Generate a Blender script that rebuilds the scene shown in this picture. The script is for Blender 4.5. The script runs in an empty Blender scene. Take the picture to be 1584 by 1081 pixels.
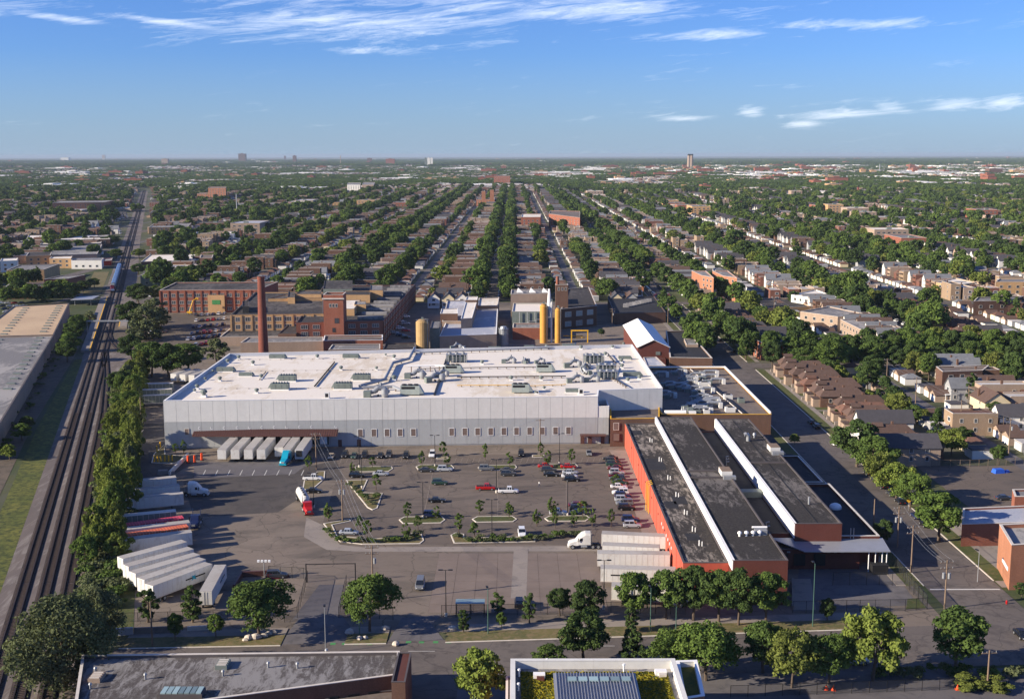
import bpy, math, random
import numpy as np
from mathutils import Vector, Matrix, noise as mnoise
random.seed(7)
rng = np.random.default_rng(7)
R = math.radians
sc = bpy.context.scene
COL = sc.collection

# ---------------------------------------------------------------- camera
CAM_H, FPX, IW, IH = 92.0, 1850.0, 1584.0, 1081.0
PITCH, YAW, ROLL = math.atan2(300.5, FPX), R(0.1), R(0.13)
cd = bpy.data.cameras.new('camera'); cam = bpy.data.objects.new('camera', cd); COL.objects.link(cam)
cd.sensor_width = 36.0; cd.lens = 36.0*FPX/IW; cd.clip_start = 1.0; cd.clip_end = 90000.0
_f = Vector((-math.sin(YAW)*math.cos(PITCH), math.cos(YAW)*math.cos(PITCH), -math.sin(PITCH)))
_r = Vector((math.cos(YAW), math.sin(YAW), 0)); _u = _r.cross(_f)
_r2 = _r*math.cos(ROLL) - _u*math.sin(ROLL); _u2 = _r2.cross(_f)
CM = Matrix((_r2, _u2, -_f)).transposed()
cam.matrix_world = Matrix.Translation((0, 0, CAM_H)) @ CM.to_4x4()
sc.camera = cam

def G(px, py, z=0.0):
    "photograph pixel -> the point of the horizontal plane z it shows"
    d = CM @ Vector(((px-IW/2)/FPX, -(py-IH/2)/FPX, -1.0))
    t = (z-CAM_H)/d.z
    return Vector((d.x*t, d.y*t, z))
def toz(px, pyb, pyt):
    "height of a vertical edge whose foot is at pyb on the ground and whose top is at pyt"
    b = G(px, pyb, 0)
    d = CM @ Vector(((px-IW/2)/FPX, -(pyt-IH/2)/FPX, -1.0))
    return CAM_H + d.z*(b.y/d.y)
def proj(p):
    v = CM.transposed() @ (Vector(p)-Vector((0, 0, CAM_H)))
    return (IW/2+FPX*v.x/-v.z, IH/2-FPX*v.y/-v.z)

# ---------------------------------------------------------------- light, sky, exposure
SUN_AZ, SUN_EL = R(17.0), R(21.0)          # shadows run towards +X, turned SUN_AZ away from the camera
sun_dir = Vector((-math.cos(SUN_AZ)*math.cos(SUN_EL), -math.sin(SUN_AZ)*math.cos(SUN_EL), math.sin(SUN_EL)))
sl = bpy.data.lights.new('sun', 'SUN'); so = bpy.data.objects.new('sun', sl); COL.objects.link(so)
sl.energy = 5.0; sl.angle = R(0.5); sl.color = (1.0, 0.88, 0.71)
so.rotation_euler = (-sun_dir).to_track_quat('-Z', 'Y').to_euler()
so.location = (-300, -100, 400)
sc.view_settings.view_transform = 'Standard'; sc.view_settings.look = 'None'
sc.view_settings.gamma = 1.0; sc.view_settings.use_curve_mapping = False
sc.view_settings.exposure = 0.97
cy = sc.cycles
cy.max_bounces = 5; cy.diffuse_bounces = 2; cy.glossy_bounces = 2; cy.transmission_bounces = 2
cy.transparent_max_bounces = 6; cy.volume_bounces = 0; cy.caustics_reflective = False; cy.caustics_refractive = False
cy.use_adaptive_sampling = True; cy.use_denoising = True
try: cy.denoiser = 'OPENIMAGEDENOISE'
except Exception: pass
cy.sample_clamp_indirect = 6.0

W = bpy.data.worlds.new('World'); sc.world = W; W.use_nodes = True
class NT:
    "small helper round a node tree"
    def __init__(s, tree): s.t = tree; s.n = tree.nodes; s.l = tree.links
    def add(s, typ, ins=None, **kw):
        nd = s.n.new(typ)
        for k, v in kw.items(): setattr(nd, k, v)
        for k, v in (ins or {}).items():
            if isinstance(v, bpy.types.NodeSocket): s.l.new(v, nd.inputs[k])
            else: nd.inputs[k].default_value = v
        return nd
    def math(s, op, a, b=0.0, c=None, clamp=False):
        nd = s.n.new('ShaderNodeMath'); nd.operation = op; nd.use_clamp = clamp
        for i, v in enumerate((a, b) if c is None else (a, b, c)):
            if isinstance(v, bpy.types.NodeSocket): s.l.new(v, nd.inputs[i])
            else: nd.inputs[i].default_value = v
        return nd.outputs[0]
    def vmath(s, op, a, b=(0, 0, 0)):
        nd = s.n.new('ShaderNodeVectorMath'); nd.operation = op
        for i, v in enumerate((a, b)):
            if isinstance(v, bpy.types.NodeSocket): s.l.new(v, nd.inputs[i])
            elif op == 'SCALE' and i == 1: nd.inputs['Scale'].default_value = v
            else: nd.inputs[i].default_value = v
        return nd.outputs[0]
    def noise(s, vec, scale, detail=3.0, rough=0.5, dim='3D', dist=0.0):
        nd = s.add('ShaderNodeTexNoise', {'Scale': scale, 'Detail': detail, 'Roughness': rough, 'Distortion': dist}, noise_dimensions=dim)
        if vec is not None: s.l.new(vec, nd.inputs['Vector'])
        return nd.outputs[0]
    def mix(s, fac, a, b, blend='MIX'):
        nd = s.n.new('ShaderNodeMix'); nd.data_type = 'RGBA'; nd.blend_type = blend
        for k, v in ((0, fac), (6, a), (7, b)):
            if isinstance(v, bpy.types.NodeSocket): s.l.new(v, nd.inputs[k])
            elif k == 0: nd.inputs[0].default_value = v
            else: nd.inputs[k].default_value = (v[0], v[1], v[2], 1.0)
        return nd.outputs[2]
    def ramp(s, fac, stops, interp='LINEAR'):
        nd = s.n.new('ShaderNodeValToRGB'); cr = nd.color_ramp; cr.interpolation = interp
        while len(cr.elements) < len(stops): cr.elements.new(0.5)
        for e, (p, c) in zip(cr.elements, stops):
            e.position = p; e.color = (c, c, c, 1) if isinstance(c, (int, float)) else (c[0], c[1], c[2], 1)
        s.l.new(fac, nd.inputs[0]); return nd.outputs[0]

w = NT(W.node_tree)
for nd in list(w.n): w.n.remove(nd)
sky = w.add('ShaderNodeTexSky', sky_type='NISHITA', sun_disc=False, sun_elevation=SUN_EL)
sky.sun_rotation = math.atan2(sun_dir.x, sun_dir.y)
sky.altitude = 200; sky.air_density = 1.0; sky.dust_density = 0.15; sky.ozone_density = 3.2
geo = w.add('ShaderNodeTexCoord'); sep = w.add('ShaderNodeSeparateXYZ', {0: geo.outputs['Generated']})
dx, dy, dz = sep.outputs
az = w.math('ARCTAN2', dx, dy)
hz = w.math('SQRT', w.math('ADD', w.math('MULTIPLY', dx, dx), w.math('MULTIPLY', dy, dy)))
el = w.math('ARCTAN2', dz, hz)
# cirrus: streaky noise laid out on azimuth and elevation, drawn where broad masks allow it
cv = w.add('ShaderNodeCombineXYZ', {0: w.math('ADD', w.math('MULTIPLY', az, 11.0), w.math('MULTIPLY', el, 30.0)), 1: w.math('SUBTRACT', w.math('MULTIPLY', el, 120.0), w.math('MULTIPLY', az, 16.0)), 2: 3.3}).outputs[0]
warp = w.add('ShaderNodeTexNoise', {'Vector': cv, 'Scale': 0.55, 'Detail': 3.0})
cvw = w.vmath('ADD', cv, w.vmath('SCALE', w.vmath('SUBTRACT', warp.outputs['Color'], (0.5, 0.5, 0.5)), 3.4))
cvw.node.inputs[1].default_value = (0, 0, 0)
n1 = w.noise(cvw, 0.95, 11.0, 0.70)
n2 = w.noise(cv, 0.35, 2.0, 0.5)
def blob(px, py, sx, sy, tilt=0.0):
    a0 = (px-795)/FPX; e0 = (240-py)/FPX
    u = w.math('SUBTRACT', az, a0); v = w.math('SUBTRACT', w.math('SUBTRACT', el, e0), w.math('MULTIPLY', u, tilt))
    q = w.math('ADD', w.math('POWER', w.math('ABSOLUTE', w.math('DIVIDE', u, sx/FPX)), 2.0), w.math('POWER', w.math('ABSOLUTE', w.math('DIVIDE', v, sy/FPX)), 2.0))
    return w.math('EXPONENT', w.math('MULTIPLY', q, -1.0))
CL = [(40, 24, 110, 22, .26), (150, 2, 70, 12, .2), (560, 46, 210, 20, .02), (600, 8, 210, 16, .0), (840, 24, 210, 17, -.02), (560, 86, 60, 5, 0), (1330, 8, 230, 8, .0),
      (1110, 66, 80, 8, 0), (1300, 55, 110, 7, 0), (290, 50, 70, 5, -.1), (1270, 181, 62, 6, .03), (1348, 173, 20, 6, 0), (1440, 170, 32, 8, 0), (1505, 168, 30, 7, 0), (1565, 170, 30, 8, 0), (1152, 178, 16, 7, 0), (1225, 196, 24, 5, 0), (1050, 186, 36, 4, 0), (150, 50, 60, 4, -.1)]
m = None
for c in CL:
    b = blob(*c); m = b if m is None else w.math('MAXIMUM', m, b)
wide = w.math('MULTIPLY', w.ramp(n2, [(0.5, 0.0), (0.68, 1.0)]), w.ramp(w.math('MULTIPLY', el, 2.0), [(0.34, 0.0), (0.5, 0.62)]))
m = w.math('MAXIMUM', m, wide)
cloud = w.math('POWER', w.math('MULTIPLY', w.math('SUBTRACT', w.math('ADD', n1, w.math('MULTIPLY', w.math('POWER', m, 0.55), 0.30)), 0.60), 2.5, clamp=True), 1.25)
skycol = w.mix(1.0, sky.outputs[0], (0.50, 0.75, 1.36), 'MULTIPLY')
hzmask = w.ramp(el, [(0.0, 1.0), (0.03, 0.5), (0.08, 0.0)])
skycol2 = w.mix(w.math('MULTIPLY', hzmask, 0.8), skycol, (3.1, 4.2, 5.6))
final = w.mix(w.math('MULTIPLY', cloud, 0.72), skycol2, (11.5, 12.1, 13.0))
bg = w.add('ShaderNodeBackground', {'Color': final, 'Strength': 0.06})
out = w.add('ShaderNodeOutputWorld', {'Surface': bg.outputs[0]})

# ---------------------------------------------------------------- names, labels, meshes
OFF = {}
def tag(o, label=None, cat=None, group=None, kind=None):
    if label: o['label'] = label
    if cat: o['category'] = cat
    if group: o['group'] = group
    if kind: o['kind'] = kind
    return o
def thing(name, label, cat, loc=(0, 0, 0), group=None):
    o = bpy.data.objects.new(name, None); COL.objects.link(o); o.location = loc; o.empty_display_size = 0.5
    OFF[o.name] = Vector(loc)
    return tag(o, label, cat, group)
def link_mesh(name, me, mats, parent=None):
    o = bpy.data.objects.new(name, me); COL.objects.link(o)
    for mt in (mats if isinstance(mats, (list, tuple)) else [mats]):
        if len(me.materials) < (len(mats) if isinstance(mats, (list, tuple)) else 1): me.materials.append(mt)
    if parent is not None: o.parent = parent
    OFF[o.name] = OFF.get(parent.name, Vector()) if parent is not None else Vector()
    return o
class MB:
    def __init__(s): s.v = []; s.f = []; s.m = []; s.mi = 0
    def mat(s, i): s.mi = i; return s
    def face(s, pts):
        b = len(s.v); s.v += [tuple(p) for p in pts]; s.f.append(tuple(range(b, b+len(pts)))); s.m.append(s.mi); return s
    def faces(s, verts, faces):
        b = len(s.v); s.v += [tuple(p) for p in verts]
        for f in faces: s.f.append(tuple(b+i for i in f)); s.m.append(s.mi)
        return s
    def box(s, x0, y0, z0, x1, y1, z1):
        return s.faces([(x0, y0, z0), (x1, y0, z0), (x1, y1, z0), (x0, y1, z0), (x0, y0, z1), (x1, y0, z1), (x1, y1, z1), (x0, y1, z1)],
                       [(0, 3, 2, 1), (4, 5, 6, 7), (0, 1, 5, 4), (1, 2, 6, 5), (2, 3, 7, 6), (3, 0, 4, 7)])
    def cbox(s, cx, cy_, z0, sx, sy, sz, rz=0.0, tap=1.0):
        c, q = math.cos(rz), math.sin(rz); vs = []
        for z, k in ((z0, 1.0), (z0+sz, tap)):
            for a, b in ((-1, -1), (1, -1), (1, 1), (-1, 1)):
                x, y = a*sx/2*k, b*sy/2*k
                vs.append((cx+x*c-y*q, cy_+x*q+y*c, z))
        return s.faces(vs, [(0, 3, 2, 1), (4, 5, 6, 7), (0, 1, 5, 4), (1, 2, 6, 5), (2, 3, 7, 6), (3, 0, 4, 7)])
    def prism(s, poly, z0, z1, bottom=False):
        n = len(poly); vs = [(p[0], p[1], z0) for p in poly]+[(p[0], p[1], z1) for p in poly]
        fs = [(i, (i+1) % n, n+(i+1) % n, n+i) for i in range(n)]+[tuple(range(n, 2*n))]
        if bottom: fs.append(tuple(range(n-1, -1, -1)))
        return s.faces(vs, fs)
    def tube(s, a, b, r0, r1=None, n=8, caps=True):
        a = Vector(a); b = Vector(b); r1 = r0 if r1 is None else r1
        d = (b-a)
        if d.length < 1e-6: return s
        d.normalize(); up = Vector((0, 0, 1)) if abs(d.z) < 0.9 else Vector((1, 0, 0))
        e1 = d.cross(up).normalized(); e2 = e1.cross(d)
        vs = []
        for p, r in ((a, r0), (b, r1)):
            for i in range(n):
                t = 2*math.pi*i/n; vs.append(p+(e1*math.cos(t)+e2*math.sin(t))*r)
        fs = [(i, n+i, n+(i+1) % n, (i+1) % n) for i in range(n)]
        if caps: fs += [tuple(range(n)), tuple(range(2*n-1, n-1, -1))]
        return s.faces(vs, fs)
    def path(s, pts, r, n=6):
        for a, b in zip(pts[:-1], pts[1:]): s.tube(a, b, r, r, n)
        return s
    def lathe(s, cx, cy_, prof, n=16):
        "prof = [(r, z), ...] from bottom to top"
        b = len(s.v)
        for r, z in prof:
            for i in range(n):
                t = 2*math.pi*i/n; s.v.append((cx+r*math.cos(t), cy_+r*math.sin(t), z))
        for k in range(len(prof)-1):
            for i in range(n):
                j = (i+1) % n; s.f.append((b+k*n+i, b+k*n+j, b+(k+1)*n+j, b+(k+1)*n+i)); s.m.append(s.mi)
        s.f.append(tuple(b+(len(prof)-1)*n+i for i in range(n))); s.m.append(s.mi)
        return s
    def build(s, name, mats, parent=None, smooth=False):
        off = OFF.get(parent.name, Vector()) if parent is not None else Vector()
        me = bpy.data.meshes.new(name)
        me.from_pydata([(x-off.x, y-off.y, z-off.z) for x, y, z in s.v], [], s.f)
        mats = mats if isinstance(mats, (list, tuple)) else [mats]
        for mt in mats: me.materials.append(mt)
        if len(mats) > 1: me.polygons.foreach_set('material_index', s.m)
        if smooth: me.polygons.foreach_set('use_smooth', [True]*len(me.polygons))
        me.update()
        return link_mesh(name, me, mats, parent)
def struct(name, mb, mat):
    o = mb.build(name, mat); o['kind'] = 'structure'; return o
def sheet(name, pts, z, mat, label=None):
    o = struct(name, MB().face([(p[0], p[1], z) for p in pts]), mat)
    if label: o['label'] = label
    return o
def kids(o): return [c for c in o.children]
def copy_tree(o, loc=None, rz=None, label=None, group=None, parent=None, recolor=None, scale=None):
    c = o.copy(); COL.objects.link(c); c.parent = parent
    if loc is not None: c.location = loc
    if rz is not None: c.rotation_euler = (0, 0, rz)
    if scale is not None: c.scale = scale if isinstance(scale, (tuple, list)) else (scale,)*3
    if label: c['label'] = label
    if group: c['group'] = group
    if recolor and o.type == 'MESH':
        for i, sl_ in enumerate(c.material_slots):
            if sl_.material and sl_.material.name in recolor:
                nm = recolor[sl_.material.name]; sl_.link = 'OBJECT'; sl_.material = nm
    for ch in o.children: copy_tree(ch, parent=c, recolor=recolor)
    return c
class Once:
    "the first placement moves the prototype itself, every later one is a copy"
    def __init__(s, maker): s.mk = maker; s.proto = None; s.used = False
    def place(s, loc, rz, label, group=None, recolor=None, scale=None):
        if s.proto is None: s.proto = s.mk()
        o = copy_tree(s.proto, loc, rz, label, group, None, recolor, scale)
        return o
    def drop(s):
        if s.proto is None: return
        def rm(o):
            for c in list(o.children): rm(c)
            bpy.data.objects.remove(o)
        rm(s.proto)
def inset(poly, t):
    n = len(poly); res = []
    A = sum(poly[i][0]*poly[(i+1) % n][1]-poly[(i+1) % n][0]*poly[i][1] for i in range(n))
    sg = 1 if A > 0 else -1
    for i in range(n):
        p0, p1, p2 = Vector(poly[i-1][:2]), Vector(poly[i][:2]), Vector(poly[(i+1) % n][:2])
        d1 = (p1-p0).normalized(); d2 = (p2-p1).normalized()
        n1_ = Vector((-d1.y, d1.x))*sg; n2_ = Vector((-d2.y, d2.x))*sg
        k = max(0.25, 1+n1_.dot(n2_)); res.append(p1+(n1_+n2_)/k*t)
    return res
def ccw(poly):
    n = len(poly)
    A = sum(poly[i][0]*poly[(i+1) % n][1]-poly[(i+1) % n][0]*poly[i][1] for i in range(n))
    return list(poly) if A > 0 else list(poly)[::-1]
# ---------------------------------------------------------------- materials
MATS = {}
def newmat(name):
    mt = bpy.data.materials.new(name); mt.use_nodes = True
    t = NT(mt.node_tree)
    for nd in list(t.n): t.n.remove(nd)
    MATS[name] = mt; return mt, t
def finish(t, col, rough=0.8, metal=0.0, spec=0.3, bump=None, bstr=0.3, bdist=0.05):
    p = t.add('ShaderNodeBsdfPrincipled', {'Roughness': rough, 'Metallic': metal})
    p.inputs['Specular IOR Level'].default_value = spec
    if isinstance(col, bpy.types.NodeSocket): t.l.new(col, p.inputs['Base Color'])
    else: p.inputs['Base Color'].default_value = (*col, 1)
    if bump is not None:
        b = t.add('ShaderNodeBump', {'Strength': bstr, 'Distance': bdist, 'Height': bump}); t.l.new(b.outputs[0], p.inputs['Normal'])
    t.add('ShaderNodeOutputMaterial', {'Surface': p.outputs[0]}); return p
def wpos(t): return t.add('ShaderNodeNewGeometry').outputs['Position']
def opos(t): return t.add('ShaderNodeTexCoord').outputs['Object']
def rgb(r, g, b):
    f = lambda c: ((c/255+0.055)/1.055)**2.4 if c/255 > 0.04045 else c/255/12.92
    return (f(r), f(g), f(b))
def mul(c, k): return tuple(min(1, x*k) for x in c)
def plain(name, c, rough=0.75, metal=0.0, var=0.12, scale=0.6, spec=0.3, obj=False, rand=0.0):
    "one colour, slightly mottled and weathered"
    mt, t = newmat(name)
    pos = opos(t) if obj else wpos(t)
    n = t.noise(pos, scale, 5.0, 0.65)
    col = t.mix(t.ramp(n, [(0.3, 0.0), (0.7, 1.0)]), mul(c, 1-var), mul(c, 1+var))
    if rand:
        rd = t.add('ShaderNodeObjectInfo').outputs['Random']
        k = t.math('ADD', t.math('MULTIPLY', rd, 2*rand), 1-rand)
        cm = t.add('ShaderNodeCombineXYZ', {0: k, 1: k, 2: k}).outputs[0]
        col = t.mix(1.0, col, cm, 'MULTIPLY')
    finish(t, col, rough, metal, spec); return mt
def stretch(t, pos, s, rz=0.0):
    return t.add('ShaderNodeMapping', {'Vector': pos, 'Scale': s, 'Rotation': (0, 0, rz)}).outputs[0]
def stained(name, c1, c2, c3, s1=0.05, s2=0.5, rough=0.9, streak=(1, 1, 1), fine=3.0, patch=0.5, spec=0.2, crack=0):
    "weathered surface: broad patches, middle streaks and a fine grain"
    mt, t = newmat(name); pos = wpos(t); ps = stretch(t, pos, streak)
    a = t.ramp(t.noise(ps, s1, 4, 0.6), [(0.38, 0), (0.62, 1)])
    b = t.ramp(t.noise(ps, s2, 7, 0.68, dist=0.6), [(patch-0.05, 0), (patch+0.13, 1)])
    g = t.noise(pos, fine, 3, 0.7)
    col = t.mix(a, c1, c2); col = t.mix(b, col, c3)
    col = t.mix(t.math('MULTIPLY', g, 0.35), col, mul(c1, 0.45))
    if crack:
        wv = t.add('ShaderNodeTexNoise', {'Vector': pos, 'Scale': 0.15, 'Detail': 5.0}).outputs['Color']; pw = t.vmath('ADD', pos, t.vmath('SCALE', wv, 7.0))
        e = t.add('ShaderNodeTexVoronoi', {'Vector': pw, 'Scale': 0.085}, feature='DISTANCE_TO_EDGE').outputs[0]
        pt = t.add('ShaderNodeTexVoronoi', {'Vector': stretch(t, pos, (0.6, 1, 1)), 'Scale': 0.05}, distance='CHEBYCHEV').outputs['Color']
        col = t.mix(t.math('MULTIPLY', t.add('ShaderNodeSeparateXYZ', {0: pt}).outputs[0], 0.22), col, mul(c3, 0.8))
        col = t.mix(t.math('MULTIPLY', t.math('LESS_THAN', e, 0.010), 0.55*crack), col, mul(c3, 0.5))
        sp_ = t.noise(pos, 0.35, 4, 0.6); col = t.mix(t.ramp(sp_, [(0.64, 0), (0.72, 0.6)]), col, mul(c3, 0.55))
    finish(t, col, rough, 0, spec, bump=g, bstr=0.25, bdist=0.03); return mt
def wornroof(name, dark, mid, light, s=0.35, k=0.5, rz=0.5):
    "tar roof with flaking pale coat: wispy, strongly warped streaks"
    mt, t = newmat(name); pos = wpos(t)
    wv = t.add('ShaderNodeTexNoise', {'Vector': pos, 'Scale': 0.22, 'Detail': 4.0}).outputs['Color']
    p2 = t.vmath('ADD', stretch(t, pos, (1.6, 0.42, 1), rz), t.vmath('SCALE', wv, 3.0))
    a = t.noise(p2, s, 10, 0.74, dist=0.3); b = t.noise(pos, 0.03, 3, 0.5); g = t.noise(pos, 2.2, 4, 0.75)
    f = t.ramp(t.math('ADD', a, t.math('MULTIPLY', t.math('SUBTRACT', b, 0.5), 0.9)), [(k-.03, 0), (k+.09, 1)])
    col = t.mix(t.ramp(g, [(.3, 0), (.7, 1)]), dark, mid); col = t.mix(t.math('MULTIPLY', f, 0.85), col, light)
    finish(t, col, 0.95, 0, 0.15, bump=g, bstr=0.3, bdist=0.04); return mt
def brick(name, c1, c2, mortar, scale=1.0, dirt=0.25, face='xz'):
    mt, t = newmat(name); pos = wpos(t)
    sp = t.add('ShaderNodeSeparateXYZ', {0: pos})
    u = t.math('ADD', sp.outputs[0], sp.outputs[1])
    v = t.add('ShaderNodeCombineXYZ', {0: u, 1: sp.outputs[2], 2: 0.0}).outputs[0]
    bk = t.add('ShaderNodeTexBrick', {'Vector': v, 'Scale': 1.0, 'Mortar Size': 0.012, 'Brick Width': 0.3*scale, 'Row Height': 0.1*scale, 'Color1': (*c1, 1), 'Color2': (*c2, 1), 'Mortar': (*mortar, 1)})
    n = t.noise(stretch(t, pos, (1, 1, 0.35)), 0.35, 6, 0.65)
    col = t.mix(t.math('MULTIPLY', t.ramp(n, [(0.35, 0), (0.7, 1)]), dirt*2), bk.outputs[0], mul(c1, 0.5))
    finish(t, col, 0.9, 0, 0.2); return mt

M = {}
M['asphalt'] = stained('asphalt_worn', rgb(108, 97, 88), rgb(118, 107, 97), rgb(92, 84, 78), 0.02, 0.12, streak=(0.5, 1, 1), patch=0.52, fine=1.5, crack=1)
M['asphalt_yard'] = stained('asphalt_yard', rgb(122, 110, 99), rgb(134, 122, 110), rgb(98, 90, 82), 0.018, 0.09, streak=(0.6, 1.2, 1), patch=0.52, fine=1.2, crack=1)
M['asphalt_dark'] = stained('asphalt_dark', rgb(82, 77, 74), rgb(92, 86, 82), rgb(70, 66, 65), 0.03, 0.2, patch=0.52, fine=1.5, crack=.6)
M['street'] = stained('street_asphalt', rgb(102, 94, 89), rgb(112, 104, 98), rgb(86, 80, 77), 0.03, 0.25, patch=0.53, fine=1.5, crack=.8)
M['concrete'] = stained('concrete_paving', rgb(150, 140, 130), rgb(136, 127, 120), rgb(116, 109, 104), 0.04, 0.3, patch=0.56)
M['concrete_dk'] = stained('concrete_slab', rgb(108, 104, 104), rgb(98, 94, 96), rgb(84, 81, 84), 0.04, 0.3, patch=0.54)
M['kerb'] = plain('kerb_concrete', rgb(205, 196, 182), 0.85, var=0.12, scale=0.8)
M['ballast'] = stained('ballast', rgb(118, 107, 100), rgb(98, 90, 86), rgb(146, 138, 130), 0.06, 0.5, streak=(1, 0.18, 1), patch=0.55, fine=2.2)
M['bed_dark'] = stained('track_bed', rgb(70, 60, 56), rgb(88, 76, 70), rgb(54, 48, 47), 0.1, 0.8, streak=(1, 0.3, 1), patch=0.52, fine=2.2)
M['dirt'] = stained('dirt', rgb(112, 100, 86), rgb(96, 86, 76), rgb(80, 74, 64), 0.04, 0.4, patch=0.5)
M['grass'] = stained('grass_turf', rgb(70, 80, 44), rgb(88, 92, 50), rgb(106, 96, 66), 0.12, 0.8, patch=0.54, fine=3.0)
M['grass_wild'] = stained('grass_wild', rgb(92, 98, 46), rgb(116, 114, 54), rgb(58, 66, 36), 0.09, 0.6, patch=0.47, fine=1.4)
M['grass_dry'] = stained('grass_dry', rgb(112, 104, 66), rgb(86, 88, 54), rgb(130, 112, 84), 0.12, 0.8, patch=0.5)
M['roof_white'] = wornroof('roof_membrane_white', rgb(214, 206, 194), rgb(222, 214, 203), rgb(200, 187, 168), 0.16, 0.57, 1.5)
M['roof_tan'] = stained('roof_tan', rgb(196, 170, 138), rgb(186, 160, 130), rgb(170, 146, 120), 0.03, 0.2, patch=0.62, fine=0.8)
M['roof_gray'] = wornroof('roof_gray', rgb(104, 102, 102), rgb(128, 126, 126), rgb(156, 152, 148), 0.3, 0.52)
M['roof_dark'] = wornroof('roof_tar', rgb(52, 49, 49), rgb(74, 70, 68), rgb(96, 91, 87), 0.3, 0.54)
M['roof_black'] = stained('roof_tar_black', rgb(46, 46, 50), rgb(56, 55, 58), rgb(38, 38, 42), 0.06, 0.4, patch=0.55, fine=1.0)
M['roof_worn'] = wornroof('roof_worn_tar', rgb(36, 33, 33), rgb(74, 69, 65), rgb(150, 140, 130), 0.55, 0.5)
M['roof_worn2'] = wornroof('roof_worn_strip', rgb(38, 36, 35), rgb(70, 66, 63), rgb(116, 110, 105), 0.5, 0.5)
M['roof_patchy'] = wornroof('roof_silver_worn', rgb(66, 60, 58), rgb(96, 92, 90), rgb(136, 133, 131), 0.5, 0.5, 1.3)
M['roof_brown'] = stained('roof_brown_gravel', rgb(112, 102, 96), rgb(128, 116, 106), rgb(90, 82, 78), 0.04, 0.4, patch=0.55, fine=1.0)
M['roof_blue'] = wornroof('roof_bluish', rgb(146, 150, 162), rgb(168, 170, 178), rgb(190, 188, 190), 0.2, 0.52)
M['roof_green'] = stained('sedum', rgb(96, 98, 44), rgb(112, 104, 40), rgb(70, 84, 40), 0.2, 0.9, patch=0.5, fine=3.0)
M['metal_roof'] = plain('metal_roof_grey', rgb(150, 152, 158), 0.45, 0.3, 0.06, 0.5)
M['white_wall'] = plain('white_wall', rgb(222, 218, 208), 0.7, var=0.05, scale=0.2)
M['panel_light'] = stained('panel_light_grey', rgb(220, 218, 212), rgb(214, 212, 206), rgb(204, 201, 194), 0.1, 0.5, 0.7, streak=(2.2, 1, .12), patch=0.62, fine=.6)
M['panel_grey'] = stained('panel_mid_grey', rgb(175, 177, 176), rgb(170, 172, 171), rgb(160, 161, 159), 0.1, 0.5, 0.7, streak=(2.2, 1, .12), patch=0.6, fine=.6)
M['panel_navy'] = plain('panel_dark_side', rgb(196, 198, 202), 0.6, var=0.04, scale=0.25)
M['joint'] = plain('panel_joint', rgb(150, 152, 153), 0.8, var=0.05)
M['grey_metal'] = plain('grey_metal', rgb(112, 120, 114), 0.6, 0.1, 0.14, 1.0)
M['steel'] = plain('galvanised_steel', rgb(150, 152, 154), 0.45, 0.35, 0.15, 2.0)
M['unit_grey'] = plain('unit_pale_green', rgb(158, 166, 158), 0.6, 0.1, 0.1, 1.5)
M['dark_metal'] = plain('dark_metal', rgb(42, 42, 44), 0.5, 0.3, 0.1, 2.0)
M['black'] = plain('black_rubber', rgb(28, 28, 30), 0.8, 0, 0.1, 2.0)
M['brown_metal'] = plain('brown_metal', rgb(92, 62, 56), 0.5, 0.1, 0.08, 1.0)
M['boarded'] = plain('boarded_brown', rgb(112, 96, 88), 0.8, 0, 0.1, 2.0, rand=0.06)
M['orange_wall'] = stained('orange_paint', rgb(198, 98, 78), rgb(184, 86, 68), rgb(160, 82, 68), 0.06, 0.35, streak=(1, 1, .3), patch=0.55, fine=1.2)
M['red_brick'] = brick('brick_red', rgb(162, 98, 76), rgb(138, 82, 64), rgb(126, 94, 82))
M['red_paint'] = brick('brick_painted_red', rgb(108, 62, 54), rgb(96, 55, 48), rgb(90, 56, 50))
M['oil_stone'] = stained('oil_dark_stone', rgb(52, 45, 42), rgb(44, 38, 36), rgb(66, 57, 52), 0.2, 1.0, fine=2.0)
M['orange_brick'] = brick('brick_orange', rgb(184, 124, 92), rgb(164, 108, 80), rgb(150, 114, 96))
M['tan_brick'] = brick('brick_tan', rgb(204, 164, 116), rgb(184, 146, 102), rgb(160, 134, 108))
M['brown_brick'] = brick('brick_brown', rgb(118, 88, 72), rgb(100, 74, 62), rgb(94, 78, 70))
M['pale_brick'] = brick('brick_pale', rgb(178, 156, 136), rgb(160, 138, 120), rgb(140, 124, 112))
M['chimney_brick'] = brick('brick_chimney', rgb(138, 80, 66), rgb(120, 70, 58), rgb(112, 78, 70), 2.0)
M['coping'] = plain('coping_stone', rgb(196, 188, 178), 0.8, var=0.1)
M['coping_dk'] = plain('coping_dark', rgb(84, 78, 78), 0.8, var=0.1)
M['coping_white'] = plain('coping_white', rgb(232, 230, 226), 0.6, var=0.03)
M['yellow'] = plain('yellow_paint', rgb(220, 168, 40), 0.6, var=0.08)
M['silo_yellow'] = plain('silo_ochre', rgb(196, 142, 62), 0.7, var=0.12, scale=0.3)
M['silo_tan'] = plain('silo_tan', rgb(168, 138, 92), 0.7, var=0.1)
M['white_paint'] = plain('white_paint', rgb(226, 226, 224), 0.5, var=0.04)
M['trailer_white'] = stained('trailer_white', rgb(218, 216, 210), rgb(206, 203, 196), rgb(176, 168, 156), 0.15, 0.7, 0.5, streak=(1, 1, .5), patch=0.6, fine=1.5)
M['trailer_roof'] = stained('trailer_roof', rgb(176, 172, 166), rgb(160, 154, 148), rgb(138, 128, 118), 0.1, 0.6, patch=0.6, fine=2.0)
M['line_paint'] = plain('line_paint_faded', rgb(132, 120, 108), 0.9, var=0.1, scale=2.0)
M['white_line'] = plain('line_paint_white', rgb(190, 188, 182), 0.9, var=0.1, scale=2.0)
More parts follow.
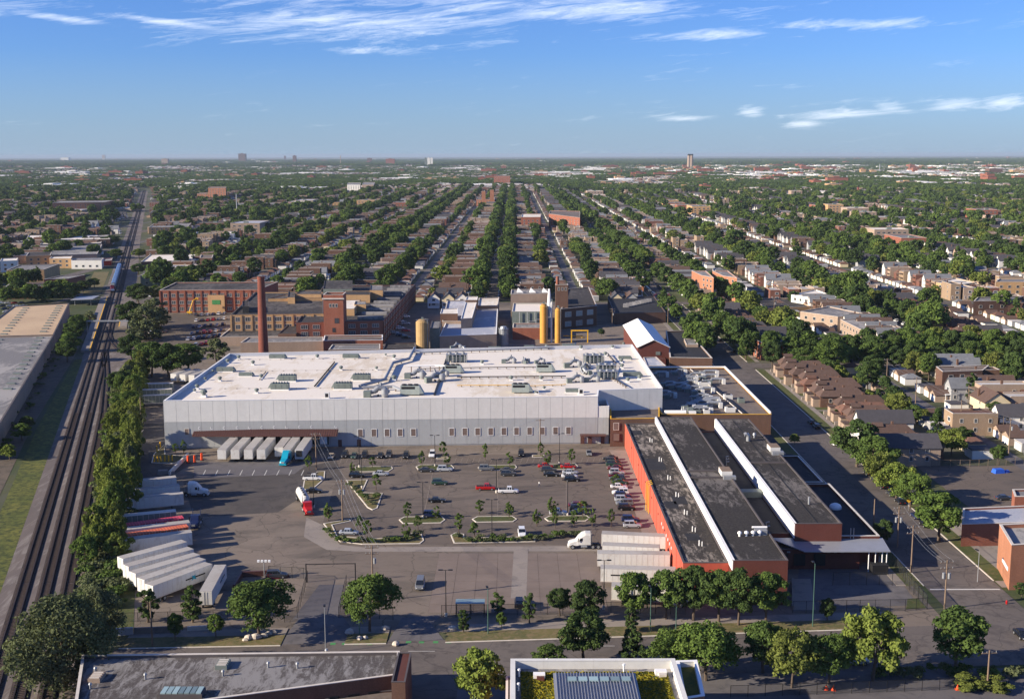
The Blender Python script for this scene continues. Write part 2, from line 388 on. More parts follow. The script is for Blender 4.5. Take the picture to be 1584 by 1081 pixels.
M['green_line'] = plain('line_paint_green', rgb(70, 132, 78), 0.9, var=0.1, scale=2.0)
M['wood'] = plain('pole_wood', rgb(122, 104, 88), 0.9, var=0.15, scale=3)
M['tie'] = plain('sleeper_wood', rgb(82, 68, 60), 0.95, var=0.2, scale=1.5)
M['rail_rust'] = plain('rail_rust', rgb(56, 46, 44), 0.7, 0.2, 0.1, 2)
M['bark'] = plain('bark', rgb(88, 76, 66), 0.95, var=0.2, scale=2)
M['cone'] = plain('orange_plastic', rgb(232, 82, 34), 0.6)
M['rock'] = plain('boulder', rgb(190, 180, 166), 0.9, var=0.15, scale=2)
M['blue_cloth'] = plain('blue_paint', rgb(46, 92, 190), 0.5)
M['green_metal'] = plain('green_metal', rgb(74, 104, 92), 0.5, 0.2)
M['fence_black'] = plain('fence_black', rgb(26, 26, 28), 0.6, 0.2)
def glassmat(name, c, rough=0.15):
    mt, t = newmat(name)
    rd = t.add('ShaderNodeObjectInfo').outputs['Random']
    finish(t, t.mix(rd, mul(c, 0.6), mul(c, 1.5)), rough, 0.0, 0.7); return mt
M['glass'] = glassmat('window_glass', rgb(58, 64, 70))
M['glass_blue'] = glassmat('window_glass_pale', rgb(130, 150, 150))
M['car_glass'] = plain('car_glass', rgb(30, 34, 40), 0.12, 0, 0.05, 1.0, spec=0.8)
CARC = {'black': (22, 23, 26), 'dark grey': (58, 60, 64), 'silver': (172, 176, 180), 'white': (226, 226, 224), 'red': (176, 26, 26), 'maroon': (92, 26, 34), 'navy blue': (30, 40, 76),
        'dark green': (44, 70, 60), 'grey': (112, 114, 116), 'bright blue': (36, 82, 176), 'teal': (22, 150, 176), 'beige': (176, 160, 138)}
for k, c in CARC.items(): M['car_'+k] = plain('car_paint_'+k.replace(' ', '_'), rgb(*c), 0.28, 0.15, 0.03, 1.0, spec=0.6)
def roofmat(name, c): return plain(name, c, 0.9, var=0.14, scale=0.8, rand=0.12)
HR = {'brown': roofmat('shingle_brown', rgb(88, 70, 62)), 'grey': roofmat('shingle_grey', rgb(110, 112, 116)), 'dark': roofmat('shingle_dark', rgb(70, 68, 72)), 'rust': roofmat('shingle_rust', rgb(104, 76, 64)), 'silver': roofmat('flat_silver', rgb(176, 172, 168)), 'tan': roofmat('shingle_tan', rgb(132, 114, 98)), 'black': roofmat('flat_black', rgb(58, 56, 58))}
HW = {'brown brick': M['brown_brick'], 'red brick': brick('brick_red_house', rgb(132, 86, 72), rgb(114, 74, 62), rgb(108, 86, 78)), 'tan brick': brick('brick_tan_house', rgb(166, 142, 116), rgb(148, 124, 100), rgb(136, 120, 104)), 'pale brick': M['pale_brick'], 'white': plain('siding_white', rgb(214, 210, 202), 0.8, var=0.06, rand=0.06), 'grey': plain('siding_grey', rgb(150, 150, 150), 0.8, var=0.08, rand=0.1), 'cream': plain('siding_cream', rgb(206, 190, 156), 0.8, var=0.08, rand=0.06)}
def leafmat(name, c1, c2, c3):
    mt, t = newmat(name)
    at = t.add('ShaderNodeAttribute', attribute_name='tint').outputs['Fac']
    rd = t.add('ShaderNodeObjectInfo').outputs['Random']
    col = t.mix(at, c1, c2); col = t.mix(t.math('MULTIPLY', rd, 0.55), col, c3)
    d = t.add('ShaderNodeBsdfDiffuse', {'Color': col}); tr = t.add('ShaderNodeBsdfTranslucent', {'Color': t.mix(0.5, col, (0.12, 0.14, 0.03))})
    mx = t.add('ShaderNodeMixShader', {0: 0.22, 1: d.outputs[0], 2: tr.outputs[0]})
    t.add('ShaderNodeOutputMaterial', {'Surface': mx.outputs[0]}); return mt
LEAF = {'mid': leafmat('leaf_mid', rgb(70, 90, 44), rgb(110, 130, 64), rgb(64, 80, 48)),
        'dark': leafmat('leaf_dark', rgb(54, 72, 40), rgb(90, 108, 58), rgb(58, 72, 48)),
        'light': leafmat('leaf_light', rgb(86, 102, 46), rgb(130, 142, 68), rgb(98, 98, 56)),
        'grey': leafmat('leaf_grey', rgb(80, 90, 62), rgb(118, 122, 88), rgb(74, 84, 58))}
def clothmat(name, c): return plain(name, c, 0.9, obj=True)
# ---------------------------------------------------------------- trees
def np_mesh(name, V, F4, tint=None):
    me = bpy.data.meshes.new(name); nv, nf = len(V), len(F4)
    me.vertices.add(nv); me.vertices.foreach_set('co', V.astype(np.float32).ravel())
    me.loops.add(nf*4); me.loops.foreach_set('vertex_index', F4.astype(np.int32).ravel())
    me.polygons.add(nf); me.polygons.foreach_set('loop_start', np.arange(0, nf*4, 4, dtype=np.int32))
    if tint is not None:
        a = me.attributes.new('tint', 'FLOAT', 'FACE'); a.data.foreach_set('value', tint.astype(np.float32))
    me.update(calc_edges=True); return me
def leaves(g, clumps, n, size, flat=0.8, jit=0.55, droop=0.0):
    "leaf quads on and just inside the shells of the clumps; clumps = [(x, y, z, r), ...]"
    C = np.array(clumps); wgt = C[:, 3]**2; idx = g.choice(len(C), n, p=wgt/wgt.sum())
    d = g.normal(size=(n, 3)); d /= np.linalg.norm(d, axis=1)[:, None]
    d[:, 2] = np.where(d[:, 2] < -0.35, -d[:, 2]*0.6, d[:, 2])
    rr = C[idx, 3]*(0.6+0.5*g.random(n)**0.8+np.where(g.random(n) < 0.08, 0.35*g.random(n), 0))
    P = C[idx, :3]+d*rr[:, None]*np.array([1, 1, flat])
    P[:, 2] -= droop*g.random(n)*(1-d[:, 2])
    nr = d+g.normal(size=(n, 3))*jit; nr /= np.linalg.norm(nr, axis=1)[:, None]
    a = np.cross(nr, g.normal(size=(n, 3))); a /= np.linalg.norm(a, axis=1)[:, None]; b = np.cross(nr, a)
    s = size*(0.6+0.8*g.random(n))[:, None]
    V = np.stack([P-a*s, P-b*s*0.62, P+a*s, P+b*s*0.62], 1).reshape(-1, 3)
    tc = g.random(len(C)); t = np.clip(tc[idx]*0.6+g.random(n)*0.5-0.05, 0, 1)
    return V, np.arange(n*4).reshape(-1, 4), t
def crown_clumps(g, h, cr, kind, k):
    res = []
    base = {'round': 0.28, 'spread': 0.34, 'cone': 0.14, 'column': 0.12, 'bush': 0.0, 'willow': 0.12, 'young': 0.2}[kind]*h
    for i in range(k):
        z = g.random(); a = g.random()*2*math.pi
        if kind == 'cone': w_ = (1-z)**0.75*0.95+0.08
        elif kind == 'column': w_ = (0.65+0.35*math.sin(math.pi*(z*0.8+0.1)))*(1.0 if z < .8 else .6)
        elif kind == 'spread': w_ = math.sqrt(max(0, 1-(z*1.15-0.35)**2*1.0))*1.0 if z < 0.95 else .4
        else: w_ = math.sqrt(max(0.02, 1-(2*z*0.95-0.85)**2))
        rad = cr*w_*math.sqrt(0.25+0.75*g.random())*0.82
        r = cr*(0.13+0.15*g.random())*(1.0 if kind != 'cone' else 0.9)
        lob = 1+0.22*math.sin(3*a+g.random()*1.5)
        res.append((rad*math.cos(a)*lob, rad*math.sin(a)*lob, base+(h-base-r*0.6)*(z*0.92+0.06), r))
    return res
def trunk_mb(g, h, cr, kind, clumps, limbs=7):
    b = MB(); tr = max(0.07, h*0.022); th = h*(0.34 if kind in ('round', 'spread', 'young') else 0.5)
    bend = Vector((g.normal()*0.02*h, g.normal()*0.02*h, 0))
    m0 = Vector((0, 0, 0)); m1 = Vector((0, 0, th*0.55))+bend*0.5; m2 = Vector((0, 0, th))+bend
    b.tube(m0, m1, tr*1.25, tr, 7); b.tube(m1, m2, tr, tr*0.75, 7)
    if kind in ('cone', 'column'): b.tube(m2, (bend.x, bend.y, h*0.88), tr*0.75, tr*0.15, 6)
    for i in range(min(limbs, len(clumps))):
        c = clumps[i*len(clumps)//limbs]; e = Vector(c[:3]); s = m1.lerp(m2, g.random()*0.9+0.1)
        mid = s.lerp(e, 0.5)+Vector((0, 0, 0.06*h))
        b.tube(s, mid, tr*0.5, tr*0.32, 5, False); b.tube(mid, e, tr*0.32, tr*0.1, 5, False)
    return b
TREE_SPEC = {  # kind, height, crown radius, clumps, leaves, leaf size, leaf material
    'round': ('round', 10.5, 4.6, 62, 7600, 0.27, 'mid'), 'spread': ('spread', 11.5, 6.2, 80, 9500, 0.28, 'mid'),
    'dark': ('round', 11.0, 4.8, 62, 7600, 0.28, 'dark'), 'light': ('spread', 9.5, 5.0, 64, 7200, 0.27, 'light'),
    'cone': ('cone', 10.0, 3.2, 56, 5600, 0.25, 'dark'), 'column': ('column', 8.0, 1.9, 34, 3400, 0.22, 'dark'),
    'bush': ('bush', 6.0, 3.2, 44, 4600, 0.24, 'light'), 'willow': ('willow', 17.0, 9.0, 130, 21000, 0.28, 'grey'), 'young': ('young', 4.2, 1.3, 20, 1300, 0.14, 'mid')}
TREE_ME = {}
def tree_meshes(spec, var, lod=1.0):
    key = (spec, var, lod)
    if key in TREE_ME: return TREE_ME[key]
    kind, h, cr, k, n, s, lm = TREE_SPEC[spec]
    g = np.random.default_rng(abs(hash(spec)) % 1000*0+sum(map(ord, spec))*10+var)
    cl = crown_clumps(g, h, cr, kind, k)
    n2_ = max(60, int(n*lod)); V, F, T = leaves(g, cl, n2_, s*(1 if lod == 1 else (1/lod)**0.5*0.95), droop=(2.2 if kind == 'willow' else 0.25))
    me = np_mesh('crown', V, F, T); me.materials.append(LEAF[lm])
    tb = trunk_mb(g, h, cr, kind, cl, 7 if lod == 1 else 2)
    tm = bpy.data.meshes.new('trunk'); tm.from_pydata(tb.v, [], tb.f); tm.materials.append(M['bark'])
    TREE_ME[key] = (me, tm, h, cr); return TREE_ME[key]
def add_tree(spec, var, loc, rz, scale, label, group=None, name='tree', lod=1.0):
    cm_, tm, h, cr = tree_meshes(spec, var, lod)
    t = thing(name, label, 'tree', loc, group); t.rotation_euler = (0, 0, rz); t.scale = scale if isinstance(scale, (tuple, list)) else (scale,)*3
    u = random.uniform(.85, 1.17); t.scale = (t.scale[0]*u, t.scale[1]/u, t.scale[2])
    for nm, me in (('trunk', tm), ('crown', cm_)):
        o = bpy.data.objects.new(nm, me); COL.objects.link(o); o.parent = t
    return t
# ---------------------------------------------------------------- the city beyond: streets, houses, garages, trees
SX0, SDX, CY0, CDY = -14.0, 111.0, 746.0, 220.0
def rail_x(d): return -159-0.297*(d-425)
def in_view(x, y, pad=40): return abs(x) < 0.445*y+pad
BLOCKED = []       # world rectangles (x0, y0, x1, y1) kept clear of generated houses and trees
def blocked(x, y, pad=0):
    if abs(x-(rail_x(y)+3)) < 26: return True
    for (a, b, c, d) in BLOCKED:
        if a-pad < x < c+pad and b-pad < y < d+pad: return True
    if x < 88 and y < 752 and x > rail_x(y): return True
    if x < rail_x(y) and y < 1080: return True
    return False

def window_mesh(w_, h_, name='window', fm=None, gm=None):
    "frame and pane in local X/Z, facing -Y"
    b = MB(); t = 0.12*min(1, w_)
    b.box(-w_/2, -0.08, 0, w_/2, 0.0, t); b.box(-w_/2, -0.08, h_-t, w_/2, 0, h_); b.box(-w_/2, -0.08, t, -w_/2+t, 0, h_-t); b.box(w_/2-t, -0.08, t, w_/2, 0, h_-t)
    b.mat(1).face([(-w_/2+t, -0.03, t), (w_/2-t, -0.03, t), (w_/2-t, -0.03, h_-t), (-w_/2+t, -0.03, h_-t)])
    return b
def mesh_of(mb, name, mats):
    me = bpy.data.meshes.new(name); me.from_pydata(mb.v, [], mb.f)
    for m_ in mats: me.materials.append(m_)
    me.polygons.foreach_set('material_index', mb.m); me.update(); return me
HWIN = mesh_of(window_mesh(1.2, 1.5), 'window', [M['coping'], M['glass']])
HWIN2 = mesh_of(window_mesh(2.2, 1.5), 'window', [M['coping_white'], M['glass']])
HDOOR = mesh_of(window_mesh(1.0, 2.2), 'door', [M['coping_white'], M['brown_metal']])
def put(name, me, parent, loc, rz):
    o = bpy.data.objects.new(name, me); COL.objects.link(o); o.parent = parent; o.location = loc; o.rotation_euler = (0, 0, rz); return o
def gable(b, x0, x1, y0, y1, z0, z1, ov=0.35, axis='x', th=0.18):
    "two roof slabs, ridge along axis"
    if axis == 'x':
        ym = (y0+y1)/2; dz_ = (z1-z0)/((y1-y0)/2)*ov
        for sgn, ye in ((-1, y0), (1, y1)):
            p = [(x0-ov, ye+sgn*ov, z0-dz_), (x1+ov, ye+sgn*ov, z0-dz_), (x1+ov, ym, z1), (x0-ov, ym, z1)]
            q = [(x, y, z+th) for x, y, z in p]
            b.faces(p+q, [(0, 1, 2, 3), (7, 6, 5, 4), (0, 4, 5, 1), (1, 5, 6, 2), (2, 6, 7, 3), (3, 7, 4, 0)])
    else:
        b2 = MB(); gable(b2, y0, y1, x0, x1, z0, z1, ov, 'x', th)
        b.faces([(y, x, z) for x, y, z in b2.v], [tuple(reversed(f)) for f in b2.f])
    return b
def gable_wall(b, x0, x1, y0, y1, z0, z1, axis='x'):
    "body with pointed end walls"
    if axis == 'x':
        ym = (y0+y1)/2
        v = [(x0, y0, 0), (x1, y0, 0), (x1, y1, 0), (x0, y1, 0), (x0, y0, z0), (x1, y0, z0), (x1, y1, z0), (x0, y1, z0), (x0, ym, z1), (x1, ym, z1)]
        b.faces(v, [(0, 1, 5, 4), (1, 2, 6, 9, 5), (2, 3, 7, 6), (3, 0, 4, 8, 7), (4, 5, 9, 8), (6, 7, 8, 9)])
    else:
        b2 = MB(); gable_wall(b2, y0, y1, x0, x1, z0, z1); b.faces([(y, x, z) for x, y, z in b2.v], [tuple(reversed(f)) for f in b2.f])
    return b
def hip(b, x0, x1, y0, y1, z0, z1, ov=0.5):
    x0 -= ov; x1 += ov; y0 -= ov; y1 += ov; h_ = (y1-y0)/2; ym = (y0+y1)/2
    v = [(x0, y0, z0), (x1, y0, z0), (x1, y1, z0), (x0, y1, z0), (x0+h_*0.8, ym, z1), (x1-h_*0.8, ym, z1)]
    return b.faces(v, [(0, 1, 5, 4), (1, 2, 5), (2, 3, 4, 5), (3, 0, 4), (3, 2, 1, 0)])
def make_house(kind, wc, rc, L=16.0, Wd=6.6, far=False):
    names = {'bungalow': ('bungalow', 'house'), 'gable': ('gabled_house', 'house'), 'flat': ('flat_roof_house', 'house'), 'three': ('apartment_house', 'house')}
    r = thing(names[kind][0], 'x', 'house'); wm, rm = HW[wc], HR[rc]; x0, x1, y0, y1 = -L/2, L/2, -Wd/2, Wd/2
    if kind == 'bungalow':
        wz = 4.0; MB().prism([(x0, y0), (x1, y0), (x1, y1), (x0, y1)], 0, wz).build('wall', wm, r)
        ro = hip(MB(), x0, x1, y0, y1, wz, wz+2.8).build('roof', rm, r)
        d_ = MB(); gable_wall(d_, x0+1.6, x0+4.4, -1.1, 1.1, 0.0, 1.3); d_.v = [(a, b, c+wz+1.1) for a, b, c in d_.v]
        d_.build('dormer', HW['white'], r); dr = gable(MB(), x0+1.6, x0+4.8, -1.1, 1.1, wz+2.4, wz+3.3, 0.2); dr.build('dormer_roof', rm, r)
        MB().prism([(x0-2.4, y0+0.6), (x0, y0+0.6), (x0, y1-2.6), (x0-2.4, y1-2.6)], 0, 3.2).build('porch', HW['pale brick'], r)
        MB().box(x0-2.7, y0+0.4, 3.2, x0+.1, y1-2.4, 3.4).build('porch_roof', rm, r)
        MB().box(x0-3.4, y1-2.2, 0, x0, y1-1.0, 1.1).build('steps', M['concrete'], r)
        wz_s = [1.7]
    elif kind == 'gable':
        wz = 5.6; gable_wall(MB(), x0, x1, y0, y1, wz, wz+3.3).build('wall', wm, r); gable(MB(), x0, x1, y0, y1, wz, wz+3.3).build('roof', rm, r)
        MB().box(x0-2.0, y0+0.3, 0, x0, y1-0.3, 0.9).box(x0-2.0, y0+0.3, 2.9, x0, y1-0.3, 3.1).tube((x0-1.8, y0+0.5, .9), (x0-1.8, y0+.5, 2.9), .1).tube((x0-1.8, y1-0.5, .9), (x0-1.8, y1-.5, 2.9), .1).build('porch', M['white_paint'], r)
        wz_s = [1.5, 4.0]
    else:
        wz = 7.6 if kind == 'flat' else 10.6
        b = MB(); P = [(x0, y0), (x1, y0), (x1, y1), (x0, y1)]; b.prism(P, 0, wz-0.5)
        for (a0, a1, c0, c1) in ((x0, x1, y0, y0+.25), (x0, x1, y1-.25, y1), (x0, x0+.3, y0+.25, y1-.25)): b.box(a0, c0, wz-0.5, a1, c1, wz)
        b.build('wall', wm, r); MB().face([(x0+.3, y0+.25, wz-.45), (x1, y0+.25, wz-.45), (x1, y1-.25, wz-.45), (x0+.3, y1-.25, wz-.45)]).build('roof', rm, r)
        MB().box(x0-.04, y0-.04, wz, x0+.34, y1+.04, wz+.12).box(x0+.34, y0-.04, wz, x1, y0+.29, wz+.1).box(x0+.34, y1-.29, wz, x1, y1+.04, wz+.1).build('coping', M['coping'], r)
        pb = MB()
        for z in np.arange(2.8, wz-1, 2.9): pb.box(x1, y0+.5, z, x1+2.2, y1-.5, z+.18)
        for yy in (y0+.6, y1-.6): pb.box(x1+2.0, yy-.08, 0, x1+2.16, yy+.08, wz-1.2)
        pb.build('rear_porch', M['wood'], r)
        wz_s = [1.4, 4.4] if kind == 'flat' else [1.4, 4.4, 7.4]
    ch = 0.25
    MB().box(1.0, y1-1.3, wz-.4, 1.7, y1-0.6, wz+(3.2 if kind in ('bungalow', 'gable') else 1.2)).build('chimney', M['brown_brick'], r)
    for z in wz_s:
        put('window', HWIN2, r, (x0-.01, -1.0 if kind != 'gable' else 0, z), -math.pi/2)
        for xx in (-4.5, 0.2, 5.0):
            put('window', HWIN, r, (xx, y0-.01, z), 0.0)
        put('window', HWIN, r, (-2.5, y1+.01, z), math.pi)
    put('door', HDOOR, r, (x0-.01, y1-1.3, 0.9), -math.pi/2)
    return r
def make_garage(wc, rc, kind):
    r = thing('garage', 'x', 'garage'); wm, rm = HW[wc], HR[rc]; x0, x1, y0, y1, wz = -3.3, 3.3, -3.0, 3.0, 2.7
    if kind == 'gable': gable_wall(MB(), x0, x1, y0, y1, wz, wz+1.5).build('wall', wm, r); gable(MB(), x0, x1, y0, y1, wz, wz+1.5, .25).build('roof', rm, r)
    elif kind == 'hip': MB().box(x0, y0, 0, x1, y1, wz).build('wall', wm, r); hip(MB(), x0, x1, y0, y1, wz, wz+1.6, .3).build('roof', rm, r)
    else: MB().box(x0, y0, 0, x1, y1, wz).build('wall', wm, r); MB().box(x0-.1, y0-.1, wz, x1+.1, y1+.1, wz+.25).build('roof', rm, r)
    MB().box(x1, -2.3, 0.05, x1+.06, 2.3, 2.2).build('garage_door', M['white_paint'], r)
    return r
HOUSES = [('bungalow', 'brown brick', 'brown'), ('bungalow', 'red brick', 'rust'), ('bungalow', 'tan brick', 'grey'), ('bungalow', 'pale brick', 'dark'),
          ('gable', 'white', 'grey'), ('gable', 'cream', 'brown'), ('gable', 'grey', 'dark'), ('gable', 'white', 'dark'), ('gable', 'pale brick', 'brown'),
          ('flat', 'red brick', 'silver'), ('flat', 'tan brick', 'silver'), ('flat', 'brown brick', 'black'), ('flat', 'pale brick', 'silver'), ('three', 'brown brick', 'silver'), ('three', 'tan brick', 'black')]
GAR = [('white', 'grey', 'hip'), ('pale brick', 'brown', 'gable'), ('white', 'dark', 'flat'), ('cream', 'rust', 'hip'), ('grey', 'silver', 'flat')]
PH = [make_house(*h) for h in HOUSES]; PG = [make_garage(*g_) for g_ in GAR]
def joined(root, name):
    "one mesh of a thing and all its parts"
    vs, fs, ms, mats = [], [], [], []
    def walk(o, mw):
        mw = mw @ Matrix.LocRotScale(o.location, o.rotation_euler, o.scale)
        if o.type == 'MESH':
            b = len(vs); vs.extend(tuple(mw @ v.co) for v in o.data.vertices)
            for p in o.data.polygons:
                fs.append(tuple(b+i for i in p.vertices)); mt = o.data.materials[p.material_index]
                if mt not in mats: mats.append(mt)
                ms.append(mats.index(mt))
        for c in o.children: walk(c, mw)
    walk(root, Matrix())
    me = bpy.data.meshes.new(name); me.from_pydata(vs, [], fs)
    for m_ in mats: me.materials.append(m_)
    me.polygons.foreach_set('material_index', ms); me.update(); return me
def drop_tree(o):
    for c in list(o.children): drop_tree(c)
    bpy.data.objects.remove(o)
def scatter(name, label, pts, meshes, cat=None, kind='stuff'):
    "pts: rows of (x, y, z, rz, scale, mesh index); one object whose geometry nodes set the meshes on its points"
    if not len(pts): return None
    A = np.array(pts, dtype=np.float64); pc = bpy.data.collections.new(name+'_forms')
    for i, me in enumerate(meshes):
        o = bpy.data.objects.new('%s_form_%02d' % (name, i), me); pc.objects.link(o)
    me = bpy.data.meshes.new(name); me.vertices.add(len(A)); me.vertices.foreach_set('co', A[:, :3].astype(np.float32).ravel())
    for nm, col in (('rz', 3), ('sc', 4)):
        a = me.attributes.new(nm, 'FLOAT', 'POINT'); a.data.foreach_set('value', A[:, col].astype(np.float32))
    a = me.attributes.new('pick', 'INT', 'POINT'); a.data.foreach_set('value', A[:, 5].astype(np.int32))
    o = bpy.data.objects.new(name, me); COL.objects.link(o); tag(o, label, cat, None, kind)
    g = bpy.data.node_groups.new(name+'_nodes', 'GeometryNodeTree')
    g.interface.new_socket('Geometry', in_out='INPUT', socket_type='NodeSocketGeometry'); g.interface.new_socket('Geometry', in_out='OUTPUT', socket_type='NodeSocketGeometry')
    n = g.nodes; l = g.links; gi = n.new('NodeGroupInput'); go = n.new('NodeGroupOutput')
    ci = n.new('GeometryNodeCollectionInfo'); ci.inputs['Collection'].default_value = pc; ci.inputs['Separate Children'].default_value = True; ci.inputs['Reset Children'].default_value = True
    ip = n.new('GeometryNodeInstanceOnPoints'); ip.inputs['Pick Instance'].default_value = True
    def attr(nm, tp):
        a = n.new('GeometryNodeInputNamedAttribute'); a.data_type = tp; a.inputs['Name'].default_value = nm; return a.outputs[0]
    cr = n.new('ShaderNodeCombineXYZ'); l.new(attr('rz', 'FLOAT'), cr.inputs[2])
    l.new(gi.outputs[0], ip.inputs['Points']); l.new(ci.outputs[0], ip.inputs['Instance']); l.new(attr('pick', 'INT'), ip.inputs['Instance Index'])
    l.new(cr.outputs[0], ip.inputs['Rotation']); l.new(attr('sc', 'FLOAT'), ip.inputs['Scale']); l.new(ip.outputs[0], go.inputs[0])
    md = o.modifiers.new('forms', 'NODES'); md.node_group = g
    return o
ORD = ['first', 'second', 'third', 'fourth', 'fifth', 'sixth', 'seventh', 'eighth', 'ninth', 'tenth', '11th', '12th', '13th', '14th', '15th', '16th', '17th', '18th', '19th', '20th', '21st', '22nd', '23rd', '24th', '25th', '26th', '27th', '28th', '29th', '30th']
def ordn(i): return ORD[i] if i < len(ORD) else '%dth' % (i+1)
def street_name(k):
    return 'central street' if k == 0 else 'plant street' if k == 1 else '%s street %s' % (ORD[abs(k)-1], 'left' if k < 0 else 'right')
def band_name(j):
    return ordn(j+2)
BIGB = []
CITY_H, CITY_G, CITY_T, CITY_C = [], [], [], []      # (dist, data...)
def gen_city():
    g = random.Random(11)
    for k in range(-16, 19):
        X = SX0+SDX*k
        for j in range(-3, 13):
            Ya, Yb = CY0+CDY*j, CY0+CDY*(j+1)
            if j == -2: Yb = 520+0
            if j == -3: continue
            if j == -2: Ya = 250.0
            if j == -1: Ya = 526.0
            if Ya > 3300: continue
            mood = g.random()
            if abs(k) >= 2 and j >= 0 and g.random() < .2 and in_view(X, Ya, -30) and not blocked(X, Ya+80, 60): BIGB.append((X, Ya, Yb, k, j)); continue
            for side in (1, -1):
                y = Ya+15; i = 0
                if mood > .62 and j >= 0:      # a row of shops turned to the cross street
                    y = Ya+40; xx = X+side*14; n = 0
                    while abs(xx-X) < 50:
                        if in_view(xx, Ya) and not blocked(xx, Ya+18, 6): CITY_H.append((Ya+abs(xx)*.2, xx, Ya+18, math.pi/2, g.choice([9, 10, 11, 12, 12, 14]), k, j, 0, n if side > 0 else n+5))
                        n += 1; xx += side*g.choice([8, 8.5, 12])
                while y < Yb-14:
                    pitch = 8.5; hx = X+side*(17+8)
                    kr = g.random()
                    if X > 60:
                        if j <= -1: ix = g.choice([0, 0, 1, 3, 0, 7] if side > 0 else [4, 3, 8, 1, 11, 12])
                        elif mood < 0.55: ix = g.choice([4, 6, 6, 7, 0, 8, 7, 12, 11])
                        else: ix = g.choice([0, 1, 2, 4, 9, 10, 12])
                    else: ix = g.choice([0, 3, 3, 8, 9, 11, 11, 12, 6, 4, 13] if mood < 0.8 else [9, 11, 12, 10, 14])
                    gap = g.random()
                    if gap > 0.10 and in_view(hx, y) and not blocked(hx, y, 12):
                        CITY_H.append((y+abs(hx)*0.2, hx+g.uniform(-2.2, 2.2), y, (0 if side > 0 else math.pi), ix, k, j, side, i))
                    if g.random() < 0.86 and in_view(hx, y) and not blocked(X+side*46, y, 8):
                        CITY_G.append((y+abs(hx)*.2, X+side*(46.5+g.uniform(-.6, .6)), y, (0 if side > 0 else math.pi), g.randrange(5), k, j, side, i))
                    dn = mnoise.noise((hx/150, y/190, 5.0))
                    if g.random() < 0.40+dn*0.9:
                        tx = X+side*g.uniform(35, 42)
                        if not blocked(tx, y, 5) and in_view(tx, y): CITY_T.append((y, tx, y+g.uniform(-3, 3), 0, g.random(), g.uniform(.7, 1.35), k, j, side, i))
                    i += 1; y += pitch
                n = 0; y = Ya+9
                dens = (0.85 if k in (0,) else g.choice([0.75, 0.6, 0.85]))
                while y < Yb-5:
                    dn = mnoise.noise((X/130+side, y/120, 9.0))
                    if g.random() < dens+(0 if k == 0 else dn*1.1-.1):
                        tx = X+side*g.uniform(7, 13)
                        if not blocked(tx, y, 0) and in_view(tx, y): CITY_T.append((y, tx, y, 1, g.random(), g.uniform(.85, 1.5), k, j, side, n))
                    n += 1; y += g.uniform(8.0, 12.5)
                y = Ya+14; n = 0
                while y < Yb-12:
                    if g.random() < 0.7 and in_view(X, y) and not blocked(X, y, 3): CITY_C.append((y, X+side*4.3, y, k, j, side, n))
                    n += 1; y += 6.6
gen_city()
def left_side():
    g = random.Random(41); n = 0
    for _ in range(1500):
        y = g.uniform(690, 1080); x = rail_x(y)-g.uniform(24, 420)
        if mnoise.noise((x/60, y/90, 3.1)) < .12 or not in_view(x, y): continue
        n += 1
        if n > 150: break
        CITY_T.append((y, x, y, 2, g.random(), g.uniform(.7, 1.2), 0, 0, 0, n))
left_side()
def street_strips():
    for k in range(-16, 19):
        X = SX0+SDX*k; y0 = 752.0 if k <= 0 else (250.0 if k > 1 else 236.0)
        if k == 1: continue
        if X < rail_x(1080): y0 = max(y0, 1090)
        a = max(y0, (abs(X)-50)/0.45)
        if a > 3300: continue
        segs = [(a, 3600.0)]
        if X < -150:   # keep off the rail corridor
            yr = 425-(X+159+3)/0.297
            segs = [(a, yr-30), (yr+30, 3600.0)]
        for s0, s1 in segs:
            if s1-s0 > 40: sheet('road', [(X-5, s0), (X+5, s0), (X+5, s1), (X-5, s1)], 0.02+0.0005*(k+16), M['street'])
            if s1-s0 > 40 and 1 < k: sheet('alley', [(X-58, s0), (X-53, s0), (X-53, s1), (X-58, s1)], 0.02+0.0005*(k+16), M['concrete_dk'])
            elif s1-s0 > 40: sheet('alley', [(X+53, s0), (X+58, s0), (X+58, s1), (X+53, s1)], 0.02+0.0005*(k+16), M['concrete_dk'])
    for j in range(0, 12):
        Y = CY0+CDY*j; h_ = 0.45*Y+60
        segs = [(-h_, rail_x(Y)-15), (rail_x(Y)+22, h_)]
        for s0, s1 in segs:
            if s1 > s0+30 and not (s0 < -h_+1 and Y < 1080): sheet('road', [(s0, Y-6), (s1, Y-6), (s1, Y+6), (s0, Y+6)], 0.045+0.0005*j, M['street'])
street_strips()

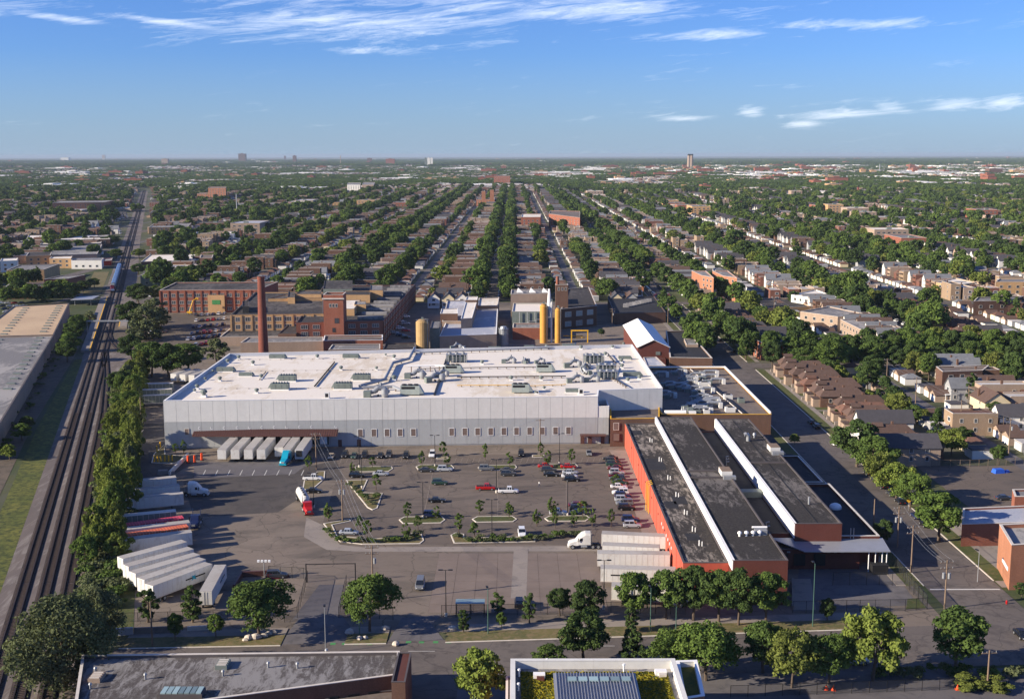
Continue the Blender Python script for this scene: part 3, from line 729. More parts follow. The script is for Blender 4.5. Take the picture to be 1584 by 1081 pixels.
def build_city(n_house=300, n_garage=300, hand_trees=0):
    H = sorted(CITY_H, key=lambda r: r[0]); g = random.Random(3)
    used = set()
    for r in H[:n_house]:
        d_, x, y, rz, ix, k, j, side, i = r; kind, wc, rc = HOUSES[ix]
        lab = '%s %s, %s roof, %s on %s side of %s, %s block' % (wc, {'bungalow': 'bungalow', 'gable': 'gabled house', 'flat': 'two-flat', 'three': 'three-flat'}[kind], rc, ordn(i), 'right' if side > 0 else 'left', street_name(k), band_name(j))
        if side == 0: lab = '%s two-flat turned to the cross street, %s by %s, %s block' % (wc, ordn(i), street_name(k), band_name(j))
        copy_tree(PH[ix], (x, y, 0), rz, lab, 'houses in rows along the streets', scale=(g.uniform(.9, 1.15), g.uniform(.94, 1.08), g.uniform(.9, 1.12)))
    rest = [(x, y, 0, rz, g.uniform(.92, 1.1), ix) for (d_, x, y, rz, ix, k, j, side, i) in H[n_house:]]
    scatter('distant_houses', 'rows of small houses filling the blocks farther off', rest, [joined(p, 'houses') for p in PH])
    Gs = sorted(CITY_G, key=lambda r: r[0])
    for r in Gs[:n_garage]:
        d_, x, y, rz, ix, k, j, side, i = r; wc, rc, kd = GAR[ix]
        lab = '%s garage, %s %s roof, %s along %s alley of %s, %s block' % (wc, rc, kd, ordn(i), 'right' if side > 0 else 'left', street_name(k), band_name(j))
        copy_tree(PG[ix], (x, y, 0), rz, lab, 'garages along the alleys')
    rest = [(x, y, 0, rz, 1.0, ix) for (d_, x, y, rz, ix, k, j, side, i) in Gs[n_garage:]]
    scatter('distant_garages', 'small garages along the alleys farther off', rest, [joined(p, 'garages') for p in PG])
    for p in PH+PG: drop_tree(p)
def big_blocks():
    "blocks taken by schools, works and yards instead of houses"
    g = random.Random(77); bn = 0
    for X, Ya, Yb, k, j in BIGB:
        if Ya > 2600: continue
        y = Ya+18; n = 0; sheet('yard', [(X-50, Ya+8), (X-7, Ya+8), (X-7, Yb-8), (X-50, Yb-8)], .015, M['asphalt']); sheet('lawn', [(X+7, Ya+8), (X+50, Ya+8), (X+50, Yb-8), (X+7, Yb-8)], .016, M['grass'])
        while y < Yb-45:
            w_, L, h = g.uniform(24, 38), g.uniform(28, 60), g.choice([6, 7, 9, 13]); x = X+g.choice([-1, 1])*28; wl, rf = g.choice([('red_brick', 'roof_gray'), ('pale_brick', 'roof_white'), ('brown_brick', 'roof_dark'), ('tan_brick', 'roof_gray'), ('pale_brick', 'roof_blue')])
            b = building('block_building', '%s %s building with %s roof, %s in the %s block of %s' % (['low', 'large'][h > 8], wl.replace('_', ' '), rf[5:], ordn(n), band_name(j), street_name(k)), 'building', [(x-w_/2, y), (x+w_/2, y), (x+w_/2, y+min(L, Yb-14-y)), (x-w_/2, y+min(L, Yb-14-y))], h, wl, rf, 'coping', .5, .5)
            facade(b, (x-w_/2, y), (x+w_/2, y), [z for z in (1.3, 4.8, 8.6) if z < h-2.5], int(w_/6), (3.2, 1.9, 'coping', 'glass', 1, 0), 1.5)
            MB().box(x-3, y+6, h-.45, x+2, y+11, h+1.6).build('roof_unit', M['grey_metal'], b); n += 1; y += L+g.uniform(10, 30)
        for _ in range(26):
            tx, ty = X+g.choice([-1, 1])*g.choice([9, 9, 48]), g.uniform(Ya+8, Yb-8); CITY_T.append((ty, tx, ty, 1, g.random(), g.uniform(.8, 1.4), k, j, 1 if tx > X else -1, bn % 29)); bn += 1
def far_specs(street, u):
    if street: return ('round', 'spread', 'dark', 'round', 'dark', 'light', 'cone')[int(u*6.999)]
    return ('dark', 'round', 'cone', 'spread', 'bush', 'light', 'dark')[int(u*6.999)]
def build_trees(n_ind):
    T = sorted(CITY_T, key=lambda r: r[0]+abs(r[1])*0.1); g = random.Random(5)
    adj = {'round': 'round-headed', 'spread': 'wide-spreading', 'dark': 'dark dense', 'light': 'light green', 'cone': 'pointed dark', 'bush': 'low bushy', 'column': 'narrow'}
    for r in T[:n_ind]:
        d_, x, y, st, u, s, k, j, side, n = r; sp = far_specs(st, u)
        if st == 2: k = 0
        lab = ('%s street tree, %s on %s kerb of %s, %s block' if st else '%s yard tree, %s lot on %s side of %s, %s block') % (adj[sp], ordn(n), 'right' if side > 0 else 'left', street_name(k), band_name(j))
        if st == 2: lab = '%s tree among the left-hand brick blocks, %s nearest' % (adj[sp], ordn(n))
        add_tree(sp, g.randrange(2), (x, y, 0), g.uniform(0, 6.28), (s*g.uniform(.9, 1.1), s*g.uniform(.9, 1.1), s), lab, 'trees among the houses and along the streets', lod=0.5 if y > 620 else 1.0)
    sp_l = ['round', 'spread', 'dark', 'light', 'cone', 'bush']; mA, mB = [], []
    for sp in sp_l:
        for var, lod, dst in ((0, 0.28, mA), (1, 0.28, mA), (0, 0.09, mB), (1, 0.09, mB)):
            c_, t_, h, cr = tree_meshes(sp, var, lod)
            b = bpy.data.meshes.new('tree'); 
            nv = len(c_.vertices); co = np.empty(nv*3, np.float32); c_.vertices.foreach_get('co', co)
            V = co.reshape(-1, 3); nf = len(c_.polygons); tn = np.empty(nf, np.float32); c_.attributes['tint'].data.foreach_get('value', tn)
            me = np_mesh('tree', V, np.arange(nf*4).reshape(-1, 4), tn); me.materials.append(c_.materials[0]); dst.append(me)
    A, B = [], []
    for r in T[n_ind:]:
        d_, x, y, st, u, s, k, j, side, n = r; ix = sp_l.index(far_specs(st, u))*2+g.randrange(2)
        (A if y < 1500 else B).append((x, y, 0, g.uniform(0, 6.28), s*g.uniform(.95, 1.2), ix))
    off = len(mA); pts = A+[(a, b_, c, d, e, f+off) for a, b_, c, d, e, f in B]
    # farther than the mapped blocks: groves and lone crowns scattered over the plain
    groves = []
    for q in range(4):
        Vs, Fs, Ts = [], [], []; nb = 0
        gg = np.random.default_rng(50+q)
        for a in range(16):
            V = np.empty(len(mB[0].vertices)*3, np.float32); mm = mB[int(gg.integers(0, 6))]; V = np.empty(len(mm.vertices)*3, np.float32); mm.vertices.foreach_get('co', V); V = V.reshape(-1, 3)[::1]
            nf = len(V)//4; keep = np.arange(nf)[:: 2]; V = V.reshape(nf, 4, 3)[keep].reshape(-1, 3)*1.15
            ang = gg.random()*6.28; rad = 34*math.sqrt(gg.random()); V = V+np.array([rad*math.cos(ang)*1.5, rad*math.sin(ang), -1.0])
            Vs.append(V); nb += len(V); Ts.append(np.clip(gg.random(len(V)//4)*0.5+gg.random()*0.5, 0, 1))
        V = np.concatenate(Vs); me = np_mesh('grove', V, np.arange(len(V)).reshape(-1, 4), np.concatenate(Ts)); me.materials.append(LEAF[('mid', 'dark', 'mid', 'dark')[q]]); groves.append(me)
    off2 = off+len(mB); rr = np.random.default_rng(9)
    def spread(y0, y1, n, s0, s1, ms):
        for _ in range(n):
            y = math.sqrt(y0*y0+(y1*y1-y0*y0)*rr.random()); x = (rr.random()*2-1)*(0.445*y+60)
            v = mnoise.noise((x/260, y/600, 1.7))
            if v < -0.18+0.0*rr.random() or (x > 900 and y > 4200 and y < 6500 and rr.random() < .5): continue
            if abs(x-rail_x(y)) < 60 and y < 3500: continue
            pts.append((x, y, 0, rr.random()*6.28, s0+(s1-s0)*rr.random(), off2+int(rr.integers(0, 4))))
    spread(3000, 5200, 5200, .85, 1.2, 0); spread(5200, 9000, 7500, 1.0, 1.3, 0); spread(9000, 22000, 11000, 1.3, 2.3, 0)
    scatter('distant_trees', 'mass of tree crowns between the far blocks and out to the horizon', pts, mA+mB+groves)
def build_far_buildings():
    "beyond the mapped blocks: small clusters of roofs and larger pale sheds"
    gg = random.Random(21); meshes = []
    wl = [HW['white'], HW['pale brick'], HW['brown brick'], HW['cream'], HW['red brick'], HW['grey']]; rl = [HR['silver'], HR['dark'], HR['brown'], HR['grey'], HR['black'], HR['rust']]
    for q in range(6):
        b = MB(); mats = wl+rl+[M['coping_white']]
        for a in range(11):
            x, y = gg.uniform(-45, 45), gg.uniform(-40, 40); L = gg.uniform(8, 16); Wd = gg.uniform(6, 9); h_ = gg.uniform(5, 9)
            b.mat(gg.randrange(6))
            if gg.random() < .5:
                gable_wall(b, x-L/2, x+L/2, y-Wd/2, y+Wd/2, h_*.7, h_*.7+3); b.v[-10:] = b.v[-10:]
                b.mat(6+gg.randrange(6)); gable(b, x-L/2, x+L/2, y-Wd/2, y+Wd/2, h_*.7, h_*.7+3)
            else:
                b.box(x-L/2, y-Wd/2, 0, x+L/2, y+Wd/2, h_); b.mat(gg.choice([6, 6, 10, 12])); b.box(x-L/2, y-Wd/2, h_+.01, x+L/2, y+Wd/2, h_+.3)
        meshes.append(mesh_of(b, 'roofs', mats))
    nsmall = len(meshes)
    for q in range(5):
        b = MB(); L, Wd, h_ = [(60, 30, 8), (110, 45, 10), (40, 25, 12), (160, 60, 9), (50, 22, 16)][q]
        b.mat(0).box(-L/2, -Wd/2, 0, L/2, Wd/2, h_); b.mat(1).box(-L/2-.3, -Wd/2-.3, h_+.01, L/2+.3, Wd/2+.3, h_+.6)
        b.mat(0).box(-L/6, -Wd/6, h_+.6, L/8, Wd/6, h_+3)
        meshes.append(mesh_of(b, 'shed', [[M['pale_brick'], M['white_wall'], M['tan_brick'], M['panel_light'], M['red_brick']][q], [M['roof_white'], M['coping_white'], M['roof_gray'], M['coping_white'], M['roof_dark']][q]]))
    pts = []; rr = np.random.default_rng(19)
    for (y0, y1, n, s) in ((3000, 5200, 2200, 1.0), (5200, 9000, 2900, 1.25), (9000, 24000, 2300, 1.6)):
        for _ in range(n):
            y = math.sqrt(y0*y0+(y1*y1-y0*y0)*rr.random()); x = (rr.random()*2-1)*(0.445*y+60)
            if abs(x-rail_x(y)) < 60 and y < 3500: continue
            big = rr.random() < (0.13 if (x > 0.02*y and 3800 < y < 9000) else 0.045)
            pts.append((x, y, 0, [0, 1.5708][int(rr.integers(0, 2))] if not big else float(rr.integers(0, 2))*1.5708, s*(0.8+0.5*rr.random()), (nsmall+int(rr.integers(0, 5))) if big else int(rr.integers(0, nsmall))))
    scatter('distant_buildings', 'scattered roofs and pale sheds of the far city', pts, meshes)
def ground():
    S = 46000.0; b = MB().face([(-S, -300, -0.02), (S, -300, -0.02), (S, 60000, -0.02), (-S, 60000, -0.02)])
    mt, t = newmat('city_ground'); pos = wpos(t)
    a = t.noise(stretch(t, pos, (1, 0.55, 1)), 0.011, 5, 0.62); b2 = t.noise(pos, 0.12, 5, 0.7); c = t.noise(stretch(t, pos, (1, .4, 1)), 0.03, 6, 0.7)
    col = t.mix(t.ramp(a, [(0.40, 0), (0.60, 1)]), rgb(66, 76, 50), rgb(96, 92, 82))
    col = t.mix(t.ramp(b2, [(0.45, 0), (0.62, 1)]), col, rgb(82, 84, 56)); col = t.mix(t.ramp(c, [(0.62, 0), (0.70, 1)]), col, rgb(128, 122, 114))
    finish(t, col, 0.95, 0, 0.1)
    o = struct('ground', b, mt); return o
def haze():
    b = MB().box(-45900, -250, -1.5, 45900, 59900, 118.0); mt = bpy.data.materials.new('air_haze'); mt.use_nodes = True; t = NT(mt.node_tree)
    for nd in list(t.n): t.n.remove(nd)
    v = t.add('ShaderNodeVolumePrincipled', {'Color': (0.46, 0.56, 0.68, 1), 'Density': HAZE_DENSITY, 'Anisotropy': 0.0})
    t.add('ShaderNodeOutputMaterial', {'Volume': v.outputs[0]})
    o = b.build('haze', mt); tag(o, 'thin bluish summer haze over the city', None, None, 'stuff'); return o
HAZE_DENSITY = 3.2e-5
# ---------------------------------------------------------------- builders for buildings, vehicles, poles
def building(name, label, cat, poly, z, wall, roof, coping='coping', ph=0.6, t=0.35, z0=0.0, group=None, coph=0.12, lip=0.05, inner=None):
    poly = ccw([(p[0], p[1]) for p in poly]); wm = M.get(wall, wall) if isinstance(wall, str) else wall; rm = M[roof] if isinstance(roof, str) else roof
    c = Vector((sum(p[0] for p in poly)/len(poly), sum(p[1] for p in poly)/len(poly), z0))
    r = thing(name, label, cat, c, group); inn = inset(poly, t); n = len(poly)
    vs = [(p[0], p[1], z0) for p in poly]+[(p[0], p[1], z) for p in poly]+[(p[0], p[1], z) for p in inn]+[(p[0], p[1], z-ph-0.2) for p in inn]
    fs = []
    for i in range(n):
        j = (i+1) % n; fs += [(i, j, n+j, n+i), (n+i, n+j, 2*n+j, 2*n+i)]+([] if inner else [(2*n+i, 2*n+j, 3*n+j, 3*n+i)])
    MB().faces(vs, fs).build('wall', wm, r)
    if inner: MB().faces(vs, [(2*n+i, 2*n+(i+1) % n, 3*n+(i+1) % n, 3*n+i) for i in range(n)]).build('parapet_lining', M[inner], r)
    MB().face([(p[0], p[1], z-ph) for p in inset(poly, t+0.01)]).build('roof', rm, r)
    if coping:
        o_, i_ = inset(poly, -lip), inset(poly, t+lip); vs = [(p[0], p[1], zz) for zz in (z+0.01, z+coph) for p in o_]+[(p[0], p[1], zz) for zz in (z+0.01, z+coph) for p in i_]
        fs = []
        for i in range(n):
            j = (i+1) % n; fs += [(i, j, n+j, n+i), (n+i, n+j, 3*n+j, 3*n+i), (3*n+i, 3*n+j, 2*n+j, 2*n+i), (i, 2*n+i, 2*n+j, j)]
        MB().faces(vs, fs).build('coping', M[coping], r)
    return r
WM = {}
def winmesh(w_, h_, frame='coping', glass='glass', mull=0, rows=0):
    key = (w_, h_, frame, glass, mull, rows)
    if key in WM: return WM[key]
    t = 0.13; b = MB()
    b.box(-w_/2, -0.07, 0, w_/2, 0.02, t); b.box(-w_/2, -0.07, h_-t, w_/2, 0.02, h_); b.box(-w_/2, -0.07, t, -w_/2+t, 0.02, h_-t); b.box(w_/2-t, -0.07, t, w_/2, 0.02, h_-t)
    for i in range(mull): x = -w_/2+w_*(i+1)/(mull+1); b.box(x-.05, -0.06, t, x+.05, 0.02, h_-t)
    fm = mesh_of(b, 'window', [M[frame]])
    for i in range(rows): z = h_*(i+1)/(rows+1)
    pb = MB()
    xs = [-w_/2+t]+[-w_/2+w_*(i+1)/(mull+1) for i in range(mull)]+[w_/2-t]; zs = [t]+[h_*(i+1)/(rows+1) for i in range(rows)]+[h_-t]
    for a, c in zip(xs[:-1], xs[1:]):
        for d, e in zip(zs[:-1], zs[1:]):
            g_ = 0.0 if rows == 0 else 0.04
            pb.face([(a, -0.03, d+g_), (c, -0.03, d+g_), (c, -0.03, e-g_), (a, -0.03, e-g_)])
    if rows: pb.mat(1).face([(-w_/2+t, -0.02, t), (w_/2-t, -0.02, t), (w_/2-t, -0.02, h_-t), (-w_/2+t, -0.02, h_-t)])
    pm = mesh_of(pb, 'pane', [M[glass], M[frame]])
    WM[key] = (fm, pm); return WM[key]
def put_window(root, p, rz, key, name='window', pane='pane'):
    fm, pm = winmesh(*key); off = OFF[root.name]
    o = bpy.data.objects.new(name, fm); COL.objects.link(o); o.parent = root; o.location = Vector(p)-off; o.rotation_euler = (0, 0, rz)
    q = bpy.data.objects.new(pane, pm); COL.objects.link(q); q.parent = o; return o
def facade(root, A, B, zs, n, key, m0=1.5, m1=None, skip=(), out=0.02):
    "n windows in each storey along the wall from A to B (A left, B right as seen from outside)"
    A = Vector(A[:2]).to_3d(); B = Vector(B[:2]).to_3d(); d = B-A; L = d.length; d.normalize(); rz = math.atan2(d.y, d.x); nrm = Vector((d.y, -d.x, 0)); m1 = m0 if m1 is None else m1
    for k, z in enumerate(zs):
        for i in range(n):
            if (k, i) in skip: continue
            s = m0+(L-m0-m1)*((i+0.5)/n); p = A+d*s+nrm*out
            put_window(root, (p.x, p.y, z), rz, key)
def ribs(root, A, B, z0, z1, step, mat, name='pilaster', w_=0.5, dp=0.25):
    A = Vector(A[:2]); B = Vector(B[:2]); L = (B-A).length; d = (B-A).normalized(); nr = Vector((d.y, -d.x)); n = max(1, round(L/step))
    for i in range(n+1):
        p = A+d*(L*i/n); q = p+nr*dp/2
        MB().cbox(q.x, q.y, z0, w_, dp, z1-z0, math.atan2(d.y, d.x)).build(name, mat, root)
def quadpx(pts, z): return [G(x, y, z) for x, y in pts]
def axes_place(o, loc, rz): o.location = loc; o.rotation_euler = (0, 0, rz)

# --- cars: nose towards +X, origin on the ground under the middle
def loft(b, st):
    "st = list of (x, [(y, z) ...]) sections with equal counts"
    n = len(st[0][1]); base = len(b.v)
    for x, sec in st: b.v += [(x, y, z) for y, z in sec]
    for k in range(len(st)-1):
        for i in range(n):
            j = (i+1) % n; b.f.append((base+k*n+i, base+(k+1)*n+i, base+(k+1)*n+j, base+k*n+j)); b.m.append(b.mi)
    b.f.append(tuple(base+i for i in range(n))); b.m.append(b.mi); b.f.append(tuple(base+(len(st)-1)*n+n-1-i for i in range(n))); b.m.append(b.mi)
def sec(hw, z0, zs_, zt, top):
    return [(-hw*.9, z0), (-hw, z0+.15), (-hw, zs_), (-top, zt), (top, zt), (hw, zs_), (hw, z0+.15), (hw*.9, z0)]
WHEEL = None
def wheel_meshes(r_=0.34, w_=0.24):
    b = MB(); b.tube((0, -w_/2, 0), (0, w_/2, 0), r_, r_, 14); tm = mesh_of(b, 'tyre', [M['black']])
    b = MB(); b.tube((0, -w_/2-.015, 0), (0, w_/2+.015, 0), r_*.62, r_*.62, 10); rm = mesh_of(b, 'rim', [M['steel']])
    return tm, rm
WH = wheel_meshes(); WHB = wheel_meshes(0.52, 0.3)
def wheels(root, pts, ms=WH, r_=0.34):
    for x, y in pts:
        w_ = bpy.data.objects.new('wheel', ms[0]); COL.objects.link(w_); w_.parent = root; w_.location = (x, y, r_)
        q = bpy.data.objects.new('rim', ms[1]); COL.objects.link(q); q.parent = w_
def make_car(kind):
    nm = {'sedan': 'sedan', 'suv': 'suv', 'pickup': 'pickup_truck', 'van': 'van'}[kind]
    r = thing(nm, 'x', {'sedan': 'car', 'suv': 'car', 'pickup': 'pickup truck', 'van': 'van'}[kind]); P = M['car_silver']
    if kind == 'sedan': L, hw, bel, top, c0, c1, c2, c3 = 4.7, .9, .92, 1.44, -1.75, -1.05, .35, 1.15
    elif kind == 'suv': L, hw, bel, top, c0, c1, c2, c3 = 4.7, .95, 1.08, 1.75, -2.2, -1.95, .35, 1.05
    elif kind == 'van': L, hw, bel, top, c0, c1, c2, c3 = 5.1, .98, 1.15, 1.95, -2.45, -2.35, .9, 1.6
    else: L, hw, bel, top, c0, c1, c2, c3 = 5.6, .97, 1.10, 1.82, -.55, -.35, .85, 1.55
    h = L/2; b = MB()
    loft(b, [(-h, sec(hw*.86, .42, bel*.78, bel*.86, hw*.8)), (-h+.12, sec(hw*.96, .3, bel*.86, bel*.96, hw*.86)), (-h*.6, sec(hw, .24, bel*.88, bel, hw*.9)), (0, sec(hw, .24, bel*.88, bel, hw*.9)),
             (h*.45, sec(hw, .24, bel*.86, bel*.97, hw*.88)), (h-.35, sec(hw*.97, .26, bel*.74, bel*.84, hw*.82)), (h-.06, sec(hw*.86, .32, bel*.62, bel*.7, hw*.75)), (h, sec(hw*.8, .4, bel*.55, bel*.6, hw*.7))])
    b.build('body', P, r)
    b = MB(); tw = hw*.72; loft(b, [(c0, [(-hw*.86, bel-.03), (-hw*.86, bel), (hw*.86, bel), (hw*.86, bel-.03)]), (c1, [(-hw*.86, bel-.03), (-tw, top-.05), (tw, top-.05), (hw*.86, bel-.03)]), (c2, [(-hw*.86, bel-.03), (-tw, top-.05), (tw, top-.05), (hw*.86, bel-.03)]), (c3, [(-hw*.84, bel-.03), (-hw*.84, bel-.02), (hw*.84, bel-.02), (hw*.84, bel-.03)])])
    b.build('windows', M['car_glass'], r)
    b = MB(); b.box(c1-.02, -tw-.02, top-.07, c2+.02, tw+.02, top)
    for xx in (c1, (c1+c2)/2, c2):
        for s in (-1, 1): b.faces([(xx-.05, s*(tw+.015), top-.05), (xx+.05, s*(tw+.015), top-.05), (xx+.06, s*(hw*.865+.012), bel), (xx-.06, s*(hw*.865+.012), bel)], [(0, 1, 2, 3)])
    b.build('roof', P, r)
    if kind == 'pickup':
        MB().box(-h+.15, -hw*.78, bel-.02, c0-.05, hw*.78, bel+.01).build('cargo_bed', M['black'], r)
    for s in (-1, 1):
        MB().cbox(h-.06, s*hw*.62, bel*.55, .12, .3, .14).build('headlight', M['white_paint'], r)
        MB().cbox(-h+.03, s*hw*.66, bel*.7, .1, .25, .16).build('tail_light', M['car_red'], r)
    wx = h*.6; wheels(r, [(wx, -hw+.1), (wx, hw-.1), (-wx, -hw+.1), (-wx, hw-.1)])
    return r
CARP = {k: Once(lambda k=k: make_car(k)) for k in ('sedan', 'suv', 'pickup', 'van')}
NCAR = 0
def car(kind, color, loc, rz, label, group='cars parked around the plant'):
    global NCAR; NCAR += 1
    return CARP[kind].place((loc[0], loc[1], loc[2] if len(loc) > 2 else 0), rz, label, group, {M['car_silver'].name: M['car_'+color]})

# --- semitrailer: doors at -X end, nose at +X end, 16.15 m
def make_trailer(L=16.15, body='trailer_white', logo=None, reefer=False, roofm='trailer_roof', name='semi_trailer'):
    r = thing(name, 'x', 'trailer'); h = L/2; hw = 1.28; z0, z1 = 1.15, 4.1
    MB().box(-h, -hw, z0, h, hw, z1-.06).build('body', M[body], r)
    b = MB(); n = int(L/1.22)
    for i in range(n+1):
        x = -h+.06+(L-.12)*i/n
        for s in (-1, 1): b.box(x-.04, s*hw-.02, z0, x+.04, s*hw+.02, z1-.06)
    for s in (-1, 1): b.box(-h, s*(hw+.01)-.03, z0-.02, h, s*(hw+.01)+.03, z0+.2)
    b.build('side_rails', M['coping'], r)
    MB().box(-h, -hw, z1-.05, h, hw, z1).build('roof', M[roofm], r)
    for s in (-1, 1):
        d = MB().box(-h-.05, s*.64-.6, z0+.05, -h-.005, s*.64+.6, z1-.15).build('rear_door', M[body], r)
        MB().box(-h-.09, s*.3-.02, z0+.1, -h-.05, s*.3+.02, z1-.2).build('door_bar', M['steel'], d)
    MB().box(-h+.8, -.5, .95, -h+4.2, .5, z0-.02).build('bogie', M['dark_metal'], r)
    MB().box(-h-.05, -1.1, .5, -h+.05, 1.1, .6).box(-h-.02, -.7, .6, -h+.03, -.6, 1.1).box(-h-.02, .6, .6, -h+.03, .7, 1.1).build('bumper', M['dark_metal'], r)
    wheels(r, [(-h+1.7, -.98), (-h+1.7, .98), (-h+3.0, -.98), (-h+3.0, .98)], WHB, .52)
    for s in (-1, 1): MB().box(h-3.1, s*.7-.06, .05, h-2.95, s*.7+.06, z0-.02).build('landing_leg', M['dark_metal'], r)
    if reefer: MB().box(h, -.85, 2.0, h+.55, .85, 3.8).build('cooling_unit', M['dark_metal'], r)
    if logo:
        for s in (-1, 1):
            y = s*(hw+.035); b = MB()
            b.box(h-7.6, min(y, y-s*.02), 2.55, h-2.2, max(y, y-s*.02), 2.85); b.mat(1)
            for a, sg in ((-.9, 1), (.1, -1)):
                b.faces([(h-5.2+a, y+s*.01, 2.2), (h-4.7+a, y+s*.01, 2.2), (h-4.7+a+sg*.9, y+s*.01, 3.2), (h-5.2+a+sg*.9, y+s*.01, 3.2)], [(0, 1, 2, 3)])
            b.build('emblem', [M['black'], M[logo]], r)
    return r
# --- tractor unit: nose +X, fifth wheel near x=-1.8
def make_tractor(paint, day=False):
    r = thing('semi_tractor', 'x', 'truck'); P = M[paint]
    MB().box(-4.0, -.45, .75, 3.2, .45, 1.05).build('chassis', M['dark_metal'], r)
    b = MB()  # hood and cab in side profile sections
    loft(b, [(.9, sec(1.12, .95, 2.2, 3.0 if day else 3.1, .95)), (1.15, sec(1.12, .8, 2.1, 2.9, .95)), (1.75, sec(1.05, .75, 1.85, 2.05, .92)), (3.1, sec(.98, .7, 1.5, 1.75, .75)), (3.45, sec(.9, .65, 1.25, 1.5, .65)), (3.55, sec(.8, .6, 1.1, 1.3, .55))]); b.build('hood', P, r)
    if day: MB().box(-.55, -1.15, .95, .95, 1.15, 2.95).build('cab', P, r)
    else:
        b = MB(); loft(b, [(-1.75, sec(1.22, .95, 3.4, 3.9, 1.0)), (-.5, sec(1.22, .95, 3.4, 3.95, 1.0)), (.35, sec(1.2, .95, 2.9, 3.65, .95)), (.95, sec(1.15, .95, 2.3, 3.05, .9))]); b.build('cab', P, r)
    b = MB(); b.faces([(1.18, -.95, 2.15), (1.18, .95, 2.15), (.93, .88, 2.95), (.93, -.88, 2.95)], [(0, 1, 2, 3)])
    for s in (-1, 1): b.faces([(.15, s*1.235, 2.0), (.85, s*1.19, 2.0), (.7, s*1.19, 2.75), (.15, s*1.235, 2.75)], [(0, 1, 2, 3) if s < 0 else (3, 2, 1, 0)])
    b.build('windscreen', M['car_glass'], r)
    MB().box(3.56, -.45, .95, 3.62, .45, 1.45).build('grille', M['steel'], r); MB().box(3.3, -1.15, .4, 3.7, 1.15, .75).build('bumper', P, r)
    for s in (-1, 1):
        MB().cbox(3.4, s*.75, 1.0, .15, .3, .25).build('headlight', M['white_paint'], r); MB().tube((-2.0, s*.95, 1.0), (-2.0, s*.95, 3.9), .09, .09, 8).build('exhaust', M['steel'], r)
        MB().tube((-.9, s*1.0, .65), (.5, s*1.0, .65), .33, .33, 12).build('fuel_tank', M['steel'], r); MB().cbox(1.15, s*1.35, 1.9, .15, .2, .8).build('mirror', M['black'], r)
    wheels(r, [(2.5, -1.0), (2.5, 1.0), (-2.3, -.95), (-2.3, .95), (-3.6, -.95), (-3.6, .95)], WHB, .52)
    MB().cbox(-2.9, 0, 1.06, 1.0, .9, .12).build('fifth_wheel', M['dark_metal'], r)
    return r
def light_pole(loc, rz, h=9.5, label='', heads=2, group='lamp poles over the parking lot', base=True):
    r = thing('light_pole', label, 'lamp pole', loc, group); x, y = loc[0], loc[1]
    if base: MB().tube((x, y, 0), (x, y, .75), .3, .3, 12).build('base', M['kerb'], r)
    MB().tube((x, y, .75 if base else 0), (x, y, h), .11, .07, 8).build('pole', M['dark_metal'], r)
    for s in ((-1, 1) if heads == 2 else (1,)):
        dx_, dy_ = math.cos(rz)*s, math.sin(rz)*s
        a = MB().tube((x, y, h-.05), (x+dx_*.6, y+dy_*.6, h), .05, .05, 6).build('arm', M['dark_metal'], r)
        MB().cbox(x+dx_*1.0, y+dy_*1.0, h-.05, .9, .42, .16, rz).build('lamp_head', M['dark_metal'], a)
    return r
def utility_pole(loc, rz, h, label, arms=1, xf=0, group='wooden utility poles'):
    r = thing('utility_pole', label, 'utility pole', loc, group); x, y = loc[0], loc[1]
    MB().tube((x, y, 0), (x, y, h), .2, .13, 8).build('pole', M['wood'], r); c, s = math.cos(rz), math.sin(rz); tips = []
    for k in range(arms):
        z = h-.6-1.3*k; arm = MB().cbox(x, y, z, 2.8, .14, .16, rz).build('crossarm', M['wood'], r)
        for q in (-1.25, -.45, .45, 1.25):
            MB().tube((x+c*q, y+s*q, z+.16), (x+c*q, y+s*q, z+.45), .07, .05, 6).build('insulator', M['steel'], arm)
            if k == 0: tips.append(Vector((x+c*q, y+s*q, z+.45)))
    for k in range(xf):
        a = rz+math.pi*k/(max(1, xf-1) if xf > 1 else 1)-.2; MB().tube((x+math.cos(a)*.55, y+math.sin(a)*.55, h-3.9), (x+math.cos(a)*.55, y+math.sin(a)*.55, h-2.7), .3, .3, 12).build('transformer', M['steel'], r)
    return r, tips
def wire(a, b, sag, label, r_=0.018, n=10, name='power_line'):
    pts = [Vector(a).lerp(Vector(b), i/n)-Vector((0, 0, sag*4*(i/n)*(1-i/n))) for i in range(n+1)]
    o = MB().path(pts, r_, 4).build(name, M['steel']); return tag(o, label, 'cable', 'wires strung between the poles')
MESHM = None
def chain_mat():
    mt, t = newmat('chain_link'); tr = t.add('ShaderNodeBsdfTransparent'); d = t.add('ShaderNodeBsdfPrincipled', {'Base Color': (0.05, 0.05, 0.05, 1), 'Roughness': .6})
    mx = t.add('ShaderNodeMixShader', {0: 0.22, 1: tr.outputs[0], 2: d.outputs[0]}); t.add('ShaderNodeOutputMaterial', {'Surface': mx.outputs[0]}); return mt
M['chain'] = chain_mat()
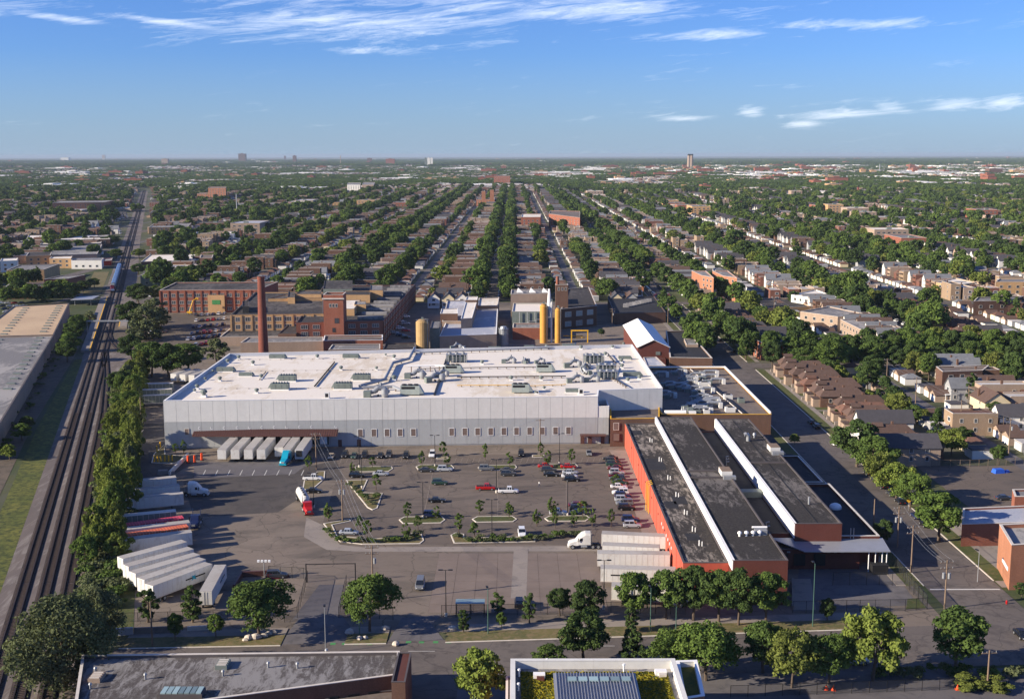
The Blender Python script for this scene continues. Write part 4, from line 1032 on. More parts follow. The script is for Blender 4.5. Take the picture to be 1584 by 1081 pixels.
def fence(pts, h, label, step=3.0, mat='fence_black', mesh=True, name='chain_link_fence', cat='fence', r_=0.05):
    pts = [Vector((p[0], p[1], 0)) for p in pts]; r = thing(name, label, cat, pts[0])
    pm = MB().tube((0, 0, 0), (0, 0, h), r_, r_, 6); me = mesh_of(pm, 'post', [M[mat]])
    for a, b in zip(pts[:-1], pts[1:]):
        L = (b-a).length; n = max(1, round(L/step))
        for i in range(n+(1 if b is pts[-1] else 0)):
            p = a.lerp(b, i/n); put('post', me, r, p-pts[0], 0)
        MB().tube(a+Vector((0, 0, h-.05)), b+Vector((0, 0, h-.05)), .04, .04, 5).build('rail', M[mat], r)
        if mesh: MB().face([a+Vector((0, 0, .05)), b+Vector((0, 0, .05)), b+Vector((0, 0, h-.1)), a+Vector((0, 0, h-.1))]).build('mesh_panel', M['chain'], r)
    return r
def kerbed_island(name, pts_px, label, grass='grass', kw=0.3, kh=0.15, label_cat=None):
    poly = ccw([tuple(G(x, y, 0))[:2] for x, y in pts_px]); inn = inset(poly, kw); n = len(poly)
    r = thing(name, label, 'traffic island', (poly[0][0], poly[0][1], 0))
    vs = [(p[0], p[1], zz) for zz in (0.0, kh) for p in poly]+[(p[0], p[1], zz) for zz in (kh, kh-.04) for p in inn]; fs = []
    for i in range(n):
        j = (i+1) % n; fs += [(i, j, n+j, n+i), (n+i, n+j, 2*n+j, 2*n+i), (2*n+i, 2*n+j, 3*n+j, 3*n+i)]
    MB().faces(vs, fs).build('kerb', M['kerb'], r)
    MB().face([(p[0], p[1], kh-.03) for p in inn]).build('grass', M[grass], r); return r
def roundrect(cx0, cy0, cx1, cy1, r_=1.0):
    pass
# ---------------------------------------------------------------- the plant: white-roofed main hall
def main_hall():
    Z = 15.5; A = G(253, 620, Z); B = G(925, 613, Z); C = G(926, 603.5, Z); D = G(1025, 600.5, Z); E = G(978, 533, Z); F = G(355, 547, Z)
    r = building('factory_hall', 'huge pale grey factory hall with white flat roof behind the parking lot', 'factory building', [A, B, C, D, E, F], Z, 'panel_navy', 'roof_white', 'coping_white', 1.2, 0.4)
    off = OFF[r.name]
    def panels(P, Q, n, z0, z1, mat, first=0):
        P = Vector(P[:2]); Q = Vector(Q[:2]); d = (Q-P).normalized(); L = (Q-P).length; nr = Vector((d.y, -d.x)); w_ = L/n; rz = math.atan2(d.y, d.x)
        b = MB().box(-w_/2+.035, -.08, z0, w_/2-.035, 0, z1); me = mesh_of(b, 'wall_panel', [M[mat]])
        for i in range(n):
            c = P+d*(w_*(i+.5))+nr*(.03+.004*((i*7) % 3)); put('wall_panel', me, r, Vector((c.x, c.y, 0))-Vector((off.x, off.y, 0)), rz)
    panels(A, B, 36, 8.65, Z-.15, 'panel_light'); panels(A, B, 36, .35, 8.6, 'panel_grey')
    panels(C, D, 5, .35, Z-.15, 'panel_light')
    MB().face([(A.x-.2, A.y-.02, 0), (B.x, B.y-.02, 0), (B.x, B.y-.02, Z-.1), (A.x-.2, A.y-.02, Z-.1)]).build('joint_backing', M['joint'], r)
    # boarded windows with pale frames
    zb = 3.1
    for x in (554, 575, 595.4, 615.8, 636.4, 696, 716.6, 736.6, 757, 777.6, 797.5, 818, 838, 858.7, 879):
        t_ = (x-253)/(925-253); p = A.lerp(B, t_); rz = math.atan2(B.y-A.y, B.x-A.x)
        put_window(r, (p.x, p.y-.16, zb), rz, (1.75, 2.6, 'coping_white', 'boarded', 0, 0))
    p = A.lerp(B, (286.5-253)/672); put_window(r, (p.x, p.y-.16, 4.3), 0, (1.5, 2.2, 'coping', 'boarded', 0, 0), 'window', 'board')
    # plain curved white arcs on the wall above the canopy
    for i, x in enumerate((306, 324.5, 344, 364, 382.6, 402, 421, 440, 460, 478.6, 516)):
        p = A.lerp(B, (x-253)/672); b = MB(); a0, a1 = ((.9, 5.4) if i % 3 != 1 else (2.2, 5.9)); n = 9
        for k in range(n):
            t0, t1 = a0+(a1-a0)*k/n, a0+(a1-a0)*(k+1)/n; y = p.y-.2
            b.face([(p.x+.42*math.cos(t0), y, 6.6+.5*math.sin(t0)), (p.x+.42*math.cos(t1), y, 6.6+.5*math.sin(t1)), (p.x+.27*math.cos(t1), y, 6.6+.34*math.sin(t1)), (p.x+.27*math.cos(t0), y, 6.6+.34*math.sin(t0))])
        b.build('dock_mark', M['white_paint'], r)
    # dock: standing seam canopy, dark doors with pale seals
    c0, c1 = A.lerp(B, (297-253)/672), A.lerp(B, (521-253)/672); yy = (c0.y+c1.y)/2-.16
    cn = MB(); cn.faces([(c0.x, yy, 6.0), (c1.x, yy, 6.0), (c1.x, yy-3.2, 4.6), (c0.x, yy-3.2, 4.6), (c0.x, yy, 5.85), (c1.x, yy, 5.85), (c1.x, yy-3.2, 4.35), (c0.x, yy-3.2, 4.35)], [(3, 2, 1, 0), (4, 5, 6, 7), (2, 3, 7, 6), (0, 4, 7, 3), (1, 2, 6, 5)])
    can = cn.build('dock_canopy', M['brown_metal'], r); n = 62; sm = MB().faces([(-.05, 0, 6.01), (.05, 0, 6.01), (.05, -3.22, 4.6), (-.05, -3.22, 4.6), (-.05, 0, 6.13), (.05, 0, 6.13), (.05, -3.22, 4.72), (-.05, -3.22, 4.72)], [(7, 6, 5, 4), (0, 4, 5, 1), (1, 5, 6, 2), (2, 6, 7, 3), (3, 7, 4, 0)])
    me = mesh_of(sm, 'seam', [M['brown_metal']])
    for i in range(n):
        o = put('seam', me, can, Vector((c0.x+(c1.x-c0.x)*(i+.5)/n, yy, 0))-Vector((off.x, off.y, 0)), 0)
    for i in range(8):
        x = G(358+19.2*i*1.0, 690, 3).x; d = MB().box(x-1.25, yy-.28, 1.2, x+1.25, yy-.12, 4.1).build('dock_door', M['dark_metal'] if i < 7 else M['coping_white'], r)
        MB().box(x-1.6, yy-.45, 1.1, x-1.25, yy-.12, 4.3).box(x+1.25, yy-.45, 1.1, x+1.6, yy-.12, 4.3).box(x-1.6, yy-.45, 4.1, x+1.6, yy-.12, 4.3).build('dock_seal', M['black'], d)
    for x in (522, 551.5): 
        p = A.lerp(B, (x-253)/672); MB().box(p.x-.6, p.y-.25, 0, p.x+.6, p.y-.12, 2.3).build('door', M['brown_metal'], r)
    p0, p1 = A.lerp(B, (897-253)/672), B+Vector((2.6, 0, 0)); MB().box(p0.x, p0.y-2.6, 3.0, p1.x, p0.y-.15, 3.3).build('entrance_canopy', M['brown_metal'], r)
    for x in (p0.x+.8, p0.x+3.2, p1.x-1): MB().box(x-.6, p0.y-.3, 0, x+.6, p0.y-.14, 2.4).build('door', M['brown_metal'], r)
    # lower corner block at the right end
    q = G(926, 631.5, 12.2); building('corner_block', 'narrow lower pale block at the right front corner of the factory hall', 'building', [(B.x+.05, B.y), (B.x+3.6, B.y), (B.x+3.6, C.y-.1), (B.x+.05, C.y-.1)], 12.2, 'panel_light', 'roof_dark', 'coping_white', 1.6, .3)
    wp = MB(); wp.box(B.x+.1, B.y-.1, .3, B.x+3.5, B.y-.02, 8.6); o = wp.build('wall_band', M['panel_grey'], bpy.data.objects['corner_block'])
    return r
main_hall()
RZ = 14.3
def roof_at(px, py): return G(px, py, RZ)
# --- rooftop plant
def make_fan():
    r = thing('roof_fan', 'x', 'roof fan'); MB().cbox(0, 0, 0, 1.2, 1.2, .5).build('kerb', M['coping_white'], r)
    MB().lathe(0, 0, [(.45, .5), (.45, .9), (.75, 1.0), (.8, 1.35), (.55, 1.65), (.2, 1.75)], 12).build('hood', M['grey_metal'], r); return r
def make_ahu(L=6.2, Wd=2.8, H=2.3):
    r = thing('air_handler', 'x', 'air handler'); MB().box(-L/2, -Wd/2, 0, L/2, Wd/2, .35).build('base', M['coping_white'], r)
    MB().box(-L/2+.1, -Wd/2+.1, .35, L/2-.1, Wd/2-.1, H).build('casing', M['grey_metal'], r)
    rb = MB().box(-.12, -Wd/2+.05, 0, .12, Wd/2-.05, .25); me = mesh_of(rb, 'rib', [M['grey_metal']])
    for i in range(6): put('rib', me, r, (-L/2+.8+i*(L-1.6)/5, 0, H), 0)
    MB().faces([(-L/2+.1, -Wd/2+.1, .9), (-L/2+.1, Wd/2-.1, .9), (-L/2+.1, Wd/2-.1, H), (-L/2+.1, -Wd/2+.1, H), (-L/2-.9, -Wd/2+.3, .7), (-L/2-.9, Wd/2-.3, .7)], [(0, 3, 4), (1, 5, 2), (3, 2, 5, 4), (0, 4, 5, 1)]).build('intake_hood', M['grey_metal'], r)
    for q in (-1.8, .2, 2.0): MB().box(q-.5, -Wd/2+.04, .5, q+.5, -Wd/2+.1, 1.9).build('access_panel', M['grey_metal'], r)
    return r
def make_cooler(L=5.2, Wd=2.8, H=2.6):
    r = thing('cooling_unit', 'x', 'cooling unit'); MB().box(-L/2, -Wd/2, .3, L/2, Wd/2, H).build('casing', M['unit_grey'], r)
    MB().box(-L/2+.3, -Wd/2-.02, H-.8, L/2-1.2, -Wd/2+.3, H-.1).build('louvre', M['dark_metal'], r)
    for q in (-1.6, 0, 1.6): MB().tube((q, 0, H), (q, 0, H+.35), .7, .7, 12).build('fan', M['dark_metal'], r)
    MB().faces([(L/2, -Wd/2, .5), (L/2, Wd/2, .5), (L/2, Wd/2, H), (L/2, -Wd/2, H), (L/2+1.2, -Wd/2+.2, .5), (L/2+1.2, Wd/2-.2, .5)], [(0, 4, 3), (1, 2, 5), (3, 4, 5, 2)]).build('hood', M['unit_grey'], r); return r
def make_longbox(L=6, Wd=2.2, H=1.7):
    r = thing('rooftop_unit', 'x', 'rooftop unit'); MB().box(-L/2, -Wd/2, 0, L/2, Wd/2, .3).build('base', M['coping_white'], r); MB().box(-L/2+.05, -Wd/2+.05, .3, L/2-.05, Wd/2-.05, H).build('casing', M['grey_metal'], r)
    for q in (-1, 1): MB().box(q*L/4-.8, -Wd/2, .5, q*L/4+.8, -Wd/2+.05, H-.2).build('access_panel', M['grey_metal'], r)
    MB().faces([(L/2-.05, -Wd/2+.05, .6), (L/2-.05, Wd/2-.05, .6), (L/2-.05, Wd/2-.05, H), (L/2-.05, -Wd/2+.05, H), (L/2+.9, -Wd/2+.2, .5), (L/2+.9, Wd/2-.2, .5)], [(0, 4, 3), (1, 2, 5), (3, 4, 5, 2)]).build('hood', M['grey_metal'], r); return r
def make_rack(L=7, Wd=3.5, H=2.8):
    r = thing('equipment_rack', 'x', 'rooftop machinery'); g = random.Random(4)
    for x in (-L/2, -L/6, L/6, L/2):
        for y in (-Wd/2, Wd/2): MB().box(x-.08, y-.08, 0, x+.08, y+.08, H).build('post', M['steel'], r)
    MB().box(-L/2-.1, -Wd/2-.1, H, L/2+.1, Wd/2+.1, H+.1).build('deck', M['steel'], r)
    MB().box(-L/2+.3, -Wd/2+.4, .5, L/2-.3, Wd/2-.4, H-.5).build('casing', M['grey_metal'], r)
    for i in range(5): x = -L/2+.7+i*(L-1.4)/4; MB().tube((x, -Wd/2+.1, .3), (x, -Wd/2+.1, H-.1), .14, .14, 8).build('pipe', M['steel'], r)
    for x in (-L/3, 0, L/3): MB().tube((x, 0, H+.1), (x, 0, H+.6), .6, .6, 12).build('fan', M['steel'], r)
    return r
def make_ductwork():
    r = thing('duct_cluster', 'x', 'ductwork'); MB().path([(-3, 0, 1.0), (-1.2, 0, 1.2), (0, .4, 2.2), (1.4, .6, 2.0), (2.6, .2, .8)], .6, 12).build('duct', M['steel'], r)
    MB().path([(-2.4, 1.4, .6), (-.6, 1.4, .8), (.6, 1.4, 2.6), (.6, 1.4, 3.2)], .32, 10).build('pipe', M['steel'], r); MB().cbox(-2.6, -.9, 0, 1.8, 1.6, 1.6).build('motor_box', M['grey_metal'], r)
    MB().lathe(1.8, -1.1, [(.8, .2), (.9, 1.0), (.85, 2.0), (.3, 2.3)], 14).build('tank', M['steel'], r)
    for x in (-2, 0, 2): MB().cbox(x, 0, 0, .3, .8, .5).build('support', M['dark_metal'], r)
    return r
def place_roof(maker, pts, conv, what, grp, rz=0, row=None):
    P = [conv(*p[:2]) for p in pts]; o = Once(maker); idx = sorted(range(len(P)), key=lambda i: P[i][0]); n = len(P)
    med = sorted(p[1] for p in P)[len(P)//2]; rows = {}
    for i in idx: rows.setdefault('front' if P[i][1] > med else 'back', []).append(i)
    for nm, li in rows.items():
        for k, i in enumerate(li):
            px, py = P[i]; s = pts[i][2] if len(pts[i]) > 2 else 1.0; rr_ = pts[i][3] if len(pts[i]) > 3 else rz
            w3 = roof_at(px, py); o.place((w3.x, w3.y, RZ), rr_, '%s, %s half of white roof, %s from left' % (what, nm, ordn(k)), grp, scale=s)
    o.drop()
z6 = lambda x, y: (300+x/3.86, 420+y/3.86); z7 = lambda x, y: (650+x/3.86, 420+y/3.86)
def cvt(l6, l7): return [(*z6(*p[:2]), *p[2:]) for p in l6]+[(*z7(*p[:2]), *p[2:]) for p in l7]
ident = lambda x, y: (x, y)
place_roof(make_fan, cvt([(268, 525), (202, 548), (353, 558), (402, 640), (155, 655), (20, 702), (60, 750, 1.5), (375, 727), (737, 520), (878, 590), (1090, 588, .8), (1195, 522), (1145, 505, .6), (1195, 652, 1.2), (115, 605, .7), (68, 650, .7), (5, 720, .7)],
                         [(370, 555), (755, 462), (960, 465), (1078, 457, .8), (1148, 459, .8), (1105, 505), (1200, 545), (1205, 577), (1240, 660), (1310, 645), (543, 650), (722, 650), (740, 705, .7), (1215, 440, .7), (690, 730, .6)]), ident, 'small grey mushroom-shaped roof fan', 'small fans on the white roof')
place_roof(lambda: make_ahu(), cvt([(560, 655), (515, 705), (892, 702), (1003, 650)], []), ident, 'ribbed grey-green air handler', 'ribbed air handlers on the white roof')
place_roof(lambda: make_longbox(), cvt([(187, 598), (310, 625, .8), (497, 520), (935, 518)], [(445, 470, .85), (650, 458, .7), (887, 455, .9), (1220, 525, .8), (1262, 628, 1.05), (910, 722, .8)]), ident, 'low grey boxy rooftop unit', 'low boxy units on the white roof')
place_roof(lambda: make_cooler(), cvt([(1292, 735, 1.2)], [(195, 605, 1.1), (740, 600, 1.1), (598, 722, 1.1)]), ident, 'pale cooling unit with dark louvre', 'pale cooling units on the white roof')
place_roof(lambda: make_rack(), cvt([], [(218, 540, 1.1), (1035, 545, 1.1), (1110, 600, 1.0), (1118, 640, 1.0)]), ident, 'framed rack of grey machinery', 'machinery racks on the white roof')
place_roof(lambda: make_ductwork(), cvt([(1100, 745, 1.3), (1330, 635, 1.2), (1440, 655, 1.2, .5)], [(535, 545, .9), (628, 545, .7, 1.2), (715, 545, .7, .4), (915, 570, 1.1, .2), (980, 610, .9, 2.0), (930, 660, 1.0, .2), (1030, 655, .9, .1), (985, 580, .8, 1.0), (130, 625, .9, .3), (215, 460, .8, .4), (260, 470, .7, 2)]), ident, 'tangle of silver ducts and tanks', 'duct clusters on the white roof')
def roofbox():
    r = thing('rooftop_box', 'x', 'rooftop box'); MB().cbox(0, 0, 0, 1.8, 1.6, .3).build('base', M['coping_white'], r); MB().cbox(0, 0, .3, 1.6, 1.4, 1.7).build('casing', M['panel_light'], r); MB().box(-.5, -.72, .6, .5, -.7, 1.8).build('grille', M['dark_metal'], r); return r
place_roof(roofbox, cvt([(795, 758)], [(960, 735), (700, 730, .5)]), ident, 'pale cube-shaped rooftop box', 'cube boxes on the white roof')
def roof_pipe(pts, r_, z, mat, label, name='roof_pipe', sup=3.0):
    P = [roof_at(*p) for p in pts]; P = [Vector((p.x, p.y, RZ+z)) for p in P]; rt = thing(name, label, 'pipe', (P[0].x, P[0].y, RZ))
    MB().path(P, r_, 8).build('pipe', M[mat], rt)
    for a, b in zip(P[:-1], P[1:]):
        n = max(1, int((b-a).length/sup))
        for i in range(n):
            q = a.lerp(b, (i+.5)/n); MB().cbox(q.x, q.y, RZ+.005, .3, .6, max(.1, z-r_)).build('support', M['wood'], rt)
roof_pipe([z6(1318, 470), z6(1285, 535), z6(1190, 560), z6(1140, 660), z6(990, 700)], .55, 1.0, 'steel', 'large zigzag silver duct crossing the middle of the white roof', 'roof_duct', 6)
roof_pipe([z6(1310, 495), z7(0, 497), z7(700, 470), z7(880, 460), z7(930, 440)], .28, .9, 'steel', 'long silver pipe along the back edge of the white roof')
roof_pipe([z7(220, 640), z7(870, 636)], .2, .7, 'dark_metal', 'dark pipe run across the right half of the white roof')
roof_pipe([z7(0, 590), z7(60, 588), z7(330, 582), z7(700, 578)], .14, .6, 'dark_metal', 'thin dark pipe across the middle of the right roof half')
roof_pipe([z7(220, 688), z7(600, 684), z7(660, 690), z7(870, 682)], .12, .5, 'yellow', 'thin yellow gas pipe crossing the right half of the white roof')
roof_pipe([z6(840, 545), z6(720, 690)], .22, .35, 'black', 'dark slanting pipe run left of centre on the white roof', sup=2)
roof_pipe([z7(85, 740), z7(165, 500)], .35, .3, 'dark_metal', 'dark walkway duct running to the back of the white roof', 'roof_duct')
roof_pipe([z6(1010, 712), z6(1190, 708), z6(1250, 735)], .5, 1.2, 'steel', 'fat silver duct beside the front cooling unit', 'roof_duct')
roof_pipe([z6(1270, 600), z6(1440, 597), z6(1540, 600)], .3, 2.2, 'coping_white', 'pale duct raised over the middle of the white roof', 'roof_duct')
roof_pipe([z7(1120, 500), z7(1170, 560), z7(1140, 640), z7(1235, 700)], .18, .8, 'dark_metal', 'dark bent pipe beside the racks at the right')
roof_pipe([z6(430, 600), z6(390, 650)], .12, .3, 'dark_metal', 'short dark pipe near the left air handlers')
roof_pipe([z6(300, 595), z6(1100, 588)], .06, .2, 'coping', 'thin conduit on blocks along the left roof half', sup=4)
roof_pipe([z6(150, 700), z6(860, 697)], .06, .2, 'coping', 'thin conduit on blocks along the front left roof', sup=4)
roof_pipe([z6(170, 528), z6(1180, 520)], .06, .2, 'coping', 'thin conduit on blocks along the back left roof', sup=4)

# --- brick link and right-hand sheds
def right_complex():
    # passage building between the hall and the red-walled sheds
    p = [G(944, 648, 9), G(1020, 647, 9), G(1020, 629, 9), G(944, 631, 9)]
    lk = building('brick_link', 'dark brick link building beside the hall with yellow roof edge', 'building', p, 9.0, 'brown_brick', 'roof_brown', 'yellow', .5, .3)
    put_window(lk, (G(956, 670, 6).x, p[0].y-.05, 5.4), 0, (1.8, 2.4, 'coping', 'red_paint' if False else 'boarded', 0, 0)); put_window(lk, (G(956, 670, 6).x, p[0].y-.05, 1.8), 0, (2.2, 2.6, 'brown_metal', 'boarded', 0, 0))
    # strip 1: orange-red wall
    Z1 = 7.7; a = G(971, 655, Z1); b = G(1055, 872, Z1); x0, x1 = 35.3, 44.9; y0, y1 = 240.0, a.y
    s1 = building('orange_shed', 'long low shed with bright orange wall beside the parking lot', 'warehouse', [(x0, y0), (x1, y0), (x1, y1), (x0, y1)], Z1, 'orange_wall', 'roof_worn', 'coping_dk', .25, .35, inner='coping_dk')
    for yy in (262, 270, 283, 297, 312, 330, 350): 
        MB().box(x0-.12, yy-.2, 5.0, x0-.01, yy+.2, 5.4).build('vent_cap', M['dark_metal'], s1)
    for yy in (258, 261, 264, 267, 273, 276): MB().box(x0-.14, yy-.25, 4.6, x0-.01, yy+.25, 5.2).build('wall_light', M['white_paint'], s1)
    for i in range(19): yy = 243+i*7.2; MB().box(x0-.07, yy-.12, .1, x0-.005, yy+.12, Z1-.2).build('wall_joint', M['orange_wall'], s1)
    for i, yy in enumerate((300, 301.5, 303)):
        MB().path([(x0-.4-.2*i, yy, 0), (x0-.4-.2*i, yy, 7.6), (x0+.5, yy, 8.1)], .1, 6).build('yellow_pipe', M['yellow'], s1)
    for (yy) in (252, 262, 275, 290, 306, 325, 348):
        v = MB().tube((40.5, yy, Z1-.25), (40.5, yy, Z1+1.0), .12, .12, 8).tube((41.1, yy-.3, Z1-.25), (41.1, yy-.3, Z1+.8), .1, .1, 8).build('vent_pipe', M['coping_white'], s1)
    for (yy, xx, w_, l_) in ((360, 37.8, 3, 6), (322, 39, 5, 12), (287, 41, 3.4, 7), (283, 38.4, 3, 6), (258, 40, 3, 5)):
        MB().box(xx-w_/2, yy-l_/2, Z1-.245, xx+w_/2, yy+l_/2, Z1-.22).build('roof_patch', M['roof_black'], s1)
    # strip 2
    Z2 = 9.6; s2 = building('dark_roof_shed', 'long shed with dark worn roof and white left parapet, second strip', 'warehouse', [(45.0, 236), (56.3, 236), (56.3, G(1060, 645, Z2).y), (45.0, G(1020, 645, Z2).y)], Z2, 'red_paint', 'roof_worn2', 'coping_dk', .2, .3, inner='coping_dk')
    MB().box(44.82, 236, Z1-.2, 44.99, G(1020, 645, Z2).y-.1, Z2+.15).box(44.82, 236, Z2+.02, 45.35, G(1020, 645, Z2).y-.1, Z2+.16).build('white_parapet', M['coping_white'], s2)
    for yy in (300, 306.5): MB().box(45.6, yy-.15, Z2-.19, 54.5, yy+.15, Z2+.35).build('roof_kerb', M['coping_dk'], s2)
    # strip 3
    ya, yb = G(1234, 810, Z2).y, G(1114, 648, Z2).y
    s3 = building('dark_roof_shed', 'long shed with dark roof and white left parapet, third strip from the parking lot', 'warehouse', [(63.5, ya), (74.1, ya), (74.1, yb), (63.5, yb)], Z2, 'red_paint', 'roof_worn2', 'coping_dk', .2, .3, inner='coping_dk')
    MB().box(63.3, ya+.1, 6.2, 63.49, yb-.1, Z2+.15).box(63.3, ya+.1, Z2+.02, 63.85, yb-.1, Z2+.16).build('white_parapet', M['coping_white'], s3)
    MB().box(64, 0.5*(ya+yb)-.2, Z2-.19, 73.5, .5*(ya+yb)+.2, Z2+.3).build('roof_kerb', M['coping_dk'], s3); MB().box(68.7, ya+.6, Z2-.19, 68.9, yb-1, Z2-.1).build('roof_seam', M['roof_black'], s3)
    MB().tube((70.5, ya+16, Z2-.2), (70.5, ya+16, Z2+1.6), .25, .25, 10).build('vent_pipe', M['steel'], s3)
    # valley between them
    vy0 = G(1215, 826, 6).y
    v = building('valley_shed', 'low black roofed bay sunk between the two long dark roofs', 'warehouse', [(56.35, vy0), (63.25, vy0), (63.25, yb-2), (56.35, yb-2)], 6.2, 'red_paint', 'roof_black', 'coping_dk', .3, .25)
    MB().box(56.7, vy0+30, 5.9, 63.2, vy0+33, 7.4).build('monitor', M['grey_metal'], v)
    for i, yy in enumerate((vy0+3, vy0+6, vy0+62, vy0+65, vy0+68)): MB().path([(58.5+i*.5, yy, 5.9), (58.5+i*.5, yy, 6.9), (59.3+i*.5, yy, 7.1)], .18, 8).build('vent_pipe', M['steel'], v)
    # east low bay
    e0 = G(1360, 829, 6.2).y
    e = building('side_bay', 'low dark roofed bay with pale parapet along the street side', 'warehouse', [(74.15, e0), (83.2, e0), (83.2, e0+44), (74.15, e0+44)], 6.2, 'red_paint', 'roof_black', 'coping', .7, .45)
    e_ = building('side_bay', 'second low bay beyond it, brown gravel roof beside the street', 'warehouse', [(74.15, e0+44.05), (81.6, e0+44.05), (81.6, e0+72), (74.15, e0+72)], 6.6, 'brown_brick', 'roof_dark', 'coping', .5, .4)
    MB().lathe(79.5, e0+24, [(1.5, 5.5), (1.5, 6.0), (1.2, 6.5), (.6, 6.8)], 16).build('roof_vent', M['coping_white'], e)
    for x in (76.5, 77.2): MB().tube((x, e0-.2, 4), (x, e0-.2, 8.2), .09, .09, 6).build('vent_pipe', M['steel'], e)
    # front low block + loading canopy
    f0 = G(1240, 880, 0).y
    fb = building('dock_block', 'low red loading block under the grey canopy at the courtyard', 'building', [(56.4, f0), (77.5, f0), (77.5, e0-.1), (56.4, e0-.1)], 4.6, 'red_paint', 'roof_dark', 'coping_dk', .2, .3)
    k0, k1 = G(1245, 853, 4.9), G(1375, 850, 4.9)
    cn = MB(); cn.faces([(k0.x, k0.y, 4.75), (k1.x, k0.y, 4.75), (84.0, e0+.5, 5.5), (58.2, e0+.5, 5.5), (k0.x, k0.y, 4.95), (k1.x, k0.y, 4.95), (84.0, e0+.5, 5.7), (58.2, e0+.5, 5.7)], [(3, 2, 1, 0), (4, 5, 6, 7), (0, 1, 5, 4), (1, 2, 6, 5), (2, 3, 7, 6), (3, 0, 4, 7)])
    c = cn.build('canopy', M['metal_roof'], fb)
    for x in (79.0, 80.5, 82.0, k1.x-.6): MB().tube((x, k0.y+.6, 0), (x, k0.y+.6, 4.8), .12, .12, 8).build('post', M['white_paint'], fb)
    for x in (60, 64, 68.5): MB().box(x-1.3, f0-.12, .9, x+1.3, f0-.01, 3.6).build('dock_door', M['dark_metal'], fb)
    for x in (70.5, 72, 73.5, 59, 61.5): MB().box(x-.35, f0-.16, 3.9, x+.35, f0-.03, 4.2).build('wall_light', M['steel'], fb)
    # cluttered brown roof behind
    j = [G(1020, 641, 8), G(1194, 641, 8), G(1121, 569, 8), G(1108, 567, 8), G(990, 569, 8)]
    jb = building('cluttered_block', 'brown flat roofed block crowded with pipes and ducts, white right parapet', 'factory building', [(48.3, j[0].y), (84.2, j[1].y), (84.2, j[2].y), (48.3, j[2].y)], 8.0, 'brown_brick', 'roof_brown', 'yellow', .6, .4)
    MB().box(83.85, j[0].y+.5, 7.5, 84.3, j[2].y, 8.75).build('white_parapet', M['coping_white'], jb)
    MB().box(48.5, j[2].y-.3, 7.5, 84.0, j[2].y+.1, 8.7).build('white_parapet', M['coping_white'], jb)
    g = random.Random(8); y0, y1 = j[0].y+4, j[2].y-8
    for i in range(26):
        x = 50+g.random()*(15 if i % 3 else 24); y = y0+(y1-y0)*i/26
        q = thing('duct_run', 'grey duct run on the cluttered brown roof, %s from front' % ordn(i), 'ductwork', (x, y, 7.4), 'ducts on the cluttered roof')
        L = g.uniform(4, 10); MB().path([(x, y, 8.4), (x+L*.4, y+.3, 8.6), (x+L*.5, y+.8, 9.2), (x+L, y+.8, 9.2)], g.uniform(.3, .6), 10).build('duct', M['steel'], q)
        MB().cbox(x+L*.3, y-1.0, 7.4, 2.2, 1.5, g.uniform(1, 1.8)).build('casing', M['grey_metal'], q); MB().cbox(x+L, y+.2, 7.4, 1.2, 1.6, 1.9).build('fan_box', M['panel_light'], q)
        for k in range(3): xx = x+g.uniform(-1, L); MB().tube((xx, y+g.uniform(-1.5, 1.5), 7.4), (xx, y, 9.2), .12, .12, 6).build('pipe', M['steel'], q)
    for i, (x, y, w_) in enumerate(((72, j[0].y+7, 3.2), (60, j[0].y+3.5, 3.0), (63.5, j[0].y+3.2, 2), (75, j[0].y+28, 3.0), (78.5, j[0].y+22, 2.2), (70.5, j[0].y+52, 4.5))):
        q = thing('rooftop_unit', 'boxy unit on the brown roof, %s nearest the front' % ordn(i), 'rooftop unit', (x, y, 7.4), 'units on the brown roof'); MB().cbox(x, y, 7.41, w_, 2.4, 1.5).build('casing', M[['panel_light', 'grey_metal', 'panel_light'][i % 3]], q); MB().cbox(x, y, 8.91, w_*.5, 1.2, .3).build('fan', M['dark_metal'], q)
    for i in range(2):
        q = thing('roof_pipe', 'long %s pipe slanting across the brown roof' % ('pale', 'dark')[i], 'pipe', (73, j[0].y+2, 7.4)); MB().path([(75+i*.9, j[0].y+1.5, 8.0), (70+i*.9, j[2].y-3, 8.0)], .18, 8).build('pipe', M[('coping', 'dark_metal')[i]], q)
        for k in range(9): MB().cbox(75+i*.9-5*k/9, j[0].y+1.5+(j[2].y-j[0].y-4)*k/9, 7.4, .8, .2, .45).build('support', M['wood'], q)
    q = thing('pipe_bundle', 'white curved duct bundle at the front edge of the brown roof', 'ductwork', (52, j[0].y+1.5, 7.4)); MB().path([(49.5, j[0].y+1.5, 8.3), (56.5, j[0].y+1.5, 8.3)], .8, 12).build('duct', M['coping_white'], q); MB().cbox(58.6, j[0].y+1.8, 7.4, 2.4, 1.8, 1.3).build('casing', M['coping_white'], q)
    # rooftop pieces on strips 2 and 3
    for (nm, x, y, z, lab) in (('rusty_box_unit', 55.0, 302.5, Z2-.2, 'rusty pale boxy unit at the right edge of the second roof strip'), ('rusty_box_unit', 73.0, 328, Z2-.2, 'rusty pale boxy unit at the right edge of the third roof strip')):
        q = thing(nm, lab, 'rooftop unit', (x, y, z)); MB().cbox(x, y, z+.5, 2.8, 4.6, 1.3).build('casing', M['trailer_white'], q); MB().cbox(x, y, z+1.81, 2.6, 4.4, .15).build('rusty_lid', M['wood'], q)
        for s in (-1, 1): MB().cbox(x+s*1.1, y-1.8, z, .2, .2, .5).build('leg', M['steel'], q)
        MB().cbox(x+.5, y-3.2, z, 3.2, 1.4, .9).build('lower_box', M['steel'], q)
